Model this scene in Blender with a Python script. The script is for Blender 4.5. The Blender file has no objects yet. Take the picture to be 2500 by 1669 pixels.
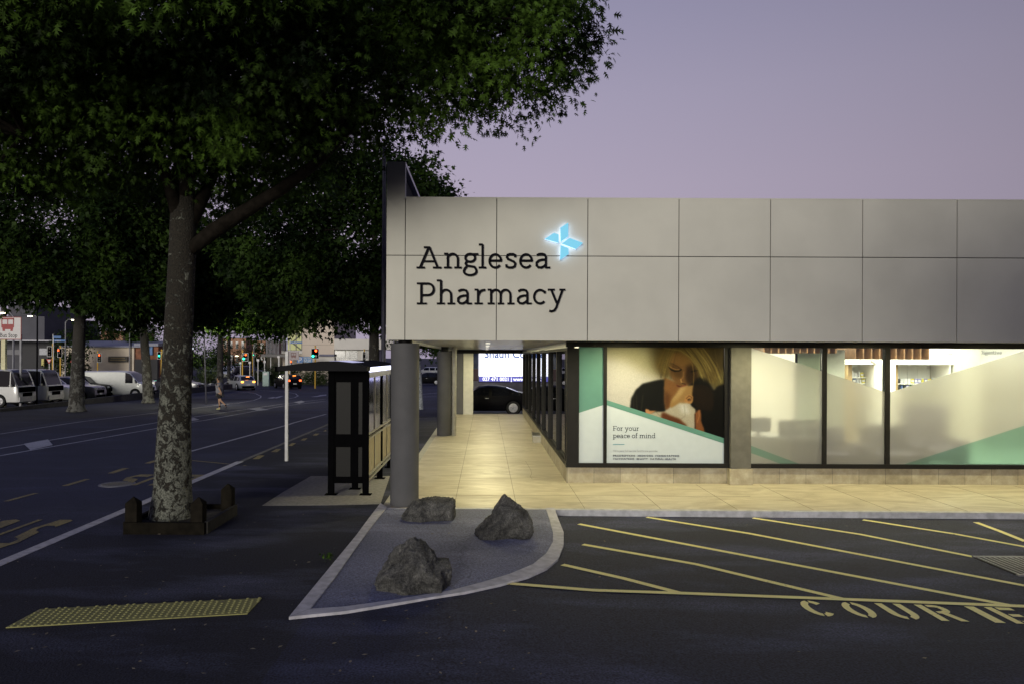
import bpy, bmesh, math, random
import numpy as np
from mathutils import Vector, Matrix
PI = math.pi
random.seed(7)
RNG = np.random.default_rng(11)
SC = bpy.context.scene
COL = SC.collection

# ------------------------------------------------------------------ camera, sky, sun, exposure
FPX, CXP, CYP, ROLL, CAMH = 1800.0, 1186.0, 871.0, 0.0045, 2.6
cd = bpy.data.cameras.new('camera'); cam = bpy.data.objects.new('camera', cd); COL.objects.link(cam)
cd.sensor_width = 36.0; cd.lens = FPX / 2500 * 36
cd.shift_x = (1250 - CXP) / 2500; cd.shift_y = (CYP - 834.5) / 2500
cd.clip_start = 0.1; cd.clip_end = 2500
cam.matrix_world = Matrix.Translation((0, 0, CAMH)) @ Matrix.Rotation(PI / 2, 4, 'X') @ Matrix.Rotation(ROLL, 4, 'Z')
SC.camera = cam

w = bpy.data.worlds.new('World'); SC.world = w; w.use_nodes = True
nt = w.node_tree; nt.nodes.clear()
out = nt.nodes.new('ShaderNodeOutputWorld'); bg = nt.nodes.new('ShaderNodeBackground')
geo = nt.nodes.new('ShaderNodeTexCoord'); sep = nt.nodes.new('ShaderNodeSeparateXYZ')
ramp = nt.nodes.new('ShaderNodeValToRGB')
sky = nt.nodes.new('ShaderNodeTexSky'); sky.sky_type = 'NISHITA'; sky.sun_disc = False
sky.sun_elevation = math.radians(3); sky.sun_rotation = math.radians(200)
skyb = nt.nodes.new('ShaderNodeVectorMath'); skyb.operation = 'SCALE'; skyb.inputs['Scale'].default_value = 0.004
addn = nt.nodes.new('ShaderNodeVectorMath'); addn.operation = 'ADD'
nt.links.new(geo.outputs['Generated'], sep.inputs[0])
nt.links.new(sep.outputs['Z'], ramp.inputs[0])
cr = ramp.color_ramp
cr.elements[0].position = 0.0; cr.elements[0].color = (0.36, 0.315, 0.42, 1)
cr.elements[1].position = 0.60; cr.elements[1].color = (0.055, 0.088, 0.30, 1)
for p, c in ((0.1, (0.425, 0.365, 0.475, 1)), (0.22, (0.415, 0.360, 0.475, 1)), (0.33, (0.370, 0.335, 0.460, 1)), (0.44, (0.30, 0.285, 0.42, 1))):
    e = cr.elements.new(p); e.color = c
nt.links.new(sky.outputs[0], skyb.inputs[0]); nt.links.new(skyb.outputs[0], addn.inputs[0])
glow = nt.nodes.new('ShaderNodeVectorMath'); glow.operation = 'DOT_PRODUCT'; glow.inputs[1].default_value = (-0.12, 0.977, 0.17)
nt.links.new(geo.outputs['Generated'], glow.inputs[0])
gr = nt.nodes.new('ShaderNodeMapRange'); gr.inputs[1].default_value = 0.55; gr.inputs[2].default_value = 0.99; gr.inputs[3].default_value = 0.52; gr.inputs[4].default_value = 1.0
nt.links.new(glow.outputs['Value'], gr.inputs[0])
gm = nt.nodes.new('ShaderNodeVectorMath'); gm.operation = 'SCALE'; nt.links.new(ramp.outputs[0], gm.inputs[0]); nt.links.new(gr.outputs[0], gm.inputs['Scale'])
nt.links.new(gm.outputs[0], addn.inputs[1]); nt.links.new(addn.outputs[0], bg.inputs[0])
bg.inputs[1].default_value = 1.0
nt.links.new(bg.outputs[0], out.inputs[0])

sd = bpy.data.lights.new('sun', 'SUN'); sun = bpy.data.objects.new('sun', sd); COL.objects.link(sun)
sd.energy = 2.1; sd.angle = math.radians(19); sd.color = (1.0, 0.95, 0.84)
sun.rotation_euler = Vector((-0.24, -0.93, 0.13)).to_track_quat('Z', 'Y').to_euler()
SC.view_settings.view_transform = 'Standard'; SC.view_settings.look = 'None'
SC.view_settings.exposure = 0.0; SC.view_settings.gamma = 1.0
SC.cycles.max_bounces = 7; SC.cycles.diffuse_bounces = 3; SC.cycles.glossy_bounces = 3
SC.cycles.transmission_bounces = 6; SC.cycles.transparent_max_bounces = 12
SC.cycles.caustics_reflective = False; SC.cycles.caustics_refractive = False
SC.cycles.sample_clamp_indirect = 4.0; SC.cycles.use_denoising = True

# ------------------------------------------------------------------ measuring: pixel of the 2500x1669 photo -> real place
def slope(y): return -0.02 * min(max(y - 30, 0), 35)
def kerb_y(x): return 12.62 - 0.013 * max(x + 1.0, 0)
def sstep(t): t = min(max(t, 0), 1); return t * t * (3 - 2 * t)
KX = -6.0
WALK_END = 34.0
def H(x, y):
    if x < KX: return -0.10 + slope(y)
    if y < kerb_y(x): return -0.10 * sstep((x + 0.8) / 2.4)
    if y > WALK_END or x < -1.75 and y > 30: return -0.10 + slope(y)
    return 0.0
def unroll(px, py):
    u, v = px - CXP, py - CYP
    return u + ROLL * v, v - ROLL * u
def P(px, py, Y):
    u, v = unroll(px, py)
    return Vector((u / FPX * Y, Y, CAMH - v / FPX * Y))
def GP(px, py, z=None, dz=0.0):
    u, v = unroll(px, py)
    h = 0.0 if z is None else z
    for _ in range(12):
        Y = (CAMH - h) * FPX / max(v, 2.0); X = u / FPX * Y
        if z is None: h = 0.5 * h + 0.5 * H(X, Y)
    if z is None: h = H(X, Y)
    return Vector((X, Y, h + dz))
def lin(c):
    return tuple(((x / 12.92) if x <= 0.04045 else ((x + 0.055) / 1.055) ** 2.4) for x in c[:3])

# ------------------------------------------------------------------ materials
MATS = {}
def N(t, k): return t.nodes.new(k)
def mat(name, col, rough=0.6, metal=0.0, var=0.12, scale=6.0, bump=0.0, bscale=40.0, emit=None, estr=1.0, col2=None, spec=0.5, coat=0.0):
    if name in MATS: return MATS[name]
    m = bpy.data.materials.new(name); m.use_nodes = True; t = m.node_tree
    b = t.nodes['Principled BSDF']
    b.inputs['Roughness'].default_value = rough; b.inputs['Metallic'].default_value = metal
    b.inputs['Specular IOR Level'].default_value = spec
    b.inputs['Coat Weight'].default_value = coat
    tc = N(t, 'ShaderNodeTexCoord'); no = N(t, 'ShaderNodeTexNoise')
    no.inputs['Scale'].default_value = scale; no.inputs['Detail'].default_value = 6
    t.links.new(tc.outputs['Object'], no.inputs['Vector'])
    rp = N(t, 'ShaderNodeValToRGB'); t.links.new(no.outputs[0], rp.inputs[0])
    c2 = col2 if col2 else tuple(min(1, c * (1 + var)) for c in col)
    c1 = col if col2 else tuple(c * (1 - var) for c in col)
    rp.color_ramp.elements[0].position = 0.35; rp.color_ramp.elements[0].color = (*c1, 1)
    rp.color_ramp.elements[1].position = 0.65; rp.color_ramp.elements[1].color = (*c2, 1)
    t.links.new(rp.outputs[0], b.inputs['Base Color'])
    if bump:
        n2 = N(t, 'ShaderNodeTexNoise'); n2.inputs['Scale'].default_value = bscale; n2.inputs['Detail'].default_value = 5
        t.links.new(tc.outputs['Object'], n2.inputs['Vector'])
        bp = N(t, 'ShaderNodeBump'); bp.inputs['Strength'].default_value = bump; bp.inputs['Distance'].default_value = 0.02
        t.links.new(n2.outputs[0], bp.inputs['Height']); t.links.new(bp.outputs[0], b.inputs['Normal'])
    if emit:
        b.inputs['Emission Color'].default_value = (*emit, 1); b.inputs['Emission Strength'].default_value = estr
    MATS[name] = m; return m

def asphalt(name, base, speck=0.5, stain=0.5, tint=(1, 1, 1), rough=0.85):
    m = bpy.data.materials.new(name); m.use_nodes = True; t = m.node_tree; b = t.nodes['Principled BSDF']
    tc = N(t, 'ShaderNodeTexCoord')
    n1 = N(t, 'ShaderNodeTexNoise'); n1.inputs['Scale'].default_value = 0.7; n1.inputs['Detail'].default_value = 7; n1.inputs['Roughness'].default_value = 0.6
    mp = N(t, 'ShaderNodeMapping'); mp.inputs['Scale'].default_value = (0.55, 1.6, 1); mp.inputs['Rotation'].default_value = (0, 0, 0.35)
    t.links.new(tc.outputs['Object'], mp.inputs[0]); t.links.new(mp.outputs[0], n1.inputs['Vector'])
    n2 = N(t, 'ShaderNodeTexNoise'); n2.inputs['Scale'].default_value = 48; n2.inputs['Detail'].default_value = 4
    t.links.new(tc.outputs['Object'], n2.inputs['Vector'])
    vo = N(t, 'ShaderNodeTexVoronoi'); vo.inputs['Scale'].default_value = 1.6; vo.inputs['Randomness'].default_value = 1
    t.links.new(tc.outputs['Object'], vo.inputs['Vector'])
    r1 = N(t, 'ShaderNodeMapRange'); r1.inputs[1].default_value = 0.50; r1.inputs[2].default_value = 0.74; r1.inputs[3].default_value = 1 - 0.12 * stain; r1.inputs[4].default_value = 1 + 2.0 * stain
    r2 = N(t, 'ShaderNodeMapRange'); r2.inputs[1].default_value = 0.3; r2.inputs[2].default_value = 0.7; r2.inputs[3].default_value = 1 - speck; r2.inputs[4].default_value = 1 + speck
    r3 = N(t, 'ShaderNodeMapRange'); r3.inputs[1].default_value = 0.0; r3.inputs[2].default_value = 0.022; r3.inputs[3].default_value = 5.0; r3.inputs[4].default_value = 1.0
    t.links.new(n1.outputs[0], r1.inputs[0]); t.links.new(n2.outputs[0], r2.inputs[0]); t.links.new(vo.outputs['Distance'], r3.inputs[0])
    a = N(t, 'ShaderNodeMath'); a.operation = 'MULTIPLY'; t.links.new(r1.outputs[0], a.inputs[0]); t.links.new(r2.outputs[0], a.inputs[1])
    a2 = N(t, 'ShaderNodeMath'); a2.operation = 'MULTIPLY'; t.links.new(a.outputs[0], a2.inputs[0]); t.links.new(r3.outputs[0], a2.inputs[1])
    v = N(t, 'ShaderNodeVectorMath'); v.operation = 'SCALE'; v.inputs[0].default_value = tuple(base * k for k in tint)
    t.links.new(a2.outputs[0], v.inputs['Scale']); t.links.new(v.outputs[0], b.inputs['Base Color'])
    # hairline cracks and tar seams: edges of large distorted cells
    nd = N(t, 'ShaderNodeTexNoise'); nd.inputs['Scale'].default_value = 2.2; nd.inputs['Detail'].default_value = 5; t.links.new(tc.outputs['Object'], nd.inputs['Vector'])
    vs = N(t, 'ShaderNodeVectorMath'); vs.operation = 'SCALE'; vs.inputs['Scale'].default_value = 0.55; t.links.new(nd.outputs['Color'], vs.inputs[0])
    va = N(t, 'ShaderNodeVectorMath'); va.operation = 'ADD'; t.links.new(tc.outputs['Object'], va.inputs[0]); t.links.new(vs.outputs[0], va.inputs[1])
    vc = N(t, 'ShaderNodeTexVoronoi'); vc.feature = 'DISTANCE_TO_EDGE'; vc.inputs['Scale'].default_value = 0.28; t.links.new(va.outputs[0], vc.inputs['Vector'])
    rc = N(t, 'ShaderNodeMapRange'); rc.inputs[1].default_value = 0.0; rc.inputs[2].default_value = 0.0045; rc.inputs[3].default_value = 0.66; rc.inputs[4].default_value = 1.0; t.links.new(vc.outputs['Distance'], rc.inputs[0])
    n5 = N(t, 'ShaderNodeTexNoise'); n5.inputs['Scale'].default_value = 0.22; n5.inputs['Detail'].default_value = 3; t.links.new(tc.outputs['Object'], n5.inputs['Vector'])
    r5 = N(t, 'ShaderNodeMapRange'); r5.inputs[1].default_value = 0.35; r5.inputs[2].default_value = 0.65; r5.inputs[3].default_value = 0.78; r5.inputs[4].default_value = 1.25; t.links.new(n5.outputs[0], r5.inputs[0])
    a3 = N(t, 'ShaderNodeMath'); a3.operation = 'MULTIPLY'; t.links.new(a2.outputs[0], a3.inputs[0]); t.links.new(rc.outputs[0], a3.inputs[1])
    a4 = N(t, 'ShaderNodeMath'); a4.operation = 'MULTIPLY'; t.links.new(a3.outputs[0], a4.inputs[0]); t.links.new(r5.outputs[0], a4.inputs[1])
    t.links.new(a4.outputs[0], v.inputs['Scale'])
    bp = N(t, 'ShaderNodeBump'); bp.inputs['Strength'].default_value = 0.8; bp.inputs['Distance'].default_value = 0.012
    t.links.new(n2.outputs[0], bp.inputs['Height']); t.links.new(bp.outputs[0], b.inputs['Normal'])
    b.inputs['Roughness'].default_value = rough; b.inputs['Specular IOR Level'].default_value = 0.3
    return m

def worn_paint(name, col, under=(0.03, 0.03, 0.035), wear=0.42):
    m = bpy.data.materials.new(name); m.use_nodes = True; t = m.node_tree; b = t.nodes['Principled BSDF']
    tc = N(t, 'ShaderNodeTexCoord'); n = N(t, 'ShaderNodeTexNoise'); n.inputs['Scale'].default_value = 30; n.inputs['Detail'].default_value = 8; n.inputs['Roughness'].default_value = 0.7
    t.links.new(tc.outputs['Object'], n.inputs['Vector'])
    n3 = N(t, 'ShaderNodeTexNoise'); n3.inputs['Scale'].default_value = 1.5; n3.inputs['Detail'].default_value = 4
    t.links.new(tc.outputs['Object'], n3.inputs['Vector'])
    ad = N(t, 'ShaderNodeMath'); ad.operation = 'MULTIPLY_ADD'; ad.inputs[1].default_value = 0.45; t.links.new(n3.outputs[0], ad.inputs[0]); t.links.new(n.outputs[0], ad.inputs[2])
    r = N(t, 'ShaderNodeValToRGB'); r.color_ramp.elements[0].position = wear + 0.14; r.color_ramp.elements[1].position = wear + 0.30
    r.color_ramp.elements[0].color = (*[0.35 * a + 0.65 * c for a, c in zip(col, under)], 1); r.color_ramp.elements[1].color = (*col, 1)
    t.links.new(ad.outputs[0], r.inputs[0]); t.links.new(r.outputs[0], b.inputs['Base Color'])
    b.inputs['Roughness'].default_value = 0.7
    return m

def bark(name, dark, lichen, amount=0.5, scale=5.0):
    m = bpy.data.materials.new(name); m.use_nodes = True; t = m.node_tree; b = t.nodes['Principled BSDF']
    tc = N(t, 'ShaderNodeTexCoord')
    n = N(t, 'ShaderNodeTexNoise'); n.inputs['Scale'].default_value = scale; n.inputs['Detail'].default_value = 10; n.inputs['Roughness'].default_value = 0.72; n.inputs['Distortion'].default_value = 0.8
    mp = N(t, 'ShaderNodeMapping'); mp.inputs['Scale'].default_value = (1.0, 1.0, 0.85)
    t.links.new(tc.outputs['Object'], mp.inputs[0]); t.links.new(mp.outputs[0], n.inputs['Vector'])
    sp = N(t, 'ShaderNodeSeparateXYZ'); t.links.new(tc.outputs['Object'], sp.inputs[0])
    r0 = N(t, 'ShaderNodeMapRange'); r0.inputs[1].default_value = 0.2; r0.inputs[2].default_value = 4.0; r0.inputs[3].default_value = 0.05; r0.inputs[4].default_value = -0.10
    t.links.new(sp.outputs['Z'], r0.inputs[0])
    ad = N(t, 'ShaderNodeMath'); ad.operation = 'ADD'; t.links.new(n.outputs[0], ad.inputs[0]); t.links.new(r0.outputs[0], ad.inputs[1])
    r = N(t, 'ShaderNodeValToRGB'); r.color_ramp.elements[0].position = 1.0 - amount - 0.005; r.color_ramp.elements[1].position = 1.0 - amount + 0.025
    t.links.new(ad.outputs[0], r.inputs[0])
    n2 = N(t, 'ShaderNodeTexNoise'); n2.inputs['Scale'].default_value = 45; n2.inputs['Detail'].default_value = 6
    t.links.new(tc.outputs['Object'], n2.inputs['Vector'])
    r2 = N(t, 'ShaderNodeMapRange'); r2.inputs[1].default_value = 0.3; r2.inputs[2].default_value = 0.7; r2.inputs[3].default_value = 0.30; r2.inputs[4].default_value = 1.7
    t.links.new(n2.outputs[0], r2.inputs[0])
    mx = N(t, 'ShaderNodeMix'); mx.data_type = 'RGBA'; mx.inputs[6].default_value = (*dark, 1); mx.inputs[7].default_value = (*lichen, 1)
    t.links.new(r.outputs[0], mx.inputs[0])
    v = N(t, 'ShaderNodeVectorMath'); v.operation = 'SCALE'; t.links.new(mx.outputs[2], v.inputs[0]); t.links.new(r2.outputs[0], v.inputs['Scale'])
    t.links.new(v.outputs[0], b.inputs['Base Color'])
    bp = N(t, 'ShaderNodeBump'); bp.inputs['Strength'].default_value = 0.9; bp.inputs['Distance'].default_value = 0.03
    a3 = N(t, 'ShaderNodeMath'); a3.operation = 'ADD'; t.links.new(r.outputs[0], a3.inputs[0]); t.links.new(n2.outputs[0], a3.inputs[1])
    t.links.new(a3.outputs[0], bp.inputs['Height']); t.links.new(bp.outputs[0], b.inputs['Normal'])
    b.inputs['Roughness'].default_value = 0.95
    return m

def leafmat(name, c1, c2, trans=0.3):
    m = bpy.data.materials.new(name); m.use_nodes = True; t = m.node_tree; b = t.nodes['Principled BSDF']; o = t.nodes['Material Output']
    tc = N(t, 'ShaderNodeTexCoord'); n = N(t, 'ShaderNodeTexNoise'); n.inputs['Scale'].default_value = 0.62; n.inputs['Detail'].default_value = 9; n.inputs['Roughness'].default_value = 0.66
    t.links.new(tc.outputs['Object'], n.inputs['Vector'])
    r = N(t, 'ShaderNodeValToRGB'); r.color_ramp.elements[0].position = 0.42; r.color_ramp.elements[0].color = (*c1, 1); r.color_ramp.elements[1].position = 0.64; r.color_ramp.elements[1].color = (*c2, 1)
    t.links.new(n.outputs[0], r.inputs[0]); t.links.new(r.outputs[0], b.inputs['Base Color']); b.inputs['Roughness'].default_value = 0.6; b.inputs['Specular IOR Level'].default_value = 0.12
    tr = N(t, 'ShaderNodeBsdfTranslucent'); t.links.new(r.outputs[0], tr.inputs[0])
    mx = N(t, 'ShaderNodeMixShader'); mx.inputs[0].default_value = trans
    t.links.new(b.outputs[0], mx.inputs[1]); t.links.new(tr.outputs[0], mx.inputs[2]); t.links.new(mx.outputs[0], o.inputs[0])
    return m

def glassmat(name, tint=(0.9, 0.95, 0.93), refl=1.0, rough=0.0):
    m = bpy.data.materials.new(name); m.use_nodes = True; t = m.node_tree; t.nodes.remove(t.nodes['Principled BSDF']); o = t.nodes['Material Output']
    tr = N(t, 'ShaderNodeBsdfTransparent'); tr.inputs[0].default_value = (*tint, 1)
    gl = N(t, 'ShaderNodeBsdfGlossy'); gl.inputs['Roughness'].default_value = rough; gl.inputs[0].default_value = (0.95, 0.95, 1, 1)
    fr = N(t, 'ShaderNodeFresnel'); fr.inputs[0].default_value = 1.5
    mu = N(t, 'ShaderNodeMath'); mu.operation = 'MULTIPLY'; mu.inputs[1].default_value = refl; mu.use_clamp = True; t.links.new(fr.outputs[0], mu.inputs[0])
    mx = N(t, 'ShaderNodeMixShader'); t.links.new(mu.outputs[0], mx.inputs[0]); t.links.new(tr.outputs[0], mx.inputs[1]); t.links.new(gl.outputs[0], mx.inputs[2])
    t.links.new(mx.outputs[0], o.inputs[0]); MATS[name] = m
    return m

def frostmat(name, tint, rough=0.20, mixd=0.2):
    m = bpy.data.materials.new(name); m.use_nodes = True; t = m.node_tree; t.nodes.remove(t.nodes['Principled BSDF']); o = t.nodes['Material Output']
    g = N(t, 'ShaderNodeBsdfGlass'); g.inputs['Roughness'].default_value = rough; g.inputs[0].default_value = (*tint, 1); g.inputs['IOR'].default_value = 1.45
    tr = N(t, 'ShaderNodeBsdfTranslucent'); tr.inputs[0].default_value = (*tint, 1)
    mx = N(t, 'ShaderNodeMixShader'); mx.inputs[0].default_value = mixd
    t.links.new(g.outputs[0], mx.inputs[1]); t.links.new(tr.outputs[0], mx.inputs[2])
    d = N(t, 'ShaderNodeBsdfDiffuse'); d.inputs[0].default_value = (*tint, 1)
    m2 = N(t, 'ShaderNodeMixShader'); m2.inputs[0].default_value = 0.12
    t.links.new(mx.outputs[0], m2.inputs[1]); t.links.new(d.outputs[0], m2.inputs[2]); t.links.new(m2.outputs[0], o.inputs[0])
    return m

def emat(name, col, s):
    if name in MATS: return MATS[name]
    m = bpy.data.materials.new(name); m.use_nodes = True; t = m.node_tree; t.nodes.remove(t.nodes['Principled BSDF'])
    e = N(t, 'ShaderNodeEmission'); e.inputs[0].default_value = (*col, 1); e.inputs[1].default_value = s
    t.links.new(e.outputs[0], t.nodes['Material Output'].inputs[0]); MATS[name] = m
    return m

# ------------------------------------------------------------------ object helpers
def tag(o, label=None, cat=None, group=None, kind=None):
    if label: o['label'] = label
    if cat: o['category'] = cat
    if group: o['group'] = group
    if kind: o['kind'] = kind
    return o
def wloc(o):
    v = Vector((0, 0, 0))
    while o is not None: v += o.location; o = o.parent
    return v
def thing(name, label, cat, loc=(0, 0, 0), group=None):
    o = bpy.data.objects.new(name, None); COL.objects.link(o); o.location = loc; o.empty_display_size = 0.2
    return tag(o, label, cat, group)
class MB:
    def __init__(s): s.v = []; s.f = []; s.m = []; s.cur = 0
    def add(s, vs, fs):
        b = len(s.v); s.v += [tuple(v) for v in vs]
        for f in fs: s.f.append([i + b for i in f]); s.m.append(s.cur)
        return s
    def box(s, x0, x1, y0, y1, z0, z1):
        return s.add([(x0, y0, z0), (x1, y0, z0), (x1, y1, z0), (x0, y1, z0), (x0, y0, z1), (x1, y0, z1), (x1, y1, z1), (x0, y1, z1)],
                     [(0, 3, 2, 1), (4, 5, 6, 7), (0, 1, 5, 4), (1, 2, 6, 5), (2, 3, 7, 6), (3, 0, 4, 7)])
    def tube(s, pts, rs, n=10, caps=True):
        pts = [Vector(p) for p in pts]
        if not hasattr(rs, '__len__'): rs = [rs] * len(pts)
        rings = []; up = None
        for i, p in enumerate(pts):
            d = (pts[min(i + 1, len(pts) - 1)] - pts[max(i - 1, 0)]).normalized()
            if up is None: up = Vector((1, 0, 0)) if abs(d.x) < 0.8 else Vector((0, 1, 0))
            a = (up - d * up.dot(d)).normalized(); b = d.cross(a); up = a
            rings.append([p + (a * math.cos(2 * PI * k / n) + b * math.sin(2 * PI * k / n)) * rs[i] for k in range(n)])
        vs = [v for r in rings for v in r]; fs = []
        for i in range(len(pts) - 1):
            for k in range(n):
                fs.append((i * n + k, i * n + (k + 1) % n, (i + 1) * n + (k + 1) % n, (i + 1) * n + k))
        if caps: fs.append(tuple(range(n - 1, -1, -1))); fs.append(tuple((len(pts) - 1) * n + k for k in range(n)))
        return s.add(vs, fs)
    def prism(s, poly, ax, a0, a1):
        # poly: 2D points; ax: extrusion axis ('x': poly=(y,z); 'y': poly=(x,z); 'z': poly=(x,y))
        f = {'x': lambda p, a: (a, p[0], p[1]), 'y': lambda p, a: (p[0], a, p[1]), 'z': lambda p, a: (p[0], p[1], a)}[ax]
        n = len(poly); vs = [f(p, a0) for p in poly] + [f(p, a1) for p in poly]
        fs = [tuple(range(n)), tuple(range(2 * n - 1, n - 1, -1))] + [(i, (i + 1) % n, n + (i + 1) % n, n + i) for i in range(n)]
        return s.add(vs, fs)
    def ribbon(s, line, wd, y, dep, ox=0, oz=0, sc=1, closed=False):
        # stroke of width wd (units) in the x/z plane, front face at depth y, thickness dep
        pts = [Vector((p[0], p[1])) for p in line]; n = len(pts); L = []; R = []
        for i in range(n):
            if closed: d1 = (pts[i] - pts[i - 1]).normalized(); d2 = (pts[(i + 1) % n] - pts[i]).normalized()
            else:
                d1 = (pts[i] - pts[i - 1]).normalized() if i else (pts[1] - pts[0]).normalized()
                d2 = (pts[i + 1] - pts[i]).normalized() if i < n - 1 else d1
            d = (d1 + d2).normalized() if (d1 + d2).length > 1e-6 else d1
            nn = Vector((-d.y, d.x)); k = wd / 2 / max(0.45, abs(nn.dot(Vector((-d1.y, d1.x)))))
            L.append(pts[i] + nn * k); R.append(pts[i] - nn * k)
        vs = []
        for a in (0, 1):
            for q in (L, R):
                vs += [(ox + p.x * sc, y + a * dep, oz + p.y * sc) for p in q]
        fs = []; m = n if closed else n - 1
        for i in range(m):
            j = (i + 1) % n
            fs += [(i, j, n + j, n + i), (2 * n + i, 3 * n + i, 3 * n + j, 2 * n + j), (i, 2 * n + i, 2 * n + j, j), (n + i, n + j, 3 * n + j, 3 * n + i)]
        if not closed: fs += [(0, n, 3 * n, 2 * n), (n - 1, 3 * n - 1, 4 * n - 1, 2 * n - 1)]
        return s.add(vs, fs)
    def xf(s, M, start=0):
        for i in range(start, len(s.v)): s.v[i] = tuple(M @ Vector(s.v[i]))
        return s
    def build(s, name, mats, parent=None, smooth=False, bevel=0, fix=True, sub=0):
        me = bpy.data.meshes.new(name); off = wloc(parent) if parent else Vector((0, 0, 0))
        used = sorted({i for f in s.f for i in f}); ix = {u_: k_ for k_, u_ in enumerate(used)}
        me.from_pydata([(s.v[i][0] - off.x, s.v[i][1] - off.y, s.v[i][2] - off.z) for i in used], [], [[ix[i] for i in f] for f in s.f])
        if not isinstance(mats, (list, tuple)): mats = [mats]
        for m in mats: me.materials.append(m)
        if len(mats) > 1:
            for p, k in zip(me.polygons, s.m): p.material_index = k
        if fix:
            bm = bmesh.new(); bm.from_mesh(me); bmesh.ops.recalc_face_normals(bm, faces=bm.faces)
            if bevel:
                bmesh.ops.remove_doubles(bm, verts=bm.verts, dist=1e-5)
                es = [e for e in bm.edges if len(e.link_faces) == 2 and e.calc_face_angle(0) > 0.5]
                bmesh.ops.bevel(bm, geom=es, offset=bevel, segments=2, affect='EDGES', clamp_overlap=True)
            bm.to_mesh(me); bm.free()
        if smooth:
            for p in me.polygons: p.use_smooth = True
            if smooth != 'all': me.set_sharp_from_angle(angle=math.radians(38))
        o = bpy.data.objects.new(name, me); COL.objects.link(o)
        if parent: o.parent = parent
        return o
def struct(o, label=None): o['kind'] = 'structure'; return o
def dup(root, loc=None, rz=None, label=None, group=None, mats=None):
    m = {}
    def cp(o, par):
        c = o.copy(); COL.objects.link(c); c.parent = par; m[o] = c
        for ch in o.children: cp(ch, c)
        return c
    r = cp(root, None)
    if loc is not None: r.location = loc
    if rz is not None: r.rotation_euler = (0, 0, rz)
    if label: r['label'] = label
    if group: r['group'] = group
    return r
def text_obj(name, s, size, mt, parent, loc, rot=(PI / 2, 0, 0), ext=0.003, align='LEFT', sx=1.0, bold=0.0):
    cu = bpy.data.curves.new(name, 'FONT'); cu.body = s; cu.size = size; cu.extrude = ext; cu.align_x = align; cu.resolution_u = 3; cu.offset = bold
    o = bpy.data.objects.new('tmp', cu); COL.objects.link(o); bpy.context.view_layer.update()
    me = bpy.data.meshes.new_from_object(o.evaluated_get(bpy.context.evaluated_depsgraph_get()))
    bpy.data.objects.remove(o)
    M = Matrix.Rotation(rot[2], 4, 'Z') @ Matrix.Rotation(rot[0], 4, 'X') @ Matrix.Diagonal((sx, 1, 1, 1))
    me.transform(M); me.materials.clear(); me.materials.append(mt); me.name = name
    t = bpy.data.objects.new(name, me); COL.objects.link(t)
    off = wloc(parent) if parent else Vector((0, 0, 0)); t.location = Vector(loc) - off
    if parent: t.parent = parent
    return t

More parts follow.
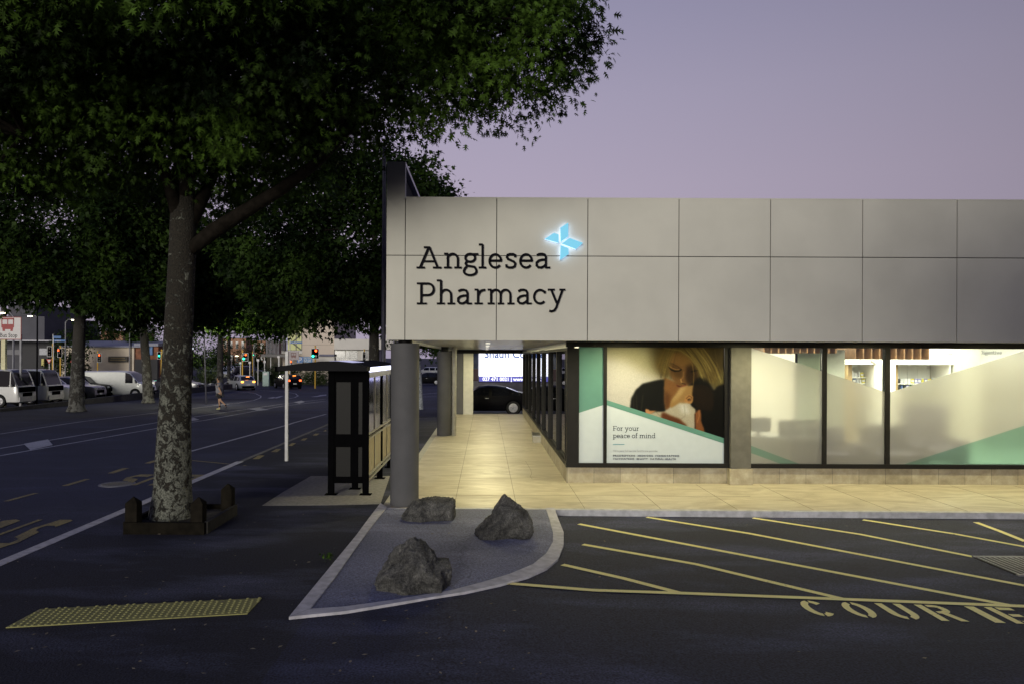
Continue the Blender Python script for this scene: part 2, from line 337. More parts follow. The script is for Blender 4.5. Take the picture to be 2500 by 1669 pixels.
# ------------------------------------------------------------------ slab-serif stroke lettering
def ar(cx, cy, rx, ry, a0, a1, n=12):
    return [(cx + rx * math.cos(math.radians(a0 + (a1 - a0) * i / n)), cy + ry * math.sin(math.radians(a0 + (a1 - a0) * i / n))) for i in range(n + 1)]
def sb(x0, x1, y): return ('s', [(x0, y), (x1, y)])
S_ = lambda *p: ('w', list(p))
def S2(l): return ('w', l)
def thin(*p): return ('s', list(p))
GL = {
 'A': (158, [S_((22, 6), (76, 134)), S_((80, 137), (134, 6)), thin((44, 46), (112, 46)), sb(0, 52, 6), sb(104, 158, 6), sb(46, 84, 135)]),
 'n': (114, [S_((26, 5), (26, 93)), S2(ar(57, 58, 33, 35, 178, 0) + [(90, 5)]), sb(2, 50, 6), sb(68, 114, 6), sb(2, 28, 94)]),
 'g': (97, [S2(ar(46, 68, 31, 25, 0, 360, 24)), S2([(24, 46), (17, 32), (24, 18), (50, 14), (74, 10), (84, -6)] + ar(46, -18, 40, 24, 12, -190, 18) + [(12, 0), (24, 12)]), thin((60, 92), (97, 92))]),
 'l': (50, [S_((26, 5), (26, 153)), sb(2, 50, 6), sb(2, 28, 153)]),
 'e': (89, [S2([(10, 50), (80, 50)] + ar(45, 48, 37, 42, 5, 322, 26))]),
 's': (75, [S2([(64, 72), (66, 84), (52, 91), (34, 92), (16, 86), (12, 72), (20, 60), (38, 52), (56, 44), (66, 32), (62, 14), (46, 6), (26, 6), (10, 12), (8, 26)])]),
 'a': (98, [S2([(12, 84), (28, 92), (46, 93), (62, 88), (70, 74), (70, 5)]), S2([(70, 56), (46, 56), (24, 50), (11, 38), (11, 20), (22, 8), (40, 6), (58, 14), (70, 28)]), sb(66, 98, 6)]),
 'P': (118, [S_((28, 5), (28, 134)), S2([(28, 133), (64, 133)] + ar(70, 96, 37, 37, 90, -90) + [(28, 59)]), sb(0, 62, 6), sb(0, 30, 134)]),
 'h': (117, [S_((28, 5), (28, 153)), S2(ar(60, 58, 33, 35, 178, 0) + [(93, 5)]), sb(2, 52, 6), sb(70, 117, 6), sb(2, 30, 153)]),
 'r': (71, [S_((24, 5), (24, 93)), S2([(24, 50), (32, 74), (46, 88), (64, 92), (70, 90)]), sb(2, 54, 6), sb(2, 26, 94)]),
 'm': (172, [S_((24, 5), (24, 93)), S2(ar(54, 60, 31, 33, 178, 0) + [(85, 5)]), S2(ar(116, 60, 31, 33, 178, 0) + [(147, 5)]), sb(2, 46, 6), sb(66, 106, 6), sb(128, 172, 6), sb(2, 26, 94)]),
 'c': (85, [S2([(76, 70), (77, 80)] + ar(46, 49, 37, 43, 58, 318, 24))]),
 'y': (112, [S_((22, 94), (58, 8)), S2([(94, 94), (54, -20), (42, -38), (24, -44), (10, -40)]), sb(0, 44, 94), sb(74, 112, 94)]),
 'F': (108, [S_((26, 5), (26, 134)), thin((0, 134), (104, 134), (104, 112)), thin((26, 72), (84, 72)), sb(0, 56, 6)]),
 'o': (96, [S2(ar(48, 49, 39, 43, 0, 360, 26))]),
 'u': (114, [S2([(24, 94), (24, 40)] + ar(55, 40, 31, 34, 180, 355)), S_((88, 94), (88, 5)), sb(0, 26, 94), sb(64, 90, 94), sb(88, 112, 6)]),
 'p': (110, [S_((26, -42), (26, 93)), S2(ar(62, 49, 37, 43, 150, -150, 22)), sb(2, 54, -42), sb(2, 26, 94)]),
 'f': (64, [S2([(26, 5), (26, 126), (34, 146), (52, 152), (66, 148)]), sb(2, 56, 6), sb(4, 60, 92)]),
 'i': (50, [S_((26, 5), (26, 93)), sb(2, 50, 6), sb(2, 28, 94), S_((24, 122), (24, 138))]),
 'd': (110, [S_((84, 5), (84, 153)), S2(ar(46, 49, 37, 43, 30, 330, 22)), sb(60, 86, 153), sb(84, 108, 6)]),
 't': (66, [S2([(26, 124), (26, 24), (34, 8), (50, 6), (64, 12)]), sb(2, 60, 92)]),
 'v': (106, [S_((20, 94), (53, 6), (86, 94)), sb(0, 40, 94), sb(68, 106, 94)]),
 'w': (156, [S_((20, 94), (48, 6), (78, 90), (108, 6), (136, 94)), sb(0, 40, 94), sb(118, 156, 94)]),
 'k': (112, [S_((26, 5), (26, 153)), S_((26, 40), (84, 94)), S_((46, 58), (92, 6)), sb(2, 50, 6), sb(72, 112, 6), sb(2, 28, 153), sb(66, 102, 94)]),
 'B': (112, [S_((26, 5), (26, 134)), S2([(0, 134), (60, 134)] + ar(62, 103, 30, 31, 90, -90) + [(26, 72)]), S2([(60, 72)] + ar(64, 39, 36, 33, 90, -90) + [(0, 6)])]),
 'C': (118, [S2([(104, 98), (106, 118)] + ar(62, 70, 50, 65, 52, 308, 24))]),
 'D': (126, [S_((26, 5), (26, 134)), S2([(0, 134), (54, 134)] + ar(56, 70, 56, 64, 90, -90, 16) + [(0, 6)])]),
 'E': (108, [S_((26, 5), (26, 134)), thin((0, 134), (98, 134), (98, 114)), thin((26, 72), (80, 72)), thin((0, 6), (102, 6), (102, 28))]),
 'H': (132, [S_((26, 5), (26, 134)), S_((106, 5), (106, 134)), thin((26, 70), (106, 70)), sb(2, 50, 6), sb(82, 130, 6), sb(2, 50, 134), sb(82, 130, 134)]),
 'I': (56, [S_((28, 5), (28, 134)), sb(2, 54, 6), sb(2, 54, 134)]),
 'L': (100, [S_((26, 5), (26, 134)), thin((0, 6), (94, 6), (94, 34)), sb(2, 52, 134)]),
 'M': (154, [S_((26, 5), (26, 134), (77, 40), (128, 134), (128, 5)), sb(2, 50, 6), sb(104, 152, 6), sb(2, 28, 134), sb(126, 152, 134)]),
 'N': (132, [S_((26, 5), (26, 134), (106, 8), (106, 134)), sb(2, 50, 6), sb(84, 130, 134), sb(2, 28, 134)]),
 'O': (128, [S2(ar(64, 70, 54, 65, 0, 360, 26))]),
 'R': (124, [S_((26, 5), (26, 134)), S2([(0, 134), (62, 134)] + ar(64, 102, 31, 32, 90, -90) + [(26, 70)]), S_((66, 68), (104, 6)), sb(2, 52, 6), sb(96, 122, 6)]),
 'S': (100, [S2([(84, 104), (84, 124), (66, 134), (44, 135), (22, 126), (14, 106), (24, 86), (48, 74), (74, 62), (88, 42), (82, 18), (62, 6), (36, 5), (14, 14), (12, 34)])]),
 'T': (116, [S_((58, 5), (58, 134)), thin((8, 108), (8, 134), (108, 134), (108, 108)), sb(34, 82, 6)]),
 'U': (126, [S2([(26, 134), (26, 50)] + ar(63, 48, 37, 43, 180, 360) + [(100, 134)]), sb(2, 50, 134), sb(78, 124, 134)]),
 'V': (130, [S_((22, 134), (65, 6), (108, 134)), sb(0, 44, 134), sb(86, 130, 134)]),
 'W': (180, [S_((22, 134), (54, 6), (90, 130), (126, 6), (158, 134)), sb(0, 44, 134), sb(136, 180, 134)]),
 'Y': (122, [S_((20, 134), (61, 66), (102, 134)), S_((61, 68), (61, 5)), sb(0, 42, 134), sb(80, 122, 134), sb(38, 84, 6)]),
 "'": (30, [S_((14, 116), (14, 142))]), '-': (50, [S_((8, 62), (34, 62))]), '.': (34, [S_((8, 6), (24, 6))]),
}
def glyph(mb, ch, x, y, z, s, wt=16, dep=0.02, pull=0.0004, y_facing=-1):
    wdt, strokes = GL[ch]
    for k, (kind, pts) in enumerate(strokes):
        mb.ribbon(pts, wt if kind == 'w' else wt * 0.78, y - pull * k, dep, x, z, s)
    return wdt * s
def slab_text(name, txt, x, y, z, xh, mt, parent, wt=16, dep=0.004, width=None, track=6):
    s = xh / 100.0
    tot = sum((GL[c][0] + track) if c in GL else 48 for c in txt)
    sx = 1.0 if width is None else width / (tot * s)
    mb = MB(); cx = 0.0
    for c in txt:
        if c in GL: glyph(mb, c, cx, y, z, s, wt, dep, 0.0002); cx += (GL[c][0] + track) * s
        else: cx += 48 * s
    mb.v = [(x + v[0] * sx, v[1], v[2]) for v in mb.v]
    return mb.build(name, mt, parent, fix=True)
# ------------------------------------------------------------------ shared materials
M_ASPH = asphalt('ground_asphalt', 0.032, 0.5, 0.3, (0.76, 0.82, 1.4))
M_ROAD = asphalt('road_asphalt', 0.042, 0.6, 0.25, (0.72, 0.80, 1.5), 0.8)
M_PATH = asphalt('path_asphalt', 0.027, 0.75, 1.2, (0.78, 0.85, 1.42))
M_PARK = asphalt('car_park_asphalt', 0.034, 0.75, 0.8, (0.72, 0.80, 1.6))
M_ISL = asphalt('island_asphalt', 0.22, 0.45, 0.35, (0.80, 0.84, 1.22))
M_KERB = mat('kerb_concrete', (0.50, 0.49, 0.53), 0.9, var=0.16, scale=9, bump=0.5, bscale=60)
M_PAD = mat('pad_concrete', (0.24, 0.23, 0.22), 0.9, var=0.18, scale=14, bump=0.3)
M_WLINE = worn_paint('white_line_paint', (0.42, 0.42, 0.47))
M_YLINE = worn_paint('yellow_line_paint', (0.86, 0.78, 0.32), wear=0.32)
M_YFAINT = worn_paint('faded_yellow_paint', (0.36, 0.29, 0.10), wear=0.5)
M_FASC = mat('fascia_grey', (0.55, 0.54, 0.48), 0.62, var=0.05, scale=1.2, spec=0.2)
M_FDARK = mat('joint_dark', (0.06, 0.06, 0.06), 0.9, spec=0.1)
M_COLM = mat('column_grey', (0.095, 0.095, 0.10), 0.75, var=0.07, scale=3, bump=0.15, spec=0.2)
M_PIERL = mat('pier_lit_face', (0.55, 0.54, 0.47), 0.75, var=0.05)
M_FRAME = mat('window_frame_dark', (0.011, 0.0105, 0.0105), 0.5, var=0.1, spec=0.12)
M_SILVER = mat('brushed_metal', (0.55, 0.55, 0.55), 0.3, 0.9, var=0.08)
M_SOFF = mat('soffit_white', (0.82, 0.81, 0.76), 0.22, var=0.04, scale=2)
M_BLACKM = mat('black_steel', (0.003, 0.003, 0.0035), 0.9, var=0.1, spec=0.0)
M_GALV = mat('galvanised_steel', (0.20, 0.20, 0.22), 0.55, 0.3, var=0.15, scale=3)
M_WHITE = mat('white_paint', (0.70, 0.70, 0.68), 0.6, var=0.04)
M_YPOLE = mat('yellow_pole_paint', (0.62, 0.38, 0.04), 0.55, var=0.08)
M_TEAL = mat('teal_print', (0.065, 0.185, 0.150), 0.55, var=0.03)
M_PALE = mat('pale_print', (0.42, 0.475, 0.52), 0.55, var=0.02)
M_INK = mat('dark_ink', (0.008, 0.009, 0.012), 0.8, spec=0.1)
M_GREYINK = mat('grey_ink', (0.22, 0.23, 0.24), 0.6)
G_CLEAR = glassmat('clear_glass'); G_DULL = glassmat('dull_glass', (0.9, 0.95, 0.93), 0.05, 0.3)
G_SHEL = glassmat('shelter_glass', (0.22, 0.22, 0.23), 3.0, 0.10)
F_FROST = frostmat('frosted_film', (1.0, 0.985, 0.94))
F_TEAL = frostmat('teal_film', (0.62, 0.83, 0.74))
GLASS_T = 0.012

def stone_mat(name, axis):
    m = bpy.data.materials.new(name); m.use_nodes = True; t = m.node_tree; b = t.nodes['Principled BSDF']
    tc = N(t, 'ShaderNodeTexCoord'); sp = N(t, 'ShaderNodeSeparateXYZ'); t.links.new(tc.outputs['Object'], sp.inputs[0])
    n = N(t, 'ShaderNodeTexNoise'); n.inputs['Scale'].default_value = 5; n.inputs['Detail'].default_value = 8; n.inputs['Roughness'].default_value = 0.65
    t.links.new(tc.outputs['Object'], n.inputs['Vector'])
    r = N(t, 'ShaderNodeValToRGB'); r.color_ramp.elements[0].position = 0.35; r.color_ramp.elements[0].color = (0.26, 0.225, 0.15, 1); r.color_ramp.elements[1].position = 0.68; r.color_ramp.elements[1].color = (0.42, 0.38, 0.28, 1)
    t.links.new(n.outputs[0], r.inputs[0])
    d = N(t, 'ShaderNodeMath'); d.operation = 'DIVIDE'; d.inputs[1].default_value = 0.55; t.links.new(sp.outputs[axis], d.inputs[0])
    fl = N(t, 'ShaderNodeMath'); fl.operation = 'FLOOR'; t.links.new(d.outputs[0], fl.inputs[0])
    wn = N(t, 'ShaderNodeTexWhiteNoise'); wn.noise_dimensions = '1D'; t.links.new(fl.outputs[0], wn.inputs['W'])
    fr = N(t, 'ShaderNodeMath'); fr.operation = 'FRACT'; t.links.new(d.outputs[0], fr.inputs[0])
    gt = N(t, 'ShaderNodeMath'); gt.operation = 'GREATER_THAN'; gt.inputs[1].default_value = 0.018; t.links.new(fr.outputs[0], gt.inputs[0])
    mr = N(t, 'ShaderNodeMapRange'); mr.inputs[3].default_value = 0.82; mr.inputs[4].default_value = 1.12; t.links.new(wn.outputs[0], mr.inputs[0])
    g2 = N(t, 'ShaderNodeMapRange'); g2.inputs[3].default_value = 0.5; g2.inputs[4].default_value = 1.0; t.links.new(gt.outputs[0], g2.inputs[0])
    mu = N(t, 'ShaderNodeMath'); mu.operation = 'MULTIPLY'; t.links.new(mr.outputs[0], mu.inputs[0]); t.links.new(g2.outputs[0], mu.inputs[1])
    v = N(t, 'ShaderNodeVectorMath'); v.operation = 'SCALE'; t.links.new(r.outputs[0], v.inputs[0]); t.links.new(mu.outputs[0], v.inputs['Scale'])
    t.links.new(v.outputs[0], b.inputs['Base Color']); b.inputs['Roughness'].default_value = 0.6
    return m
M_STONEX = stone_mat('stone_base_front', 0); M_STONEY = stone_mat('stone_base_side', 1)

def walk_mat():
    m = bpy.data.materials.new('polished_concrete'); m.use_nodes = True; t = m.node_tree; b = t.nodes['Principled BSDF']
    tc = N(t, 'ShaderNodeTexCoord')
    mp = N(t, 'ShaderNodeMapping'); mp.inputs['Scale'].default_value = (0.9, 2.2, 1); t.links.new(tc.outputs['Object'], mp.inputs[0])
    n = N(t, 'ShaderNodeTexNoise'); n.inputs['Scale'].default_value = 0.9; n.inputs['Detail'].default_value = 9; n.inputs['Roughness'].default_value = 0.62; n.inputs['Distortion'].default_value = 1.6
    t.links.new(mp.outputs[0], n.inputs['Vector'])
    r = N(t, 'ShaderNodeValToRGB'); r.color_ramp.elements[0].position = 0.33; r.color_ramp.elements[0].color = (0.36, 0.315, 0.235, 1); r.color_ramp.elements[1].position = 0.66; r.color_ramp.elements[1].color = (0.53, 0.475, 0.36, 1)
    t.links.new(n.outputs[0], r.inputs[0])
    n2 = N(t, 'ShaderNodeTexNoise'); n2.inputs['Scale'].default_value = 60; n2.inputs['Detail'].default_value = 4; t.links.new(tc.outputs['Object'], n2.inputs['Vector'])
    r2 = N(t, 'ShaderNodeMapRange'); r2.inputs[1].default_value = 0.3; r2.inputs[2].default_value = 0.7; r2.inputs[3].default_value = 0.9; r2.inputs[4].default_value = 1.08; t.links.new(n2.outputs[0], r2.inputs[0])
    v = N(t, 'ShaderNodeVectorMath'); v.operation = 'SCALE'; t.links.new(r.outputs[0], v.inputs[0]); t.links.new(r2.outputs[0], v.inputs['Scale'])
    t.links.new(v.outputs[0], b.inputs['Base Color'])
    r3 = N(t, 'ShaderNodeMapRange'); r3.inputs[1].default_value = 0.35; r3.inputs[2].default_value = 0.65; r3.inputs[3].default_value = 0.55; r3.inputs[4].default_value = 0.36; t.links.new(n.outputs[0], r3.inputs[0])
    t.links.new(r3.outputs[0], b.inputs['Roughness'])
    bp = N(t, 'ShaderNodeBump'); bp.inputs['Strength'].default_value = 0.12; bp.inputs['Distance'].default_value = 0.01; t.links.new(n2.outputs[0], bp.inputs['Height']); t.links.new(bp.outputs[0], b.inputs['Normal'])
    return m
M_WALK = walk_mat()

# ------------------------------------------------------------------ ground sheets
YS = [-60, -6, 0, 6, 12, 20, 30, 35, 40, 50, 65, 90, 150, 400, 1500]
def sheet(name, xs, ys, zf, m):
    mb = MB(); vs = [(x, y, zf(x, y)) for y in ys for x in xs]; n = len(xs)
    fs = [(j * n + i, j * n + i + 1, (j + 1) * n + i + 1, (j + 1) * n + i) for j in range(len(ys) - 1) for i in range(n - 1)]
    mb.add(vs, fs); return struct(mb.build(name, m, fix=False))
sheet('ground', [-1500, -200, -60, 0, 60, 200, 1500], YS, lambda x, y: -0.125 + slope(y), M_ASPH)
sheet('road', [-17.3, -12, KX], [-60, 0, 12, 30, 65, 150, 400], lambda x, y: -0.10 + slope(y), M_ROAD)
sheet('cross_street', [-80, -17.3], [55, 65, 84], lambda x, y: -0.10 + slope(y), M_ROAD)
sheet('side_street', [KX, 60], [WALK_END + 0.2, 38, 48, 65, 90], lambda x, y: -0.10 + slope(y), M_ROAD)
FP = MB(); FP.prism([(KX, -8), (-1.78, -8), (-1.78, 30), (KX, 30)], 'z', -0.2, -0.001)
struct(FP.build('footpath', M_PATH))
xs = [-1.78 + 0.4 * i for i in range(9)] + [2.2, 4, 8, 14, 24, 60]
mb = MB(); rows = 7
vs = []
for j in range(rows):
    for x in xs:
        y1 = kerb_y(x) - 0.02; y = -8 + (y1 + 8) * j / (rows - 1)
        vs.append((x, y, -0.10 * sstep((x + 0.8) / 2.4)))
n = len(xs)
mb.add(vs, [(j * n + i, j * n + i + 1, (j + 1) * n + i + 1, (j + 1) * n + i) for j in range(rows - 1) for i in range(n - 1)])
struct(mb.build('car_park', M_PARK, fix=False))

# kerbs
def strip3(pts, wd, z0, z1, mb):
    # kerb along a 2D polyline, widened to the left of travel
    P2 = [Vector((p[0], p[1])) for p in pts]; L = []
    for i, p in enumerate(P2):
        d = (P2[min(i + 1, len(P2) - 1)] - P2[max(i - 1, 0)]).normalized(); L.append(p + Vector((-d.y, d.x)) * wd)
    for i in range(len(P2) - 1):
        a, b, c, d = P2[i], P2[i + 1], L[i + 1], L[i]
        vs = [(q.x, q.y, z) for z in (z0, z1) for q in (a, b, c, d)]
        mb.add(vs, [(4, 5, 6, 7), (0, 1, 5, 4), (2, 3, 7, 6)] + ([(3, 0, 4, 7)] if i == 0 else []) + ([(1, 2, 6, 5)] if i == len(P2) - 2 else []))
kb = MB(); strip3([(KX + 0.03, y) for y in (-8, -2, 4, 8, 12, 15, 17.4, 18.2)], 0.17, -0.2, 0.004, kb)
struct(kb.build('roadside_kerb', M_KERB))
kb = MB(); strip3([(KX + 0.02, 18.2), (KX + 0.02, 30)], 0.12, -0.2, 0.003, kb)
struct(kb.build('worn_kerb', mat('dull_kerb', (0.13, 0.125, 0.12), 0.9, var=0.3, scale=8)))

walk = MB()
walk.prism([(-1.78, kerb_y(-1.78)), (-1.0, kerb_y(-1.0)), (16, kerb_y(16)), (40, kerb_y(40)), (40, 15.6), (1.95, 15.6), (1.95, WALK_END), (-1.78, WALK_END)], 'z', -0.2, 0.0)
wk = struct(walk.build('walkway', M_WALK))
ed = MB(); strip3([(-1.0, kerb_y(-1.0) - 0.008), (16, kerb_y(16) - 0.008), (40, kerb_y(40) - 0.008)], 0.13, -0.19, 0.004, ed)
struct(ed.build('walkway_kerb', mat('walkway_kerb_concrete', (0.46, 0.46, 0.48), 0.85, var=0.2, scale=7, bump=0.3)))
ed = MB(); ed.box(-1.79, -1.64, kerb_y(-1.7) + 0.0, WALK_END, -0.19, 0.004)
struct(ed.build('walkway_border', mat('border_concrete', (0.40, 0.385, 0.34), 0.85, var=0.12, scale=7)))
jt = MB(); JM = mat('paving_joint_dark', (0.12, 0.10, 0.06), 0.9)
for x in (-0.54, 0.55): jt.box(x - 0.0035, x + 0.0035, 12.8, WALK_END - 0.1, 0.0005, 0.0025)
for k in range(14):
    x = 1.72 + 1.31 * k; jt.box(x - 0.0035, x + 0.0035, kerb_y(x) + 0.14, 15.2, 0.0005, 0.0025)
jt.box(-1.6, 5.0, 13.895, 13.903, 0.0006, 0.0022)
struct(jt.build('paving_joints', JM))
ck = MB(); cp = [GP(*p) for p in ((1283, 1124), (1290, 1136), (1296, 1146), (1298, 1156), (1294, 1162), (1300, 1168))]
for a, b in zip(cp, cp[1:]): ck.add([(a.x - 0.003, a.y, 0.002), (a.x + 0.003, a.y, 0.002), (b.x + 0.003, b.y, 0.002), (b.x - 0.003, b.y, 0.002)], [(0, 1, 2, 3)])
struct(ck.build('paving_crack', JM, fix=False))

pad = MB(); pp = [GP(*p, z=0.0) for p in ((640, 1233), (690, 1201), (759, 1161), (952, 1161), (929, 1229), (800, 1232))]
pad.prism([(p.x, p.y) for p in pp], 'z', -0.05, 0.004); struct(pad.build('shelter_pad', M_PAD))

# markings laid on the ground
def mark(name, pxs, m, dz=0.006, parent=None, label=None):
    mb = MB()
    for poly in pxs:
        vs = [GP(*p, dz=dz) for p in poly]; mb.add(vs, [tuple(range(len(vs)))])
    o = mb.build(name, m, fix=False); return struct(o)
def mline(pts, wd, dz=0.006, mb=None):
    mb = mb or MB(); g = [GP(*p, dz=dz) for p in pts]
    # refine along the ground
    q = []
    for a, b in zip(g, g[1:]):
        k = max(1, int((b - a).length / 1.0))
        q += [a.lerp(b, i / k) for i in range(k)]
    q.append(g[-1]); q = [Vector((p.x, p.y, H(p.x, p.y) + dz)) for p in q]
    vs = []
    for i, p in enumerate(q):
        d = (q[min(i + 1, len(q) - 1)] - q[max(i - 1, 0)]); d.z = 0; d.normalize(); nn = Vector((-d.y, d.x, 0)) * wd / 2
        vs += [p + nn, p - nn]
    mb.add(vs, [(2 * i, 2 * i + 1, 2 * i + 3, 2 * i + 2) for i in range(len(q) - 1)]); return mb
mb = MB()
mline([(0, 1058.5), (379, 1007), (560, 985)], 0.09, mb=mb)
mline([(-60, 1102), (0, 1093.7), (384, 1030.5), (500, 1013), (690, 985), (795, 973)], 0.10, mb=mb)
mline([(-60, 1121), (0, 1111.5), (384, 1044.5), (500, 1025), (690, 990), (795, 978)], 0.10, mb=mb)
mline([(466, 1100.7), (700, 1037), (796, 1010)], 0.12, mb=mb)
mline([(633, 951.5), (660, 953), (700, 956), (722, 960), (728, 965), (720, 969), (705, 972)], 0.10, mb=mb)
mline([(580, 955), (605, 957), (625, 960), (637, 965), (636, 970), (620, 976), (580, 983), (520, 988)], 0.10, mb=mb)
mline([(548, 935), (578, 918)], 0.12, mb=mb)
mline([(1023, 1019.5), (1069, 1019)], 0.10, mb=mb)
mline([(1024, 962), (1068, 958)], 0.14, mb=mb); mline([(1024, 968), (1068, 965)], 0.10, mb=mb)
struct(mb.build('road_lines', M_WLINE, fix=False))
mark('median_diamonds', [[(58, 1083), (117, 1072), (129, 1086), (74, 1098)], [(603, 997), (634, 995), (658, 999), (632, 1002)],
     [(717, 981), (736, 977), (744, 980), (731, 984)], [(466, 1021), (473, 1019), (487, 1024), (468, 1027)]], M_WLINE, 0.012)
def arrow(pts): return pts
mark('lane_arrows', [[(652, 970.5), (668, 968), (672, 969), (684, 966), (680, 966), (693, 965), (684, 968.5), (676, 971), (671, 970.5), (664, 971.5)],
     [(758, 967.5), (776, 965), (782, 963), (797, 962), (797, 964), (786, 965.5), (774, 967.5)],
     [(508, 937), (515, 933.5), (526, 935), (516, 936), (514, 939)]], M_WLINE, 0.007)
mark('yellow_dashes', [[(7, 1223), (82, 1203), (95, 1203), (21, 1223)], [(149, 1185.5), (207, 1168.5), (221, 1168.5), (165, 1185.5)],
     [(262, 1154.5), (300, 1141.5), (316, 1141.8), (277, 1155)], [(352, 1130), (375, 1123), (392, 1123), (366, 1130.5)],
     [(616, 1120), (630, 1111), (646, 1111), (632, 1120)], [(661, 1102.5), (675, 1095), (687, 1095), (676, 1103)],
     [(703, 1087), (713, 1080.5), (723, 1081), (712, 1088)], [(733, 1074), (741, 1069.5), (751, 1069), (744, 1074.5)],
     [(763, 1062), (770, 1057.5), (780, 1057.5), (773, 1062.5)], [(789, 1052), (796, 1048), (797, 1052)]], M_YFAINT)
mb = mline([(466, 1123), (530, 1129), (600, 1136)], 0.07); struct(mb.build('bay_line', M_YFAINT, fix=False))
# BUS STOP painted for drivers coming towards the camera
ZC = H(-8, 10)
BLK = {'B': [[(.12, .1), (.12, .9)], [(.0, .9), (.7, .9), (.88, .75), (.7, .52), (.1, .52)], [(.6, .5), (.88, .38), (.88, .2), (.7, .1), (0, .1)]], 'U': [[(.12, 1), (.12, .25), (.3, .1), (.7, .1), (.88, .25), (.88, 1)]],
       'S': [[(.95, .85), (.75, .9), (.3, .9), (.12, .75), (.3, .55), (.7, .48), (.88, .3), (.7, .1), (.25, .1), (.05, .15)]], 'T': [[(0, .9), (1, .9)], [(.5, .9), (.5, 0)]], 'O': [[(.5, .9), (.2, .85), (.12, .5), (.2, .15), (.5, .1), (.8, .15), (.88, .5), (.8, .85), (.5, .9)]], 'P': [[(.12, 0), (.12, .9)], [(0, .9), (.7, .9), (.88, .7), (.7, .48), (.1, .48)]]}
for nm, word, x0, x1, y0, y1 in (('bus_lettering', 'BUS', -8.05, -6.35, 15.35, 16.75), ('stop_lettering', 'STOP', -8.35, -6.72, 10.15, 12.1)):
    mb = MB(); n_ = len(word)
    for k, ch in enumerate(word):
        for st in BLK[ch]:
            m2 = MB(); m2.ribbon(st, 0.24, 0, 0); q4 = len(m2.v) // 2
            for (vx, _, vz) in m2.v[:q4]:
                a = (k + min(max(vx, 0), 1) * 0.82) / n_; b = min(max(vz, 0), 1); mb.v.append((x1 - a * (x1 - x0), y1 - b * (y1 - y0), ZC + 0.006 + 0.0004 * (k + BLK[ch].index(st))))
            b0 = len(mb.v) - q4; L4 = q4 // 2
            for i in range(L4 - 1): mb.f.append([b0 + i, b0 + i + 1, b0 + L4 + i + 1, b0 + L4 + i]); mb.m.append(0)
    struct(mb.build(nm, M_YFAINT, fix=False))
# car park hatching
mb = MB()
for ln in ([(1413, 1278.5), (2300 / 1.807 + 1200, 540 / 1.807 + 1180)], [(1423, 1328.5), (1700, 1377), (2062, 1463)], [(1373, 1378), (1520, 1411), (1663, 1448)],
           [(1579, 1262), (1830, 1302), (2510, 1431)], [(1838, 1264), (2100, 1304), (2376, 1359)], [(2107, 1268.5), (2330, 1303), (2510, 1336)], [(2382, 1274.5), (2440, 1296), (2505, 1322)],
           [(1234, 1423.5), (1663, 1448), (2062, 1463), (2510, 1480.5)]):
    mline(ln, 0.095, mb=mb, dz=0.006 + 0.0004 * len(mb.v) / 8)
struct(mb.build('hatched_no_parking_lines', M_YLINE, fix=False))
# COURIER stencil lettering: polygons in unit box (x right, y up), stencil bridges left open
def arcb(cx, cy, rx, ry, a0, a1, rx2, ry2, n=9):
    return ar(cx, cy, rx, ry, a0, a1, n) + ar(cx, cy, rx2, ry2, a1, a0, n)
ST = {'C': [arcb(0.5, 0.5, 0.48, 0.5, 40, 88, 0.2, 0.34), arcb(0.5, 0.5, 0.48, 0.5, 100, 260, 0.2, 0.34), arcb(0.5, 0.5, 0.48, 0.5, 272, 320, 0.2, 0.34)],
      'O': [arcb(0.5, 0.5, 0.48, 0.5, -80, 80, 0.2, 0.34), arcb(0.5, 0.5, 0.48, 0.5, 100, 260, 0.2, 0.34)],
      'U': [[(0.02, 1), (0.3, 1), (0.3, 0.4)] + ar(0.5, 0.36, 0.2, 0.2, 180, 255, 5) + ar(0.5, 0.4, 0.48, 0.4, 257, 180, 6), [(0.7, 1), (0.98, 1), (0.98, 0.4)] + ar(0.5, 0.4, 0.48, 0.4, 0, -77, 6) + ar(0.5, 0.36, 0.2, 0.2, -75, 0, 5)],
      'R': [[(0.02, 0), (0.3, 0), (0.3, 1), (0.02, 1)], [(0.4, 1), (0.62, 1)] + ar(0.64, 0.73, 0.34, 0.27, 80, -70, 8) + [(0.98, 0), (0.7, 0), (0.5, 0.44), (0.4, 0.46), (0.4, 0.58)] + ar(0.6, 0.73, 0.13, 0.12, -70, 80, 6) + [(0.4, 0.86)]],
      'I': [[(0.3, 0), (0.66, 0), (0.66, 1), (0.3, 1)]],
      'E': [[(0.02, 0), (0.3, 0), (0.3, 1), (0.02, 1)], [(0.4, 0), (0.95, 0), (0.95, 0.17), (0.4, 0.17)], [(0.4, 0.42), (0.8, 0.42), (0.8, 0.58), (0.4, 0.58)], [(0.4, 0.83), (0.95, 0.83), (0.95, 1), (0.4, 1)]]}
mb = MB()
for ch, pa in zip('COURIER', (1937, 2036, 2132, 2229, 2333, 2400, 2500)):
    a = GP(pa, 1465 + (pa - 1937) * 0.036); wd = 0.285; ht = 0.50
    for poly in ST[ch]:
        vs = []
        for (x, y) in poly:
            X = a.x + x * wd; Y = a.y - (1 - y) * ht - (X - a.x) * 0.08; vs.append((X, Y, H(X, Y) + 0.007))
        mb.add(vs, [tuple(range(len(vs)))])
struct(mb.build('courier_lettering', M_YLINE, fix=False))

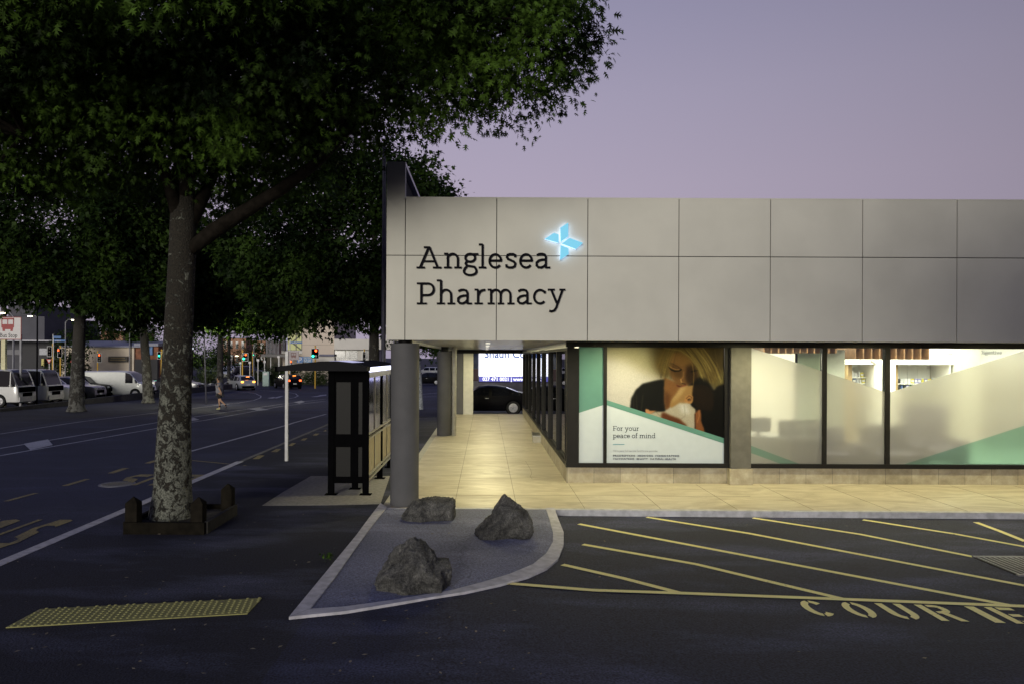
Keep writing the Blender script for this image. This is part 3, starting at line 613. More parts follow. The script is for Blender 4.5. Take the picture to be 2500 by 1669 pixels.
# tactile strip of yellow warning tiles
ta = [GP(*p) for p in ((14, 1532), (98, 1487), (639, 1460), (604, 1498))]
root = tag(MB().prism([(p.x, p.y) for p in ta], 'z', -0.01, 0.008).build('tactile_paving', worn_paint('tactile_yellow', (0.27, 0.26, 0.09), (0.06, 0.06, 0.04), 0.36)),
           'strip of yellow dimpled warning tiles on the dark footpath at lower left', 'tactile paving')
dm = MB(); a, b, c, d = ta
x0, x1 = min(p.x for p in ta), max(p.x for p in ta); y0, y1 = min(p.y for p in ta), max(p.y for p in ta)
def inside(x, y, poly):
    r = False; j = len(poly) - 1
    for i in range(len(poly)):
        xi, yi, xj, yj = poly[i].x, poly[i].y, poly[j].x, poly[j].y
        if (yi > y) != (yj > y) and x < (xj - xi) * (y - yi) / (yj - yi) + xi: r = not r
        j = i
    return r
ang = math.atan2(ta[2].y - ta[1].y, ta[2].x - ta[1].x)
for i in range(-5, 95):
    for j in range(-20, 25):
        x = ta[1].x + 0.06 * i * math.cos(ang) - 0.06 * j * math.sin(ang); y = ta[1].y + 0.06 * i * math.sin(ang) + 0.06 * j * math.cos(ang)
        if inside(x, y, ta) and inside(x - 0.02, y - 0.02, ta):
            v = [(x + 0.019 * math.cos(k * PI / 3), y + 0.019 * math.sin(k * PI / 3), 0.008) for k in range(6)] + [(x + 0.011 * math.cos(k * PI / 3), y + 0.011 * math.sin(k * PI / 3), 0.015) for k in range(6)]
            dm.add(v, [(6, 7, 8, 9, 10, 11)] + [(k, (k + 1) % 6, 6 + (k + 1) % 6, 6 + k) for k in range(6)])
dome = dm.build('dimples', worn_paint('tactile_dome', (0.31, 0.30, 0.11), (0.09, 0.09, 0.05), 0.36), root, fix=False); dome['kind'] = 'stuff'

# kerbed island
def ip(x, y): g = GP(600 + x / 2.61, 1180 + y / 2.61, dz=0.02); return (g.x, g.y)
outer = [ip(*p) for p in ((275, 865), (640, 828), (960, 775), (1400, 703), (1620, 655), (1800, 604), (1920, 550), (1990, 490), (2026, 400), (2026, 320), (1990, 230), (1968, 172))]
inner = [ip(*p) for p in ((410, 813), (640, 797), (960, 752), (1300, 695), (1500, 643), (1680, 588), (1830, 525), (1915, 455), (1958, 380), (1958, 320), (1935, 235), (1912, 172))]
lo = [ip(*p) for p in ((275, 865), (560, 516), (700, 345), (780, 235), (858, 132))]
li = [ip(*p) for p in ((410, 813), (560, 622), (700, 420), (780, 310), (898, 158))]
ik = MB()
def band(mb, A, B, z0, z1):
    n = len(A); vs = [(p[0], p[1], (z0 if z == 0 else H(p[0], p[1]) + z1)) for z in (0, 1) for q in (A, B) for p in q]
    fs = []
    for i in range(n - 1):
        fs += [(2 * n + i, 2 * n + i + 1, 3 * n + i + 1, 3 * n + i), (i, i + 1, 2 * n + i + 1, 2 * n + i), (n + i, n + i + 1, 3 * n + i + 1, 3 * n + i)]
    mb.add(vs, fs)
band(ik, outer, inner, -0.2, 0.030)
ko = ik.build('island_kerb', M_KERB, fix=False)
ik2 = MB(); band(ik2, lo, li, -0.2, 0.0315); ik2.build('island_kerb', M_KERB, fix=False)
for o in [o for o in COL.objects if o.name.startswith('island_kerb')]: struct(o)
inf = MB(); poly = inner + [(-1.0, kerb_y(-1.0) - 0.01), (li[-1][0], 12.58)] + li[::-1][:-1]
inf.add([(p[0], p[1], H(p[0], p[1]) + 0.016) for p in poly], [tuple(range(len(poly)))]); struct(inf.build('island_infill', M_ISL, fix=False))
tb = MB(); tb.box(li[-1][0] - 0.1, inner[-1][0], 12.55, 12.63, -0.1, 0.018); struct(tb.build('island_back_edge', M_KERB))

# drain grate in the car park
g = [GP(*p) for p in ((2378, 1361), (2452, 1359), (2506, 1378), (2506, 1402), (2432, 1391))]
dr = thing('drain_grate', 'dark slotted metal drain grate in the car park at the right edge', 'drain grate', (g[0].x, g[0].y, H(g[0].x, g[0].y)))
gx0, gx1, gy0, gy1 = g[0].x, g[0].x + 0.95, g[3].y - 0.02, g[0].y
MB().box(gx0, gx1, gy0, gy1, -0.1, -0.092).build('pit', mat('pit_black', (0.008, 0.008, 0.009), 0.9), dr)
MB().box(gx0, gx1, gy1, gy1 + 0.05, -0.1, -0.080).build('grate_frame', M_GALV, dr); MB().box(gx0, gx1, gy0 - 0.05, gy0, -0.1, -0.080).build('grate_frame', M_GALV, dr)
br = MB()
for k in range(13):
    x = gx0 + 0.03 + k * 0.074; br.prism([(x, gy0), (x + 0.028, gy0), (x + 0.028, gy1), (x, gy1)], 'z', -0.091, -0.083)
br.build('grate_bars', M_GALV, dr)

# manhole cover in the road
g = GP(286, 1181); mh = thing('manhole_cover', 'round patterned manhole cover in the road left of the large trunk', 'manhole cover', (g.x, g.y, g.z))
MB().tube([(g.x, g.y, g.z), (g.x, g.y, g.z + 0.006)], 0.36, 32).build('rim', M_GALV, mh)
pt = MB()
for i in range(-6, 7):
    for j in range(-6, 7):
        x, y = i * 0.05, j * 0.05
        if x * x + y * y < 0.1: pt.box(g.x + x - 0.014, g.x + x + 0.014, g.y + y - 0.014, g.y + y + 0.014, g.z + 0.006, g.z + 0.012)
pt.build('cover_pattern', mat('cast_iron', (0.10, 0.10, 0.11), 0.4, 0.6), mh)

# litter / fallen leaves scattered on the asphalt
lf = MB(); 
for k in range(230):
    px, py = random.uniform(0, 2500), random.uniform(1130, 1660)
    if random.random() < 0.75: px = random.uniform(0, 1300)
    p = GP(px, py); 
    if p.y > kerb_y(p.x): continue
    a = random.uniform(0, 6); s = random.uniform(0.012, 0.032)
    vs = [p + Vector((s * math.cos(a + t) * k2, s * math.sin(a + t) * k2, 0.016 + 0.006 * random.random())) for t, k2 in ((0, 1), (1.4, .45), (3.1, 1), (4.6, .5))]
    lf.add(vs, [(0, 1, 2, 3)])
o = lf.build('fallen_leaves', mat('dry_leaf', (0.20, 0.17, 0.12), 0.9, var=0.5, scale=3), fix=False); tag(o, 'dry leaf scraps scattered over the asphalt', 'leaf litter', kind='stuff')

# small weed at the island kerb
# ------------------------------------------------------------------ pharmacy building
B = thing('pharmacy_building', 'low shop building with grey panel fascia, lit soffit and big windows', 'building', (1.7, 13, 0))
FY = 12.60
def fx(px): return P(px, 700, FY).x
def zf(py, Y=FY, px=1186): return P(px, py, Y).z
Z0, ZJ, Z1, ZT = 2.885, 4.325, 5.305, 5.925
JX = [-1.705, -1.385] + [fx(p) for p in (1212, 1434.5, 1657, 1880.5, 2105.5, 2336, 2570)]
while JX[-1] < 22: JX.append(JX[-1] + 1.6)
g_ = 0.007
for i in range(len(JX) - 1):
    top = ZT if i == 0 else Z1
    for (a, b) in ((Z0, ZJ), (ZJ, top)):
        MB().box(JX[i] + (0 if i == 0 else g_), JX[i + 1] - g_, FY, FY + 0.03, a + (g_ if a == ZJ else 0), b - (g_ if b == ZJ else 0)).build('fascia_panel', M_FASC, B)
MB().box(-1.70, JX[-1], FY + 0.031, FY + 0.2, Z0 + 0.004, Z1 - 0.01).build('fascia_backing', M_FDARK, B)
MB().box(-1.38, JX[-1], FY - 0.004, FY + 0.24, Z1, Z1 + 0.02).build('fascia_capping', M_FASC, B)
pr = MB().box(-1.700, -1.66, FY + 0.031, 34.0, Z0, ZT - 0.005).build('side_parapet', M_FASC, B)
MB().box(-1.42, -1.39, FY + 0.031, FY + 0.16, Z1 + 0.02, ZT - 0.06).build('parapet_upright', M_FASC, pr)
MB().box(-1.66, -1.47, FY + 0.2, 33.9, Z1 - 0.2, ZT - 0.1).build('parapet_inner_face', M_FDARK, pr)
MB().box(-1.706, -1.385, FY + 0.031, 34.02, ZT - 0.06, ZT + 0.005).build('parapet_cap', mat('cap_metal', (0.62, 0.62, 0.65), 0.4, 0.2), pr)
MB().box(-1.45, 22, FY + 0.24, 34, Z1 - 0.35, Z1 - 0.3).build('roof', mat('roof_dark', (0.08, 0.08, 0.09), 0.8), B)
# soffit in boards
sf = MB(); SZ = 2.93
sf.box(-1.655, 1.75, FY + 0.21, 33.8, SZ, SZ + 0.05); sf.box(1.7505, 22, FY + 0.21, 15.6, SZ, SZ + 0.05)
so = sf.build('soffit', M_SOFF, B)
sj = MB()
for x in (-0.9, 0.9): sj.box(x - 0.01, x + 0.01, FY + 0.25, 33.7, SZ - 0.004, SZ + 0.001)
for k in range(30):
    y = FY + 0.5 + k * 0.7; sj.box(-1.6, 1.7, y - 0.004, y + 0.004, SZ - 0.003, SZ + 0.0005)
for k in range(14):
    x = 1.9 + k * 1.31; sj.box(x - 0.005, x + 0.005, FY + 0.25, 15.2, SZ - 0.003, SZ + 0.0005)
sj.build('soffit_joints', mat('soffit_joint', (0.33, 0.32, 0.28), 0.7), so)
sm = MB().box(-1.655, -1.55, FY + 0.21, 33.8, Z0 + 0.002, SZ - 0.001).build('soffit_edge_trim', M_WHITE, B)
MB().box(-1.66, 1.8, 33.8, 33.95, 2.76, 3.2).build('end_beam', M_FRAME, B)
# light fittings in the soffit (they are lit in the photograph)
def fitting(x, y, w_, h_, power, col, parent=None, z=None):
    z = z or SZ
    o = MB().tube([(x, y, z - 0.006), (x, y, z - 0.001)], 0.055, 16).build('downlight', emat('lamp_warm', (1.0, 0.93, 0.75), 3.0), parent or so)
    l = bpy.data.lights.new('downlight_lamp', 'AREA'); l.shape = 'RECTANGLE'; l.size = w_; l.size_y = h_; l.energy = power; l.color = col
    lo_ = bpy.data.objects.new('downlight_lamp', l); COL.objects.link(lo_); lo_.location = (x, y, z - 0.02); lo_.parent = None
    return o
WARM = (1.0, 0.90, 0.50)
for y in (14.2, 17.8, 21.4, 25.0, 28.6, 32.2): fitting(0.05, y, 0.16, 0.16, 56, WARM)
for k in range(6): fitting(2.9 + 2.62 * k, 14.3, 0.16, 0.16, 62, WARM)
# columns
def column(x, y, r, top):
    o = MB().tube([(x, y, 0), (x, y, top - 0.05)], r, 40).build('column', M_COLM, B, smooth=True)
    MB().tube([(x, y, top - 0.05), (x, y, SZ)], r * 0.5, 20).build('column_neck', M_FRAME, o, smooth=True)
    return o
column(-1.425, 13.02, 0.25, 2.88)
c2 = column(-1.36, 24.5, 0.25, 2.82)
dp = MB().tube([(-1.04, 24.38, 0), (-1.04, 24.38, 2.93)], 0.075, 14)
for z in (0.18, 0.6, 1.6, 2.6): dp.tube([(-1.04, 24.38, z), (-1.04, 24.38, z + 0.04)], 0.084, 14)
dp.build('downpipe', mat('pipe_paint', (0.34, 0.33, 0.29), 0.5), B, smooth=True)
MB().box(-1.42, -1.02, 33.5, 33.79, 0, 2.76).build('end_pier', M_COLM, B)
MB().box(-1.018, -0.57, 33.55, 33.79, 0, 2.76).build('end_pier', M_PIERL, B)  # lit face of the pier: the light is put into a paler colour
# side glazing (x = 1.73)
GX, GY = 1.73, 15.3
sb_ = MB().box(GX - 0.04, GX + 0.2, GY + 0.251, 33.6, 0, 0.33).build('stone_base', M_STONEY, B)
MB().box(GX - 0.05, GX + 0.12, GY + 0.1, 33.6, 0.331, 0.42).build('sill', M_FRAME, B)
MB().box(GX - 0.03, GX + 0.12, GY + 0.1, 33.6, 2.74, SZ - 0.002).build('window_head', M_FRAME, B)
tr_ = MB().box(GX - 0.052, GX - 0.032, GY, 33.6, 2.80, SZ - 0.003).build('head_trim', M_SILVER, B)
nb = 8; st_ = (33.6 - GY) / nb
for i in range(nb):
    y0 = GY + i * st_; y1 = y0 + st_
    f = MB(); f.box(GX - 0.045, GX + 0.10, y1 - 0.05, y1 + 0.05, 0.42, 2.74)
    wo = f.build('window', M_FRAME, B)
    if i == 0: MB().box(GX - 0.045, GX + 0.10, y0 + 0.30, y0 + 0.40, 0.42, 2.74).build('mullion', M_FRAME, wo)
    MB().box(GX + 0.02, GX + 0.028, y0 + 0.1, y1 - 0.05, 0.42, 2.74).build('pane', G_CLEAR, wo)
    if i == 0:
        MB().box(GX + 0.035, GX + 0.04, y0 + 0.41, y0 + 1.3, 0.42, 2.0).build('window_graphic', M_TEAL, wo)
    if i in (1, 3):
        MB().box(GX + 0.035, GX + 0.04, y0 + 0.15, y0 + 1.6, 0.42, 2.2).build('window_graphic', mat('poster_brown', (0.20, 0.12, 0.06), 0.6, var=0.6, scale=2.5), wo)
# front glazing
def wx(px): return P(px, 1000, GY).x
def wz(px, py): return P(px, py, GY).z
MB().box(GX - 0.045, wx(1413), GY - 0.04, GY + 0.12, 0.42, 2.8).build('corner_post', M_FRAME, B)
MB().box(GX - 0.04, 22, GY, GY + 0.25, 0, 0.33).build('stone_base', M_STONEX, B)
MB().box(GX - 0.06, wx(1780), GY - 0.05, GY + 0.12, 0.331, 0.42).build('sill', M_FRAME, B)
MB().box(wx(1829), 22, GY - 0.05, GY + 0.12, 0.331, 0.42).build('sill', M_FRAME, B)
MB().box(GX - 0.06, 22, GY - 0.041, GY + 0.12, 2.815, SZ - 0.002).build('window_head', M_FRAME, B)
MB().box(wx(1780), wx(1829), GY - 0.12, GY + 0.3, 0.331, 2.8145).build('pier', mat('pier_grey', (0.105, 0.102, 0.092), 0.75, var=0.08, scale=8, spec=0.2), B)
MB().box(wx(1776), wx(1832), GY - 0.16, GY - 0.001, 0, 0.33).build('pier_plinth', M_STONEX, B)
ZB, ZW = 0.42, 2.815
def wframe(pxs0, pxs1):
    f = MB(); f.box(wx(pxs0), wx(pxs1), GY - 0.035, GY + 0.10, ZB, ZW); return f
w1 = wframe(1473, 1481).build('window', M_FRAME, B)
w2 = wframe(1768, 1780).build('window', M_FRAME, B)
PY0 = GY + 0.012
# tall narrow teal pane
def flat(poly_px, y, m, name, parent, dep=0.004):
    pts = [(P(a, b, y).x, P(a, b, y).z) for a, b in poly_px]
    return MB().prism(pts, 'y', y, y + dep).build(name, m, parent)
flat([(1413, 842), (1473, 842), (1473, 987.5), (1413, 1006.7)], PY0, M_TEAL, 'teal_graphic', w1)
flat([(1413, 1006.7), (1473, 987.5), (1473, 1132), (1413, 1131)], PY0 + 0.0005, M_PALE, 'pale_graphic', w1)
def q(x, y): return (1470 + x / 5.228, 830 + y / 5.228)
flat([q(57, 820), q(1560, 1312), (1768.5, 1133), (1481, 1132)], PY0 + 0.0005, M_PALE, 'pale_graphic', w2)
flat([q(57, 758), q(1560, 1248), q(1560, 1315), q(57, 823)], PY0 - 0.0035, M_TEAL, 'teal_graphic', w2, 0.003)
flat([(1481, 842), (1768, 843), (1768, 846.5), (1481, 845)], PY0, emat('light_gap', (1, 0.97, 0.8), 0.9), 'lit_gap', w2)
# poster text
ty = PY0 - 0.004
def ptxt(t, x, ybase, xh_px, width_px, m, wt=15):
    p = P(*q(x, ybase), ty); slab_text('poster_text', t, p.x, ty, p.z, xh_px / 5.228 * 0.0085, m, w2, wt * (1.2 if xh_px < 30 else 0.98), 0.003, width=width_px / 5.228 * 0.0085)
ptxt('For your', 137, 1150, 42, 336, M_INK); ptxt('peace of mind', 137, 1243, 42, 548, M_INK)
ptxt("We're your full service healthcare provider", 137, 1418, 15, 575, M_GREYINK, 13)
ptxt('PRESCRIPTIONS - MEDICINES - CONSULTATIONS', 137, 1480, 15.5, 850, M_INK, 20)
ptxt('VACCINATIONS - BEAUTY - NATURAL HEALTH', 137, 1520, 15.5, 808, M_INK, 20)
flat([q(137, 1322), q(285, 1322), q(285, 1330), q(137, 1330)], ty, mat('blue_rule', (0.05, 0.22, 0.28), 0.6), 'poster_rule', w2, 0.003)

# ---- the printed photograph (a flat print): painted on a grid of vertex colours
sc_ = 6.0; GW, GH = int(1500 / sc_), int(1170 / sc_)
yy, xx = np.mgrid[0:GH + 1, 0:GW + 1]; XX = 57 + xx * sc_; YY = 88 + yy * sc_
IMG = np.zeros((GH + 1, GW + 1, 3)); IMG[:] = (0.80, 0.75, 0.60)
def blur(m_, s):
    if s <= 0: return m_
    r = int(3 * s) + 1; k = np.exp(-0.5 * (np.arange(-r, r + 1) / s) ** 2); k /= k.sum()
    m_ = np.pad(m_, r, mode='edge')
    m_ = np.apply_along_axis(lambda v: np.convolve(v, k, 'valid'), 0, m_); return np.apply_along_axis(lambda v: np.convolve(v, k, 'valid'), 1, m_)
def paint(poly, c, bl=8, a=1.0):
    m_ = np.zeros(XX.shape, bool); j = len(poly) - 1
    for i in range(len(poly)):
        xi, yi = poly[i]; xj, yj = poly[j]
        if yi != yj: m_ ^= ((yi > YY) != (yj > YY)) & (XX < (xj - xi) * (YY - yi) / (yj - yi) + xi)
        j = i
    m_ = blur(m_.astype(float), bl / sc_)[..., None] * a; IMG[:] = IMG * (1 - m_) + np.array(c) * m_
def stroke(pts, wd, c, a=1.0, soft=0.5):
    d = np.full(XX.shape, 1e9)
    for (x0, y0), (x1, y1) in zip(pts, pts[1:]):
        dx, dy = x1 - x0, y1 - y0; t = np.clip(((XX - x0) * dx + (YY - y0) * dy) / (dx * dx + dy * dy + 1e-9), 0, 1)
        d = np.minimum(d, np.hypot(XX - x0 - t * dx, YY - y0 - t * dy))
    m_ = np.clip((wd - d) / (wd * soft + 2), 0, 1)[..., None] * a; IMG[:] = IMG * (1 - m_) + np.array(c) * m_
paint([(57, 0), (700, 0), (760, 500), (560, 420), (300, 250), (57, 200)], (0.62, 0.57, 0.36), 70, 0.7)
paint([(620, 0), (1600, 0), (1600, 700), (1350, 600), (760, 480), (640, 300)], (0.40, 0.34, 0.18), 60)
paint([(1400, 0), (1600, 0), (1600, 800), (1450, 600)], (0.22, 0.18, 0.08), 40)
paint([(1380, 380), (1560, 360), (1560, 580), (1440, 600)], (0.52, 0.46, 0.25), 30, 0.8)
paint([(355, 880), (372, 740), (430, 630), (520, 550), (680, 510), (815, 490), (800, 700), (812, 900), (560, 1000), (420, 900)], (0.10, 0.10, 0.075), 9)
paint([(1100, 560), (1200, 470), (1320, 470), (1430, 640), (1480, 580), (1560, 560), (1600, 1400), (1300, 1200), (1170, 1150)], (0.035, 0.03, 0.02), 12)
for a_ in ((405, 860, 400, 700), (445, 880, 435, 690), (500, 890, 520, 700)): stroke([(a_[0], a_[1]), (a_[2], a_[3])], 12, (0.36, 0.33, 0.22), 0.6, 1.0)
paint([(795, 470), (960, 540), (1010, 620), (900, 760), (868, 850), (812, 890), (795, 780), (788, 600)], (0.56, 0.40, 0.21), 9)
paint([(800, 640), (870, 700), (840, 900), (800, 860)], (0.40, 0.25, 0.12), 22, 0.8)
paint([(830, 240), (880, 160), (1010, 130), (1150, 220), (1215, 330), (1220, 430), (1160, 530), (1080, 590), (1010, 622), (965, 590), (895, 490), (845, 380)], (0.52, 0.38, 0.20), 13)
paint([(1080, 300), (1230, 300), (1230, 480), (1140, 560), (1090, 560), (1060, 470)], (0.24, 0.16, 0.08), 18, 0.9)
paint([(850, 290), (960, 330), (1040, 400), (1020, 480), (940, 470), (880, 400)], (0.36, 0.26, 0.12), 18, 0.7)
paint([(900, 180), (1020, 150), (1120, 240), (1130, 330), (980, 320), (900, 270)], (0.55, 0.42, 0.21), 24, 0.8)
stroke([(848, 340), (880, 372), (930, 392), (985, 385), (1012, 372)], 11, (0.07, 0.05, 0.03), 0.95); stroke([(860, 330), (900, 355), (950, 372), (985, 372)], 8, (0.74, 0.58, 0.33), 0.7)
stroke([(855, 290), (900, 300), (960, 330), (1010, 365)], 10, (0.25, 0.17, 0.08), 0.7, 1); stroke([(1140, 400), (1190, 385), (1240, 380)], 12, (0.06, 0.04, 0.02), 0.9)
stroke([(1040, 400), (1035, 470), (1000, 500), (1010, 535), (1050, 552)], 13, (0.66, 0.50, 0.28), 0.75, 1); stroke([(1005, 495), (1012, 530), (1045, 550)], 8, (0.90, 0.75, 0.45), 0.9, 1)
stroke([(1020, 542), (1060, 556)], 8, (0.16, 0.08, 0.04), 0.9); stroke([(955, 572), (990, 590), (1040, 580), (1065, 568)], 12, (0.50, 0.24, 0.16), 0.9); stroke([(965, 580), (1010, 588)], 5, (0.22, 0.09, 0.06), 0.9)
hair = [(690, 300), (740, 150), (790, 60), (1560, 60), (1560, 200), (1500, 420), (1440, 560), (1390, 540), (1290, 470), (1262, 400), (1200, 270), (1100, 180), (950, 130), (860, 190), (822, 290), (840, 400), (815, 500), (760, 440), (720, 380)]
paint(hair, (0.44, 0.36, 0.17), 30, 0.95); paint([(900, 60), (1150, 60), (1290, 260), (1330, 430), (1250, 400), (1120, 220)], (0.58, 0.49, 0.24), 34, 0.8); paint([(1330, 60), (1560, 60), (1520, 300), (1420, 500), (1380, 300)], (0.30, 0.24, 0.10), 40, 0.8)
rs = random.Random(3)
for k in range(260):
    t = rs.random(); sd_ = rs.gauss(0, 1)
    if t > 0.28: x0 = 860 + 420 * t + 14 * sd_; xe = 1130 + 400 * t + 26 * sd_; ye = 300 + 230 * rs.random() ** .7 + 60 * t
    else: x0 = 960 - 420 * t + 14 * sd_; xe = 850 - 420 * t + 20 * sd_; ye = 300 + 220 * rs.random()
    col_ = rs.choice([(0.72, 0.62, 0.32), (0.62, 0.52, 0.25), (0.26, 0.20, 0.08), (0.14, 0.10, 0.04), (0.82, 0.74, 0.44)])
    stroke([(x0, 70), (x0 * 0.62 + xe * 0.38, 70 + (ye - 70) * 0.28), (x0 * 0.25 + xe * 0.75, 70 + (ye - 70) * 0.62), (xe, ye)], rs.uniform(3, 8), col_, rs.uniform(0.15, 0.42), 1)
stroke([(790, 100), (1000, 130), (1130, 220), (1220, 350), (1275, 480)], 12, (0.74, 0.65, 0.34), 0.6, 1)
stroke([(1150, 300), (1172, 430), (1165, 560), (1130, 690)], 6, (0.66, 0.55, 0.26), 0.9)
stroke([(1270, 120), (1330, 330), (1380, 540)], 7, (0.70, 0.60, 0.30), 0.5, 1); stroke([(1440, 120), (1475, 330), (1420, 540)], 7, (0.60, 0.50, 0.24), 0.4, 1)
paint([(998, 600), (1070, 578), (1170, 570), (1200, 700), (1150, 800), (1080, 812), (960, 830), (885, 872), (866, 840), (876, 780), (940, 690)], (0.66, 0.52, 0.29), 7)
paint([(1000, 600), (1080, 590), (1000, 700), (900, 790), (890, 760), (950, 680)], (0.80, 0.68, 0.43), 20, 0.7)
paint([(1165, 572), (1250, 555), (1370, 590), (1430, 690), (1430, 830), (1385, 900), (1290, 890), (1215, 865), (1165, 800), (1150, 700)], (0.14, 0.085, 0.04), 9)
for k in range(14):
    a_ = rs.uniform(0, 1); stroke([(1180 + 40 * a_, 590 + 15 * k), (1300 + 60 * a_, 640 + 14 * k)], 6, (0.26, 0.17, 0.08), 0.5, 1)
paint([(1045, 780), (1068, 715), (1120, 690), (1162, 715), (1158, 775), (1120, 808), (1075, 800)], (0.72, 0.54, 0.30), 5)
stroke([(1075, 740), (1110, 705), (1145, 725), (1130, 765), (1100, 770)], 8, (0.30, 0.18, 0.08), 0.9, 1); stroke([(1095, 755), (1120, 745)], 9, (0.12, 0.06, 0.03), 0.9)
paint([(590, 935), (690, 905), (800, 905), (880, 862), (990, 795), (1090, 800), (1190, 870), (1200, 1000), (1185, 1160), (1080, 1150), (740, 1010), (600, 960)], (0.74, 0.68, 0.51), 8)
paint([(980, 820), (1080, 820), (1130, 940), (1020, 930)], (0.88, 0.84, 0.68), 24, 0.7); stroke([(1050, 830), (1060, 960), (1010, 1000)], 8, (0.56, 0.50, 0.36), 0.6, 1)
stroke([(690, 915), (740, 960)], 8, (0.56, 0.48, 0.34), 0.6, 1)
paint([(548, 925), (556, 872), (585, 875), (610, 895), (690, 898), (640, 925), (590, 945)], (0.78, 0.58, 0.36), 5)
paint([(750, 985), (757, 925), (790, 915), (870, 955), (990, 1000), (1080, 1085), (1060, 1130), (900, 1060)], (0.46, 0.28, 0.15), 12)
paint([(1180, 935), (1225, 885), (1258, 880), (1268, 960), (1262, 1020), (1300, 1120), (1320, 1200), (1190, 1150)], (0.58, 0.38, 0.20), 8)
stroke([(1235, 890), (1240, 960), (1215, 1040)], 12, (0.76, 0.56, 0.33), 0.7, 1); stroke([(1185, 940), (1188, 1130)], 10, (0.16, 0.09, 0.05), 0.8, 1)
vs = []; 
for j in range(GH + 1):
    for i in range(GW + 1):
        a_, b_ = q(XX[j, i], YY[j, i]); p = P(a_, b_, PY0 - 0.002); vs.append((p.x, p.y, p.z))
fs = []; edge = lambda x: 758 + (x - 57) * (1248 - 758) / 1503.0 + 40
for j in range(GH):
    for i in range(GW):
        if YY[j, i] < edge(XX[j, i]): fs.append((j * (GW + 1) + i, (j + 1) * (GW + 1) + i, (j + 1) * (GW + 1) + i + 1, j * (GW + 1) + i + 1))
pm = bpy.data.meshes.new('poster_photo'); off = wloc(w2); pm.from_pydata([(v[0] - off.x, v[1] - off.y, v[2] - off.z) for v in vs], [], fs)
ca = pm.color_attributes.new('print', 'FLOAT_COLOR', 'POINT')
for c_ in range(3): IMG[..., c_] = blur(IMG[..., c_], 0.7)
IMG = np.clip(IMG * np.array([0.87, 0.92, 1.13]) * (1 + RNG.normal(size=IMG.shape[:2])[..., None] * 0.02), 0, 1) ** 1.38
L_ = np.where(IMG <= 0.04045, IMG / 12.92, ((IMG + 0.055) / 1.055) ** 2.4).reshape(-1, 3); L_ = np.concatenate([L_, np.ones((len(L_), 1))], 1)
ca.data.foreach_set('color', L_.astype(np.float32).ravel())
mp_ = bpy.data.materials.new('photo_print'); mp_.use_nodes = True; t = mp_.node_tree; at_ = N(t, 'ShaderNodeVertexColor'); at_.layer_name = 'print'
t.links.new(at_.outputs[0], t.nodes['Principled BSDF'].inputs['Base Color']); t.nodes['Principled BSDF'].inputs['Roughness'].default_value = 0.6; t.nodes['Principled BSDF'].inputs['Specular IOR Level'].default_value = 0.1
pm.materials.append(mp_); po = bpy.data.objects.new('poster_photo', pm); COL.objects.link(po); po.parent = w2

# three wide windows with frosted film
def window(a, b, mpx0, mpx1):
    f = MB(); f.box(wx(mpx0), wx(mpx1), GY - 0.035, GY + 0.10, ZB, ZW); o = f.build('window', M_FRAME, B)
    MB().box(wx(a) + 0.002, wx(b) - 0.002, GY + 0.03, GY + 0.038, ZB, ZW).build('pane', G_CLEAR, o); return o
wa = window(1829, 2007, 2007, 2017); wb = window(2017, 2160, 2160, 2171); wc = window(2171, 2512, 2512, 2524)
def film(poly, m, parent, name='frosted_film', y=GY + 0.012): return flat(poly, y, m, name, parent, 0.006)
def vl(px): return 848.5 + (px - 1833) * (955 - 848.5) / (2160 - 1833)
film([(1829, 848), (1834, 848.5), (2007, vl(2007)), (2007, 1134), (1960, 1134), (1829, 1085)], F_FROST, wa)
film([(1829, 1103), (1915, 1134), (1829, 1134)], F_FROST, wa)
film([(1829, 1085), (1960, 1134), (1915, 1134), (1829, 1103)], F_TEAL, wa, 'teal_film')
film([(2017, vl(2017)), (2160, 955), (2160, 1135), (2017, 1135)], F_FROST, wb)
def vr(px): return 957 - (px - 2171) * (957 - 856) / (2500 - 2171)
film([(2171, 957), (2512, vr(2512)), (2512, 1034), (2195, 1136), (2171, 1136)], F_FROST, wc)
film([(2195, 1136), (2512, 1034), (2512, 1137)], F_TEAL, wc, 'teal_film')
wd_ = window(2524, 2800, 2800, 2812)
film([(2524, 850), (2800, 850), (2800, 1136), (2524, 1136)], F_FROST, wd_)
MB().box(wx(2812), 22, GY - 0.02, GY + 0.25, 0.42, ZW).build('side_wall', M_COLM, B)

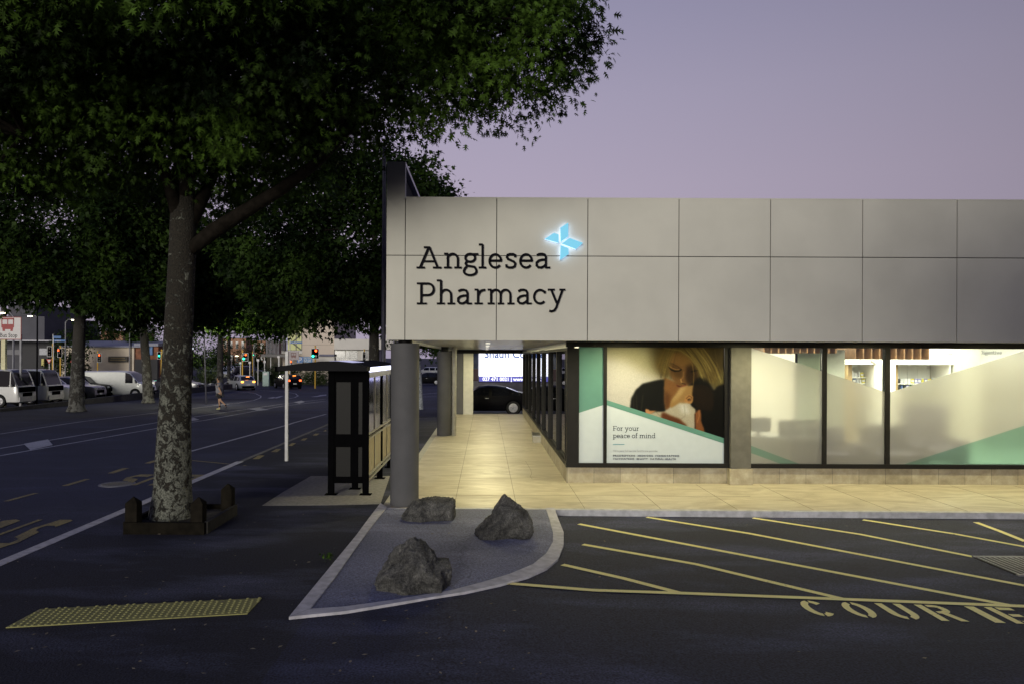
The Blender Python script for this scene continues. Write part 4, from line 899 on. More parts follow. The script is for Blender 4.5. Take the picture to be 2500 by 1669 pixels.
# ---- shop interior
IN = MB(); IN.box(GX + 0.25, 22, 15.6, 24.0, 0.0, 0.05); IN.build('shop_floor', mat('shop_floor_tile', (0.40, 0.36, 0.30), 0.4, var=0.05), B)
IN = MB(); IN.box(GX + 0.1, 22, 23.0, 23.2, 0.05, 3.3); IN.build('shop_back_wall', mat('shop_wall', (0.78, 0.75, 0.66), 0.7, var=0.02), B)
MB().box(GX + 0.3, 22, 15.45, 24, 3.30, 3.4).build('shop_ceiling', mat('shop_ceiling_white', (0.75, 0.73, 0.66), 0.8), B)
MB().box(21.8, 21.95, 15.6, 24, 0, 3.3).build('shop_end_wall', MATS['shop_wall'], B)
for (x, y, sx_, sy_, e) in ((5.5, 18.8, 5.5, 4.5, 330), (11.5, 18.8, 5.5, 4.5, 380), (17.5, 18.8, 5, 4.5, 200), (9.0, 21.2, 9, 0.6, 180), (8.0, 16.0, 11, 0.5, 210)):
    l = bpy.data.lights.new('shop_ceiling_lamp', 'AREA'); l.shape = 'RECTANGLE'; l.size = sx_; l.size_y = sy_; l.energy = e; l.color = (1.0, 0.965, 0.85); l.energy *= 1.75
    o = bpy.data.objects.new('shop_ceiling_lamp', l); COL.objects.link(o); o.location = (x, y, 3.22)
    MB().box(x - sx_ * 0.4, x + sx_ * 0.4, y - 0.06, y + 0.06, 3.235, 3.25).build('ceiling_light_strip', emat('strip_white', (1, 0.96, 0.85), 4.0), B)
for y in (18, 22, 27, 31):
    l = bpy.data.lights.new('side_room_lamp', 'AREA'); l.size = 1.5; l.energy = 75; l.color = (1.0, 0.93, 0.75)
    o = bpy.data.objects.new('side_room_lamp', l); COL.objects.link(o); o.location = (3.0, y, 3.1)
MB().box(4.6, 4.7, 24, 33.6, 0, 3.3).build('room_partition', MATS['shop_wall'], B)
MB().box(GX + 0.2, 4.6, 23.9, 33.6, 3.3, 3.4).build('room_ceiling', MATS['shop_ceiling_white'], B)
def ixy(px, Y): return P(px, 900, Y).x
def ibox(p0, p1, q0, q1, Y, dep, m, name='shelf_unit', parent=B, bev=0):
    a = P(p0, q0, Y); b = P(p1, q1, Y); return MB().box(a.x, b.x, Y, Y + dep, b.z, a.z).build(name, m, parent, bevel=bev)
M_WOOD = mat('baffle_wood', (0.20, 0.10, 0.035), 0.6, var=0.25, scale=8); M_LWOOD = mat('light_oak', (0.34, 0.24, 0.11), 0.6, var=0.2, scale=5)
M_CAB = mat('cabinet_white', (0.80, 0.78, 0.70), 0.5, var=0.02)
# slatted timber ceiling features: rows of blades
fb = MB(); x0 = ixy(1840, 17.0)
for k in range(11):
    x = x0 + k * 0.16; fb.add([(x, 16.4, 2.90), (x + 0.03, 16.4, 2.90), (x + 0.73, 19.4, 2.90), (x + 0.70, 19.4, 2.90), (x, 16.4, 2.72), (x + 0.03, 16.4, 2.72), (x + 0.73, 19.4, 2.72), (x + 0.70, 19.4, 2.72)],
           [(0, 1, 2, 3), (7, 6, 5, 4), (0, 4, 5, 1), (1, 5, 6, 2), (2, 6, 7, 3), (3, 7, 4, 0)])
fb.build('timber_baffles', M_WOOD, B)
MB().box(x0 - 0.1, x0 + 2.4, 16.3, 19.6, 2.905, 2.93).build('timber_soffit', mat('dark_wood', (0.09, 0.05, 0.025), 0.7), B)
fb = MB(); xa, xb = ixy(2062, 18.5), ixy(2259, 18.5)
for k in range(int((xb - xa) / 0.20)):
    x = xa + k * 0.20; fb.box(x, x + 0.03, 18.0, 20.5, 2.585, 2.95)
fb.box(xa - 0.02, xb, 20.5, 20.53, 2.60, 2.95); fb.build('timber_baffles', M_WOOD, B)
MB().box(xa, xb, 18, 20.5, 2.955, 2.98).build('timber_soffit', MATS['dark_wood'], B)
for k in (5, 6, 7): MB().box(xa + 0.06 + k * 0.2, xa + 0.16 + k * 0.2, 19.0, 19.3, 2.93, 2.95).build('small_ceiling_lamp', MATS['strip_white'], B)
M_CREAM = mat('cream_panel', (0.58, 0.56, 0.44), 0.6, var=0.03); M_GREENISH = mat('glass_white_panel', (0.60, 0.66, 0.52), 0.35, var=0.03)
ibox(1946, 2004, 850, 1165, 17.2, 0.05, M_GREENISH, 'white_screen'); ibox(2017, 2061, 853, 1175, 17.0, 0.06, M_CREAM, 'cream_screen')
ibox(1944, 1946, 850, 1165, 17.19, 0.07, M_FRAME, 'screen_edge')
# wall units along the back: niches with lit white cabinets
YB = 21.6
MB().box(ixy(2063, YB), ixy(2345, YB), YB, YB + 0.6, 2.44, 3.0).build('bulkhead', M_CAB, B)
MB().box(ixy(2345, YB - .3), ixy(2395, YB - .3), YB - 0.3, YB + 1.3, 0.05, 3.2).build('shop_column', M_CREAM, B)
MB().box(ixy(2395, YB), 16, YB, YB + 0.6, 2.40, 3.0).build('bulkhead', M_CAB, B)
for (a, b) in ((2070, 2138), (2184, 2322), (2399, 2560)):
    xa_, xb_ = ixy(a, YB), ixy(b, YB)
    u = MB(); u.box(xa_, xa_ + 0.02, YB + 0.02, YB + 0.95, 0.05, 2.438); u.box(xa_ + 0.021, xa_ + (0.27 if b < 2400 else .1), YB + 0.30, YB + 0.33, 0.05, 2.438)
    uo = u.build('shelf_bay', M_LWOOD, B)
    MB().box(xb_ - 0.02, xb_, YB + 0.02, YB + 0.95, 0.05, 2.438).build('bay_side', M_CAB, uo)
    k = 0; x = xa_ + 0.03
    while x < xb_ - 0.1:
        x2 = min(x + 0.30, xb_ - 0.03); MB().box(x, x2 - 0.008, YB + 0.95, YB + 0.97, 0.05, 2.436).build('cabinet_door', M_CAB, uo); x = x2
    for z in (0.6, 1.0, 1.44, 1.66, 1.85, 2.03)[:6 if a < 2100 else 5]: MB().box(xa_ + 0.03, xb_ - 0.03, YB + 0.45, YB + 0.94, z, z + 0.025).build('shelf', M_CAB, uo)
MB().box(ixy(2138, YB), ixy(2184, YB), YB - 0.05, YB + 0.3, 0.05, 2.438).build('white_upright', M_CAB, B)
p = P(2293, 866, YB - 0.01); slab_text('wall_lettering', 'Skin Care', p.x, YB - 0.012, p.z, 0.062, M_GREYINK, B, 11, 0.01, width=0.38)
p = P(2392, 864, YB - 0.01); slab_text('wall_lettering', 'Digestive', p.x, YB - 0.012, p.z, 0.075, M_GREYINK, B, 12, 0.01, width=0.66)
# a track spotlight
sp_ = P(2135, 884, 20.8); ts = MB().tube([(sp_.x - 0.12, 20.8, sp_.z + 0.06), (sp_.x + 0.06, 20.8, sp_.z - 0.05)], 0.045, 12).build('track_spotlight', M_CAB, B, smooth=True)
# goods on the shelves: each one a thing
PC = [mat('bottle_' + n_, c, 0.4) for n_, c in (('blue', (0.08, 0.14, 0.32)), ('white', (0.7, 0.7, 0.68)), ('green', (0.08, 0.28, 0.10)), ('yellow', (0.62, 0.55, 0.06)), ('black', (0.03, 0.03, 0.03)), ('lilac', (0.3, 0.28, 0.5)))]
CN = ['blue', 'white', 'green', 'yellow', 'black', 'lilac']
protos = {}
def bottle(ci):
    t_ = thing('bottle', f'{CN[ci]} bottle among the goods on the shelves seen through the shop window', 'bottle', (0, 0, 0), f'{CN[ci]} bottles on the shop shelves')
    MB().tube([(0, 0, 0), (0, 0, 0.12), (0, 0, 0.145)], [0.034, 0.034, 0.016], 10).build('bottle_body', PC[ci], t_, smooth=True)
    MB().tube([(0, 0, 0.145), (0, 0, 0.18)], 0.018, 8).build('cap', PC[1], t_, smooth=True); return t_
def carton(ci):
    t_ = thing('carton', f'{CN[ci]} carton among the goods on the shelves seen through the shop window', 'box', (0, 0, 0), f'{CN[ci]} cartons on the shop shelves')
    MB().box(-0.045, 0.045, -0.03, 0.03, 0, 0.14).build('carton_body', PC[ci], t_); MB().box(-0.04, 0.04, -0.031, -0.0305, 0.04, 0.10).build('carton_label', PC[1], t_); return t_
rs = random.Random(5)
def goods(pa, pb, zs, ch):
    x = ixy(pa, YB) + 0.05
    for z in zs:
        x = ixy(pa, YB) + 0.05
        while x < ixy(pb, YB) - 0.08:
            kind, ci = rs.choice(ch) if rs.random() < 0.4 else ch[int((x * 2.2 + z * 3)) % len(ch)]
            if (kind, ci) not in protos: o = (bottle if kind == 'b' else carton)(ci); protos[(kind, ci)] = o; o.location = (x, YB + 0.55, z)
            else: dup(protos[(kind, ci)], (x, YB + 0.55, z))
            x += 0.085 if kind == 'b' else 0.105
goods(2086, 2138, (1.685, 1.875, 2.055), [('b', 1), ('c', 1), ('b', 5), ('c', 3), ('c', 0)])
goods(2200, 2322, (1.685, 1.875), [('b', 0), ('b', 2), ('c', 3), ('b', 3), ('b', 4), ('c', 1), ('c', 5)])
# furniture close behind the frosted glass
def place_items():
    Y = 16.05
    a = P(1829, 1068, Y); b = P(2000, 1068, Y)
    t_ = thing('reception_counter', 'grey counter behind the frosted glass of the left wide window', 'counter', ((a.x + b.x) / 2, Y, 0.05))
    MB().box(a.x - 0.25, b.x + 0.1, Y, Y + 0.7, 0.86, 0.90).build('counter_top', mat('counter_top', (0.45, 0.43, 0.38), 0.5), t_)
    MB().box(a.x + 0.95, b.x + 0.1, Y + 0.05, Y + 0.6, 0.05, 0.859).build('counter_body', mat('counter_body', (0.20, 0.18, 0.16), 0.6), t_)
    MB().box(a.x - 0.25, a.x + 0.94, Y + 0.05, Y + 0.6, 0.05, 0.859).build('counter_panel', M_CAB, t_)
    m0 = P(1829, 1030, Y); m1 = P(1888, 1066, Y)
    t2 = thing('computer_monitor', 'dark computer monitor on the counter behind the frosted left window', 'monitor', ((m0.x + m1.x) / 2, Y + 0.2, 0.9))
    MB().box(m0.x - 0.05, m1.x, Y + 0.15, Y + 0.18, 0.99, 1.30).build('screen', M_BLACKM, t2)
    cx = (m0.x + m1.x) / 2; MB().box(cx - 0.03, cx + 0.03, Y + 0.17, Y + 0.21, 0.91, 0.99).box(cx - 0.12, cx + 0.12, Y + 0.1, Y + 0.28, 0.90, 0.91).build('monitor_stand', M_BLACKM, t2)
    for k, (p0, p1, lab) in enumerate(((1914, 1936, 'first dark printer-sized box right of the monitor behind frosted glass'), (1944, 1968, 'middle dark box on the counter behind the frosted left window'), (1982, 2006, 'last dark box on the counter beside the frosted window mullion'))):
        u0 = P(p0, 1036, Y); u1 = P(p1, 1075, Y); t3 = thing('file_box', lab, 'box', ((u0.x + u1.x) / 2, Y + 0.2, 0.9))
        MB().box(u0.x, u1.x, Y + 0.12, Y + 0.34, 0.90, 1.24).build('box_body', M_BLACKM, t3, bevel=0.01); MB().box(u0.x + 0.03, u1.x - 0.03, Y + 0.112, Y + 0.119, 1.08, 1.16).build('box_label', M_CAB, t3)
    for k, (x0_, x1_, ztop, lab, yy_) in enumerate(((7.35, 8.15, 1.05, 'low dark armchair behind the frosted middle window', 16.1), (8.55, 9.6, 1.10, 'low dark sofa behind the frosted right window', 16.15), (10.0, 11.2, 1.5, 'tall dark display stand behind the teal corner of the right window', 17.2))):
        t4 = thing('armchair' if k < 2 else 'display_stand', lab, 'armchair' if k < 2 else 'display stand', ((x0_ + x1_) / 2, yy_, 0.05))
        MB().box(x0_, x1_, yy_, yy_ + 0.6, 0.2, 0.5).build('seat' if k < 2 else 'lower_shelf', mat('dark_upholstery', (0.16, 0.14, 0.155), 0.8), t4, bevel=0.04)
        MB().box(x0_ + 0.02, x1_ - 0.02, yy_ + 0.55, yy_ + 0.7, 0.45, ztop).build('backrest' if k < 2 else 'back_panel', MATS['dark_upholstery'], t4, bevel=0.04)
        MB().box(x0_ - 0.1, x0_ - 0.001, yy_, yy_ + 0.6, 0.05, 0.7).build('armrest' if k < 2 else 'side_panel', MATS['dark_upholstery'], t4); MB().box(x1_ + 0.001, x1_ + 0.1, yy_, yy_ + 0.6, 0.05, 0.7).build('armrest' if k < 2 else 'side_panel', MATS['dark_upholstery'], t4)
place_items()

# ---- shop sign and lit emblem on the fascia
UN = 0.38255 * FY / FPX     # one glyph unit in metres (x-height = 100 units = 38.3 px)
sg = thing('shop_sign', 'black raised slab-serif lettering of two words on the grey fascia', 'sign', (fx(1200), FY, 4.0))
def letter(ch, px, pyb):
    p = P(px, pyb, FY); mb = MB(); wdt, strokes = GL[ch]
    for k, (kind, pts) in enumerate(strokes): mb.ribbon(pts, 14.2 if kind == 'w' else 11.0, FY - 0.045 - 0.0006 * k, 0.03, p.x, p.z, UN)
    mb.build('letter', mat('letter_black', (0.004, 0.004, 0.007), 0.7, spec=0.08), sg)
for ch, cx in zip('Anglesea', (368, 575, 722, 840, 915, 1043, 1150, 1272)): letter(ch, 900 + cx / 3.137, 656.3)
for ch, cx in zip('Pharmacy', (370, 520, 672, 808, 908, 1130, 1255, 1370)): letter(ch, 900 + cx / 3.137, 743.8)
lg = thing('lit_emblem', 'backlit pale blue four-bladed emblem beside the lettering', 'sign', (fx(1375), FY, 4.7))
def lp(x, y): a_ = P(1300 + x / 12.06, 520 + y / 12.06, FY - 0.09); return (a_.x, a_.z)
M_BLUE = bpy.data.materials.new('lit_blue_acrylic'); M_BLUE.use_nodes = True; t = M_BLUE.node_tree
bsd = t.nodes['Principled BSDF']; bsd.inputs['Base Color'].default_value = (0.10, 0.38, 0.55, 1); bsd.inputs['Emission Color'].default_value = (0.20, 0.62, 0.84, 1); bsd.inputs['Emission Strength'].default_value = 0.6; bsd.inputs['Roughness'].default_value = 0.3
M_HALO = emat('halo_led', (0.48, 0.68, 1.0), 3.6)
for poly in ([(358, 768), (632, 590), (768, 635), (770, 880)], [(822, 440), (1052, 285), (1050, 690), (828, 855)], [(858, 905), (1095, 738), (1490, 885), (1280, 1065)], [(828, 950), (1060, 1040), (1062, 1215), (812, 1385)]):
    pts = [lp(*p_) for p_ in poly]; o = MB().prism(pts, 'y', FY - 0.09, FY - 0.065).build('blade', M_BLUE, lg)
    c = Vector((sum(p_[0] for p_ in pts) / 4, sum(p_[1] for p_ in pts) / 4))
    rim = [(c.x + (p_[0] - c.x) * 0.97, c.y + (p_[1] - c.y) * 0.97) for p_ in pts]
    MB().prism(rim, 'y', FY - 0.060, FY - 0.035).build('halo_light', M_HALO, o)

# small metal box on the walkway by the stone base
g = GP(1311, 1079); t_ = thing('door_stop_box', 'small silver wedge box on the walkway beside the stone base', 'box', (g.x, g.y, 0))
MB().prism([(0 + g.y - 0.1, 0.0), (g.y + 0.3, 0.0), (g.y + 0.3, 0.26), (g.y - 0.1, 0.20)], 'x', g.x - 0.13, g.x + 0.13).build('box_body', mat('dull_metal', (0.30, 0.28, 0.22), 0.45, 0.3), t_, bevel=0.008)
MB().prism([(g.y - 0.11, 0.203), (g.y + 0.31, 0.264), (g.y + 0.31, 0.28), (g.y - 0.11, 0.217)], 'x', g.x - 0.15, g.x + 0.14).build('lid', M_SILVER, t_)
# ------------------------------------------------------------------ boulders
from mathutils import noise
M_ROCK = bpy.data.materials.new('rock'); M_ROCK.use_nodes = True
t = M_ROCK.node_tree; b_ = t.nodes['Principled BSDF']; tc = N(t, 'ShaderNodeTexCoord')
n1 = N(t, 'ShaderNodeTexNoise'); n1.inputs['Scale'].default_value = 4.5; n1.inputs['Detail'].default_value = 12; n1.inputs['Roughness'].default_value = 0.7; n1.inputs['Distortion'].default_value = 0.7
n2 = N(t, 'ShaderNodeTexNoise'); n2.inputs['Scale'].default_value = 55; n2.inputs['Detail'].default_value = 6; n2.inputs['Roughness'].default_value = 0.7
t.links.new(tc.outputs['Object'], n1.inputs['Vector']); t.links.new(tc.outputs['Object'], n2.inputs['Vector'])
r = N(t, 'ShaderNodeValToRGB'); r.color_ramp.elements[0].position = 0.36; r.color_ramp.elements[0].color = (0.030, 0.030, 0.030, 1); r.color_ramp.elements[1].position = 0.62; r.color_ramp.elements[1].color = (0.165, 0.162, 0.15, 1)
e = r.color_ramp.elements.new(0.74); e.color = (0.30, 0.29, 0.25, 1)
t.links.new(n1.outputs[0], r.inputs[0])
mr = N(t, 'ShaderNodeMapRange'); mr.inputs[1].default_value = 0.3; mr.inputs[2].default_value = 0.7; mr.inputs[3].default_value = 0.2; mr.inputs[4].default_value = 1.8; t.links.new(n2.outputs[0], mr.inputs[0])
v = N(t, 'ShaderNodeVectorMath'); v.operation = 'SCALE'; t.links.new(r.outputs[0], v.inputs[0]); t.links.new(mr.outputs[0], v.inputs['Scale']); t.links.new(v.outputs[0], b_.inputs['Base Color'])
ad = N(t, 'ShaderNodeMath'); ad.operation = 'MULTIPLY_ADD'; ad.inputs[1].default_value = 3; t.links.new(n1.outputs[0], ad.inputs[0]); t.links.new(n2.outputs[0], ad.inputs[2])
bp = N(t, 'ShaderNodeBump'); bp.inputs['Strength'].default_value = 0.9; bp.inputs['Distance'].default_value = 0.035; t.links.new(ad.outputs[0], bp.inputs['Height']); t.links.new(bp.outputs[0], b_.inputs['Normal']); b_.inputs['Roughness'].default_value = 0.92
def boulder(sil, ybase, yc, depth, label, seed):
    pts = [(600 + x / 2.61, 1180 + y / 2.61) for x, y in sil]
    Yp = GP(sum(p[0] for p in pts) / len(pts), ybase, z=0).y + yc
    W = [P(a, b, Yp) for a, b in pts]; cx = sum(p.x for p in W) / len(W); zmin = min(p.z for p in W); zmax = max(p.z for p in W)
    cz = max(0.02, zmin + 0.33 * (zmax - zmin)); poly = [(p.x - cx, p.z - cz) for p in W]
    def R(th):
        dx, dz = math.cos(th), math.sin(th); best = 0.05
        for i in range(len(poly)):
            x1, z1 = poly[i]; x2, z2 = poly[(i + 1) % len(poly)]; ex, ez = x2 - x1, z2 - z1; den = dx * ez - dz * ex
            if abs(den) < 1e-9: continue
            t_ = (x1 * ez - z1 * ex) / den; u_ = (x1 * dz - z1 * dx) / den
            if t_ > 0 and -1e-6 <= u_ <= 1 + 1e-6: best = max(best, t_)
        return best
    bm = bmesh.new(); bmesh.ops.create_icosphere(bm, subdivisions=6, radius=1)
    for vt in bm.verts:
        a, b, c = vt.co; s = math.hypot(a, c); th = math.atan2(c, a); rr = R(th); g = s ** 0.75
        p = Vector((math.cos(th) * rr * g, b * depth * (1.0 if c < 0.3 else 1.0 - 0.5 * (c - 0.3)), math.sin(th) * rr * g))
        q = p * 2.2 + Vector((seed, seed * 2, 0)); k = 0.5 - abs(noise.noise(q * 1.0)) * 1.6 + 0.35 * noise.noise(q * 2.7)
        fac = abs(noise.noise(q * 5.5)) 
        amp = 0.10 * abs(b) + 0.022
        p += vt.co.normalized() * (k * amp * 1.1 - fac * 0.045 + 0.016 * noise.noise(q * 16))
        vt.co = p
    me = bpy.data.meshes.new('boulder'); bm.to_mesh(me); bm.free(); me.materials.append(M_ROCK)
    for p in me.polygons: p.use_smooth = True
    o = bpy.data.objects.new('boulder', me); COL.objects.link(o); o.location = (cx, Yp, cz)
    return tag(o, label, 'boulder')
boulder([(990, 240), (1000, 190), (1040, 130), (1060, 108), (1100, 95), (1200, 88), (1320, 90), (1336, 110), (1338, 200), (1320, 230), (1200, 255), (1100, 252)], 1272, 0.22, 0.30, 'low flat-topped boulder at the foot of the round column', 1.3)
boulder([(1460, 355), (1465, 300), (1520, 230), (1570, 200), (1590, 150), (1630, 85), (1650, 70), (1690, 90), (1740, 120), (1790, 180), (1820, 230), (1828, 290), (1800, 335), (1720, 365), (1600, 378), (1500, 372)], 1316, 0.22, 0.34, 'leaning wedge-shaped boulder at the right of the island', 4.1)
boulder([(820, 660), (830, 610), (870, 540), (920, 460), (960, 400), (1040, 350), (1080, 340), (1120, 365), (1160, 410), (1200, 440), (1218, 490), (1250, 495), (1290, 503), (1322, 550), (1326, 600), (1310, 660), (1270, 685), (1150, 712), (1060, 718), (900, 706)], 1446, 0.26, 0.36, 'large pointed boulder nearest the tip of the island', 8.7)

# ------------------------------------------------------------------ bus shelter
def perf_mat():
    m = bpy.data.materials.new('perforated_steel'); m.use_nodes = True; t = m.node_tree; b = t.nodes['Principled BSDF']; o = t.nodes['Material Output']
    b.inputs['Base Color'].default_value = (0.008, 0.008, 0.008, 1); b.inputs['Roughness'].default_value = 0.5; b.inputs['Specular IOR Level'].default_value = 0.15
    tc = N(t, 'ShaderNodeTexCoord'); sp = N(t, 'ShaderNodeSeparateXYZ'); t.links.new(tc.outputs['Object'], sp.inputs[0])
    ad = N(t, 'ShaderNodeMath'); ad.operation = 'ADD'; t.links.new(sp.outputs[0], ad.inputs[0]); t.links.new(sp.outputs[1], ad.inputs[1])
    def cell(src):
        d = N(t, 'ShaderNodeMath'); d.operation = 'MULTIPLY'; d.inputs[1].default_value = 1 / 0.022; t.links.new(src, d.inputs[0])
        f = N(t, 'ShaderNodeMath'); f.operation = 'FRACT'; t.links.new(d.outputs[0], f.inputs[0])
        s = N(t, 'ShaderNodeMath'); s.operation = 'SUBTRACT'; s.inputs[1].default_value = 0.5; t.links.new(f.outputs[0], s.inputs[0])
        p = N(t, 'ShaderNodeMath'); p.operation = 'POWER'; p.inputs[1].default_value = 2; t.links.new(s.outputs[0], p.inputs[0]); return p.outputs[0]
    a2 = N(t, 'ShaderNodeMath'); a2.operation = 'ADD'; t.links.new(cell(ad.outputs[0]), a2.inputs[0]); t.links.new(cell(sp.outputs[2]), a2.inputs[1])
    lt = N(t, 'ShaderNodeMath'); lt.operation = 'LESS_THAN'; lt.inputs[1].default_value = 0.014; t.links.new(a2.outputs[0], lt.inputs[0])
    tr = N(t, 'ShaderNodeBsdfTransparent'); mx = N(t, 'ShaderNodeMixShader'); t.links.new(lt.outputs[0], mx.inputs[0]); t.links.new(b.outputs[0], mx.inputs[1]); t.links.new(tr.outputs[0], mx.inputs[2])
    t.links.new(mx.outputs[0], o.inputs[0]); return m
M_PERF = perf_mat()
SX0, SX1, SY0, SY1 = -2.96, -2.20, 13.86, 17.4
S = thing('bus_shelter', 'black steel bus shelter with perforated panels and a bright roof edge', 'bus shelter', (-2.6, 15, 0))
def leg(x, y, nm='post'):
    o = MB().box(x - 0.055, x + 0.055, y - 0.045, y + 0.045, 0.012, 2.33).build(nm, M_BLACKM, S)
    MB().box(x - 0.11, x + 0.11, y - 0.10, y + 0.10, 0.004, 0.0118).build('base_plate', M_BLACKM, o); return o
for x in (SX0 + 0.055, SX1 - 0.055):
    for y in (SY0 + 0.045, 15.76, SY1 - 0.045): leg(x, y)
leg(-2.56, 14.5, 'bench_leg')
for y in (SY0 + 0.045, SY1 - 0.045):
    f = MB(); xa, xb = SX0 + 0.11, SX1 - 0.11
    f.box(xa, xb, y - 0.03, y + 0.03, 2.12, 2.33).box(xa, xb, y - 0.03, y + 0.03, 0.90, 1.14).box(xa, xb, y - 0.03, y + 0.03, 0.22, 0.34)
    f.box(xa + 0.0, xa + 0.03, y - 0.028, y + 0.028, 0.34, 2.12).box(-2.54, -2.40, y - 0.028, y + 0.028, 0.34, 2.12).box(xb - 0.01, xb, y - 0.028, y + 0.028, 0.34, 2.12)
    fo = f.build('end_frame', M_BLACKM, S)
    MB().box(xa + 0.03, -2.54, y - 0.004, y + 0.004, 0.34, 2.12).box(-2.40, xb - 0.01, y - 0.004, y + 0.004, 0.34, 2.12).build('perforated_panel', M_PERF, fo)
# long back wall facing the walkway
f = MB(); x = SX1 - 0.03; ya, yb = SY0 + 0.09, SY1 - 0.09
for (z0, z1) in ((0.25, 0.30), (0.34, 0.38), (1.03, 1.07), (1.12, 1.16), (2.20, 2.31)): f.box(x - 0.02, x + 0.035, ya, yb, z0, z1)
for y in (14.78, 16.6): f.box(x - 0.012, x + 0.02, y - 0.02, y + 0.02, 0.38, 2.2)
bk = f.build('back_rails', mat('rail_metal', (0.42, 0.40, 0.36), 0.35, 0.7), S)
MB().box(x - 0.004, x + 0.004, ya, yb, 1.165, 2.199).build('glass_panel', G_SHEL, bk)
MB().box(x - 0.006, x + 0.002, ya, yb, 0.385, 1.029).build('perforated_panel', mat('warm_lit_perforated', (0.30, 0.25, 0.16), 0.45, 0.4, var=0.1, scale=60), bk)  # warm light falling on this panel is put into its colour
MB().box(x + 0.0355, x + 0.062, SY0 + 0.02, SY1, 2.312, 2.40).build('edge_reflection', emat('edge_reflection_glow', (0.72, 0.74, 1.0), 3.2), S)  # reflection on the metal roof edge painted as a glow
bn = MB().box(-2.85, -2.45, 14.3, 16.9, 0.45, 0.49).build('bench_seat', mat('bench_metal', (0.12, 0.12, 0.12), 0.35, 0.8), S)
rf = MB().prism([(-3.84, 2.335), (-3.84, 2.405), (-3.45, 2.462), (-3.0, 2.51), (-2.7, 2.515), (-2.4, 2.475), (-2.17, 2.412), (-2.17, 2.335)], 'y', SY0 - 0.42, SY1 + 0.3)
ro = rf.build('roof', mat('shelter_roof', (0.006, 0.006, 0.008), 0.6, 0.0, spec=0.08), S)
MB().prism([(-3.843, 2.32), (-3.843, 2.41), (-3.80, 2.41), (-3.80, 2.32)], 'y', SY0 - 0.425, SY1 + 0.31).build('roof_gutter', M_BLACKM, ro)
MB().prism([(-2.86, 2.5155), (-2.72, 2.5165), (-2.44, 2.488), (-2.44, 2.492), (-2.72, 2.522), (-2.86, 2.520)], 'y', SY0 - 0.38, SY0 + 0.9).build('roof_reflection', emat('roof_reflection_glow', (0.62, 0.62, 0.95), 0.8), ro)  # glowing strip stands for light reflected on the roof top

# ------------------------------------------------------------------ poles and signs
def pole(name, label, cat, px, base_y, top_y, wpx, m, taper=1.0, head=None, group=None, Yf=None):
    g = GP(px, base_y) if Yf is None else Vector((P(px, base_y, Yf).x, Yf, H(P(px, base_y, Yf).x, Yf)))
    tp = P(px, top_y, g.y); r = wpx / FPX * g.y / 2
    t_ = thing(name, label, cat, g, group)
    o = MB().tube([g, (g.x, g.y, tp.z)], [r, r * taper], 12).build('pole', m, t_, smooth=True)
    MB().tube([(g.x, g.y, g.z), (g.x, g.y, g.z + 0.03)], r * 1.9, 12).build('base_flange', m, t_)
    return t_, g, tp, r
# bus stop flag beside the shelter
def bus_icon(mb, x, y, z, s):
    # bus front outline made of bars (units of s)
    R_ = lambda a, b, c, d: mb.box(x + a * s, x + c * s, y - 0.004, y, z + b * s, z + d * s)
    R_(-.42, -.12, .42, .1); R_(-.42, .1, -.35, .48); R_(.35, .1, .42, .48); R_(-.4, .4, .4, .5); R_(-.03, .1, .03, .4); R_(-.36, -.24, .36, -.10 - .02)
    R_(-.34, -.36, -.18, -.24); R_(.18, -.36, .34, -.24)
M_SIGNW = mat('sign_white', (0.62, 0.60, 0.60), 0.5, var=0.03); M_RED = mat('sign_red', (0.30, 0.03, 0.03), 0.5)
g = GP(699.5, 1124); X, Y = g.x, g.y; top = P(699, 857, Y).z
t_ = thing('bus_stop_pole', 'pale square post with a small bus flag on top beside the shelter', 'sign post', g)
MB().box(X - 0.035, X + 0.035, Y - 0.035, Y + 0.035, g.z, top).build('post', mat('galv_pale', (0.36, 0.36, 0.37), 0.5, 0.2), t_)
a, b = P(704, 857, Y), P(730, 878, Y); fl = MB().box(a.x, b.x, Y - 0.01, Y + 0.01, b.z, a.z).build('flag', mat('flag_grey', (0.26, 0.22, 0.24), 0.5), t_, bevel=0.008)
ic = MB(); bus_icon(ic, (a.x + b.x) / 2, Y - 0.0105, (a.z + b.z) / 2 - 0.005, 0.15); ic.build('bus_symbol', mat('dark_red', (0.09, 0.015, 0.015), 0.5), fl)
# large bus stop sign at the left edge
Y = 42.0; a, b = P(-2, 774, Y), P(52.5, 829, Y); gz = H(a.x, Y)
t_ = thing('bus_stop_sign', 'large white sign with red bus picture and the words Bus Stop at the left edge', 'sign', ((a.x + b.x) / 2, Y, gz))
MB().box(P(47, 829, Y).x, P(51.5, 829, Y).x, Y + 0.02, Y + 0.1, gz, b.z + 0.3).build('post', M_GALV, t_)
MB().box(P(2, 829, Y).x, P(12, 829, Y).x, Y + 0.02, Y + 0.2, gz, b.z + 0.3).build('post', mat('cream_post', (0.62, 0.58, 0.36), 0.6), t_)
pn = MB().box(a.x, b.x, Y - 0.02, Y + 0.015, b.z, a.z).build('sign_panel', M_SIGNW, t_, bevel=0.01)
bd = MB(); e_ = 0.035
bd.box(a.x, b.x, Y - 0.026, Y - 0.021, a.z - e_, a.z).box(a.x, b.x, Y - 0.026, Y - 0.021, b.z, b.z + e_).box(a.x, a.x + e_, Y - 0.026, Y - 0.021, b.z + e_, a.z - e_).box(b.x - e_, b.x, Y - 0.026, Y - 0.021, b.z + e_, a.z - e_).build('sign_border', M_RED, pn)
ic = MB(); cx = (P(8, 0, Y).x + P(38, 0, Y).x) / 2; bus_icon(ic, cx, Y - 0.0215, P(0, 795, Y).z, 0.86); ic.build('bus_symbol', M_RED, pn)
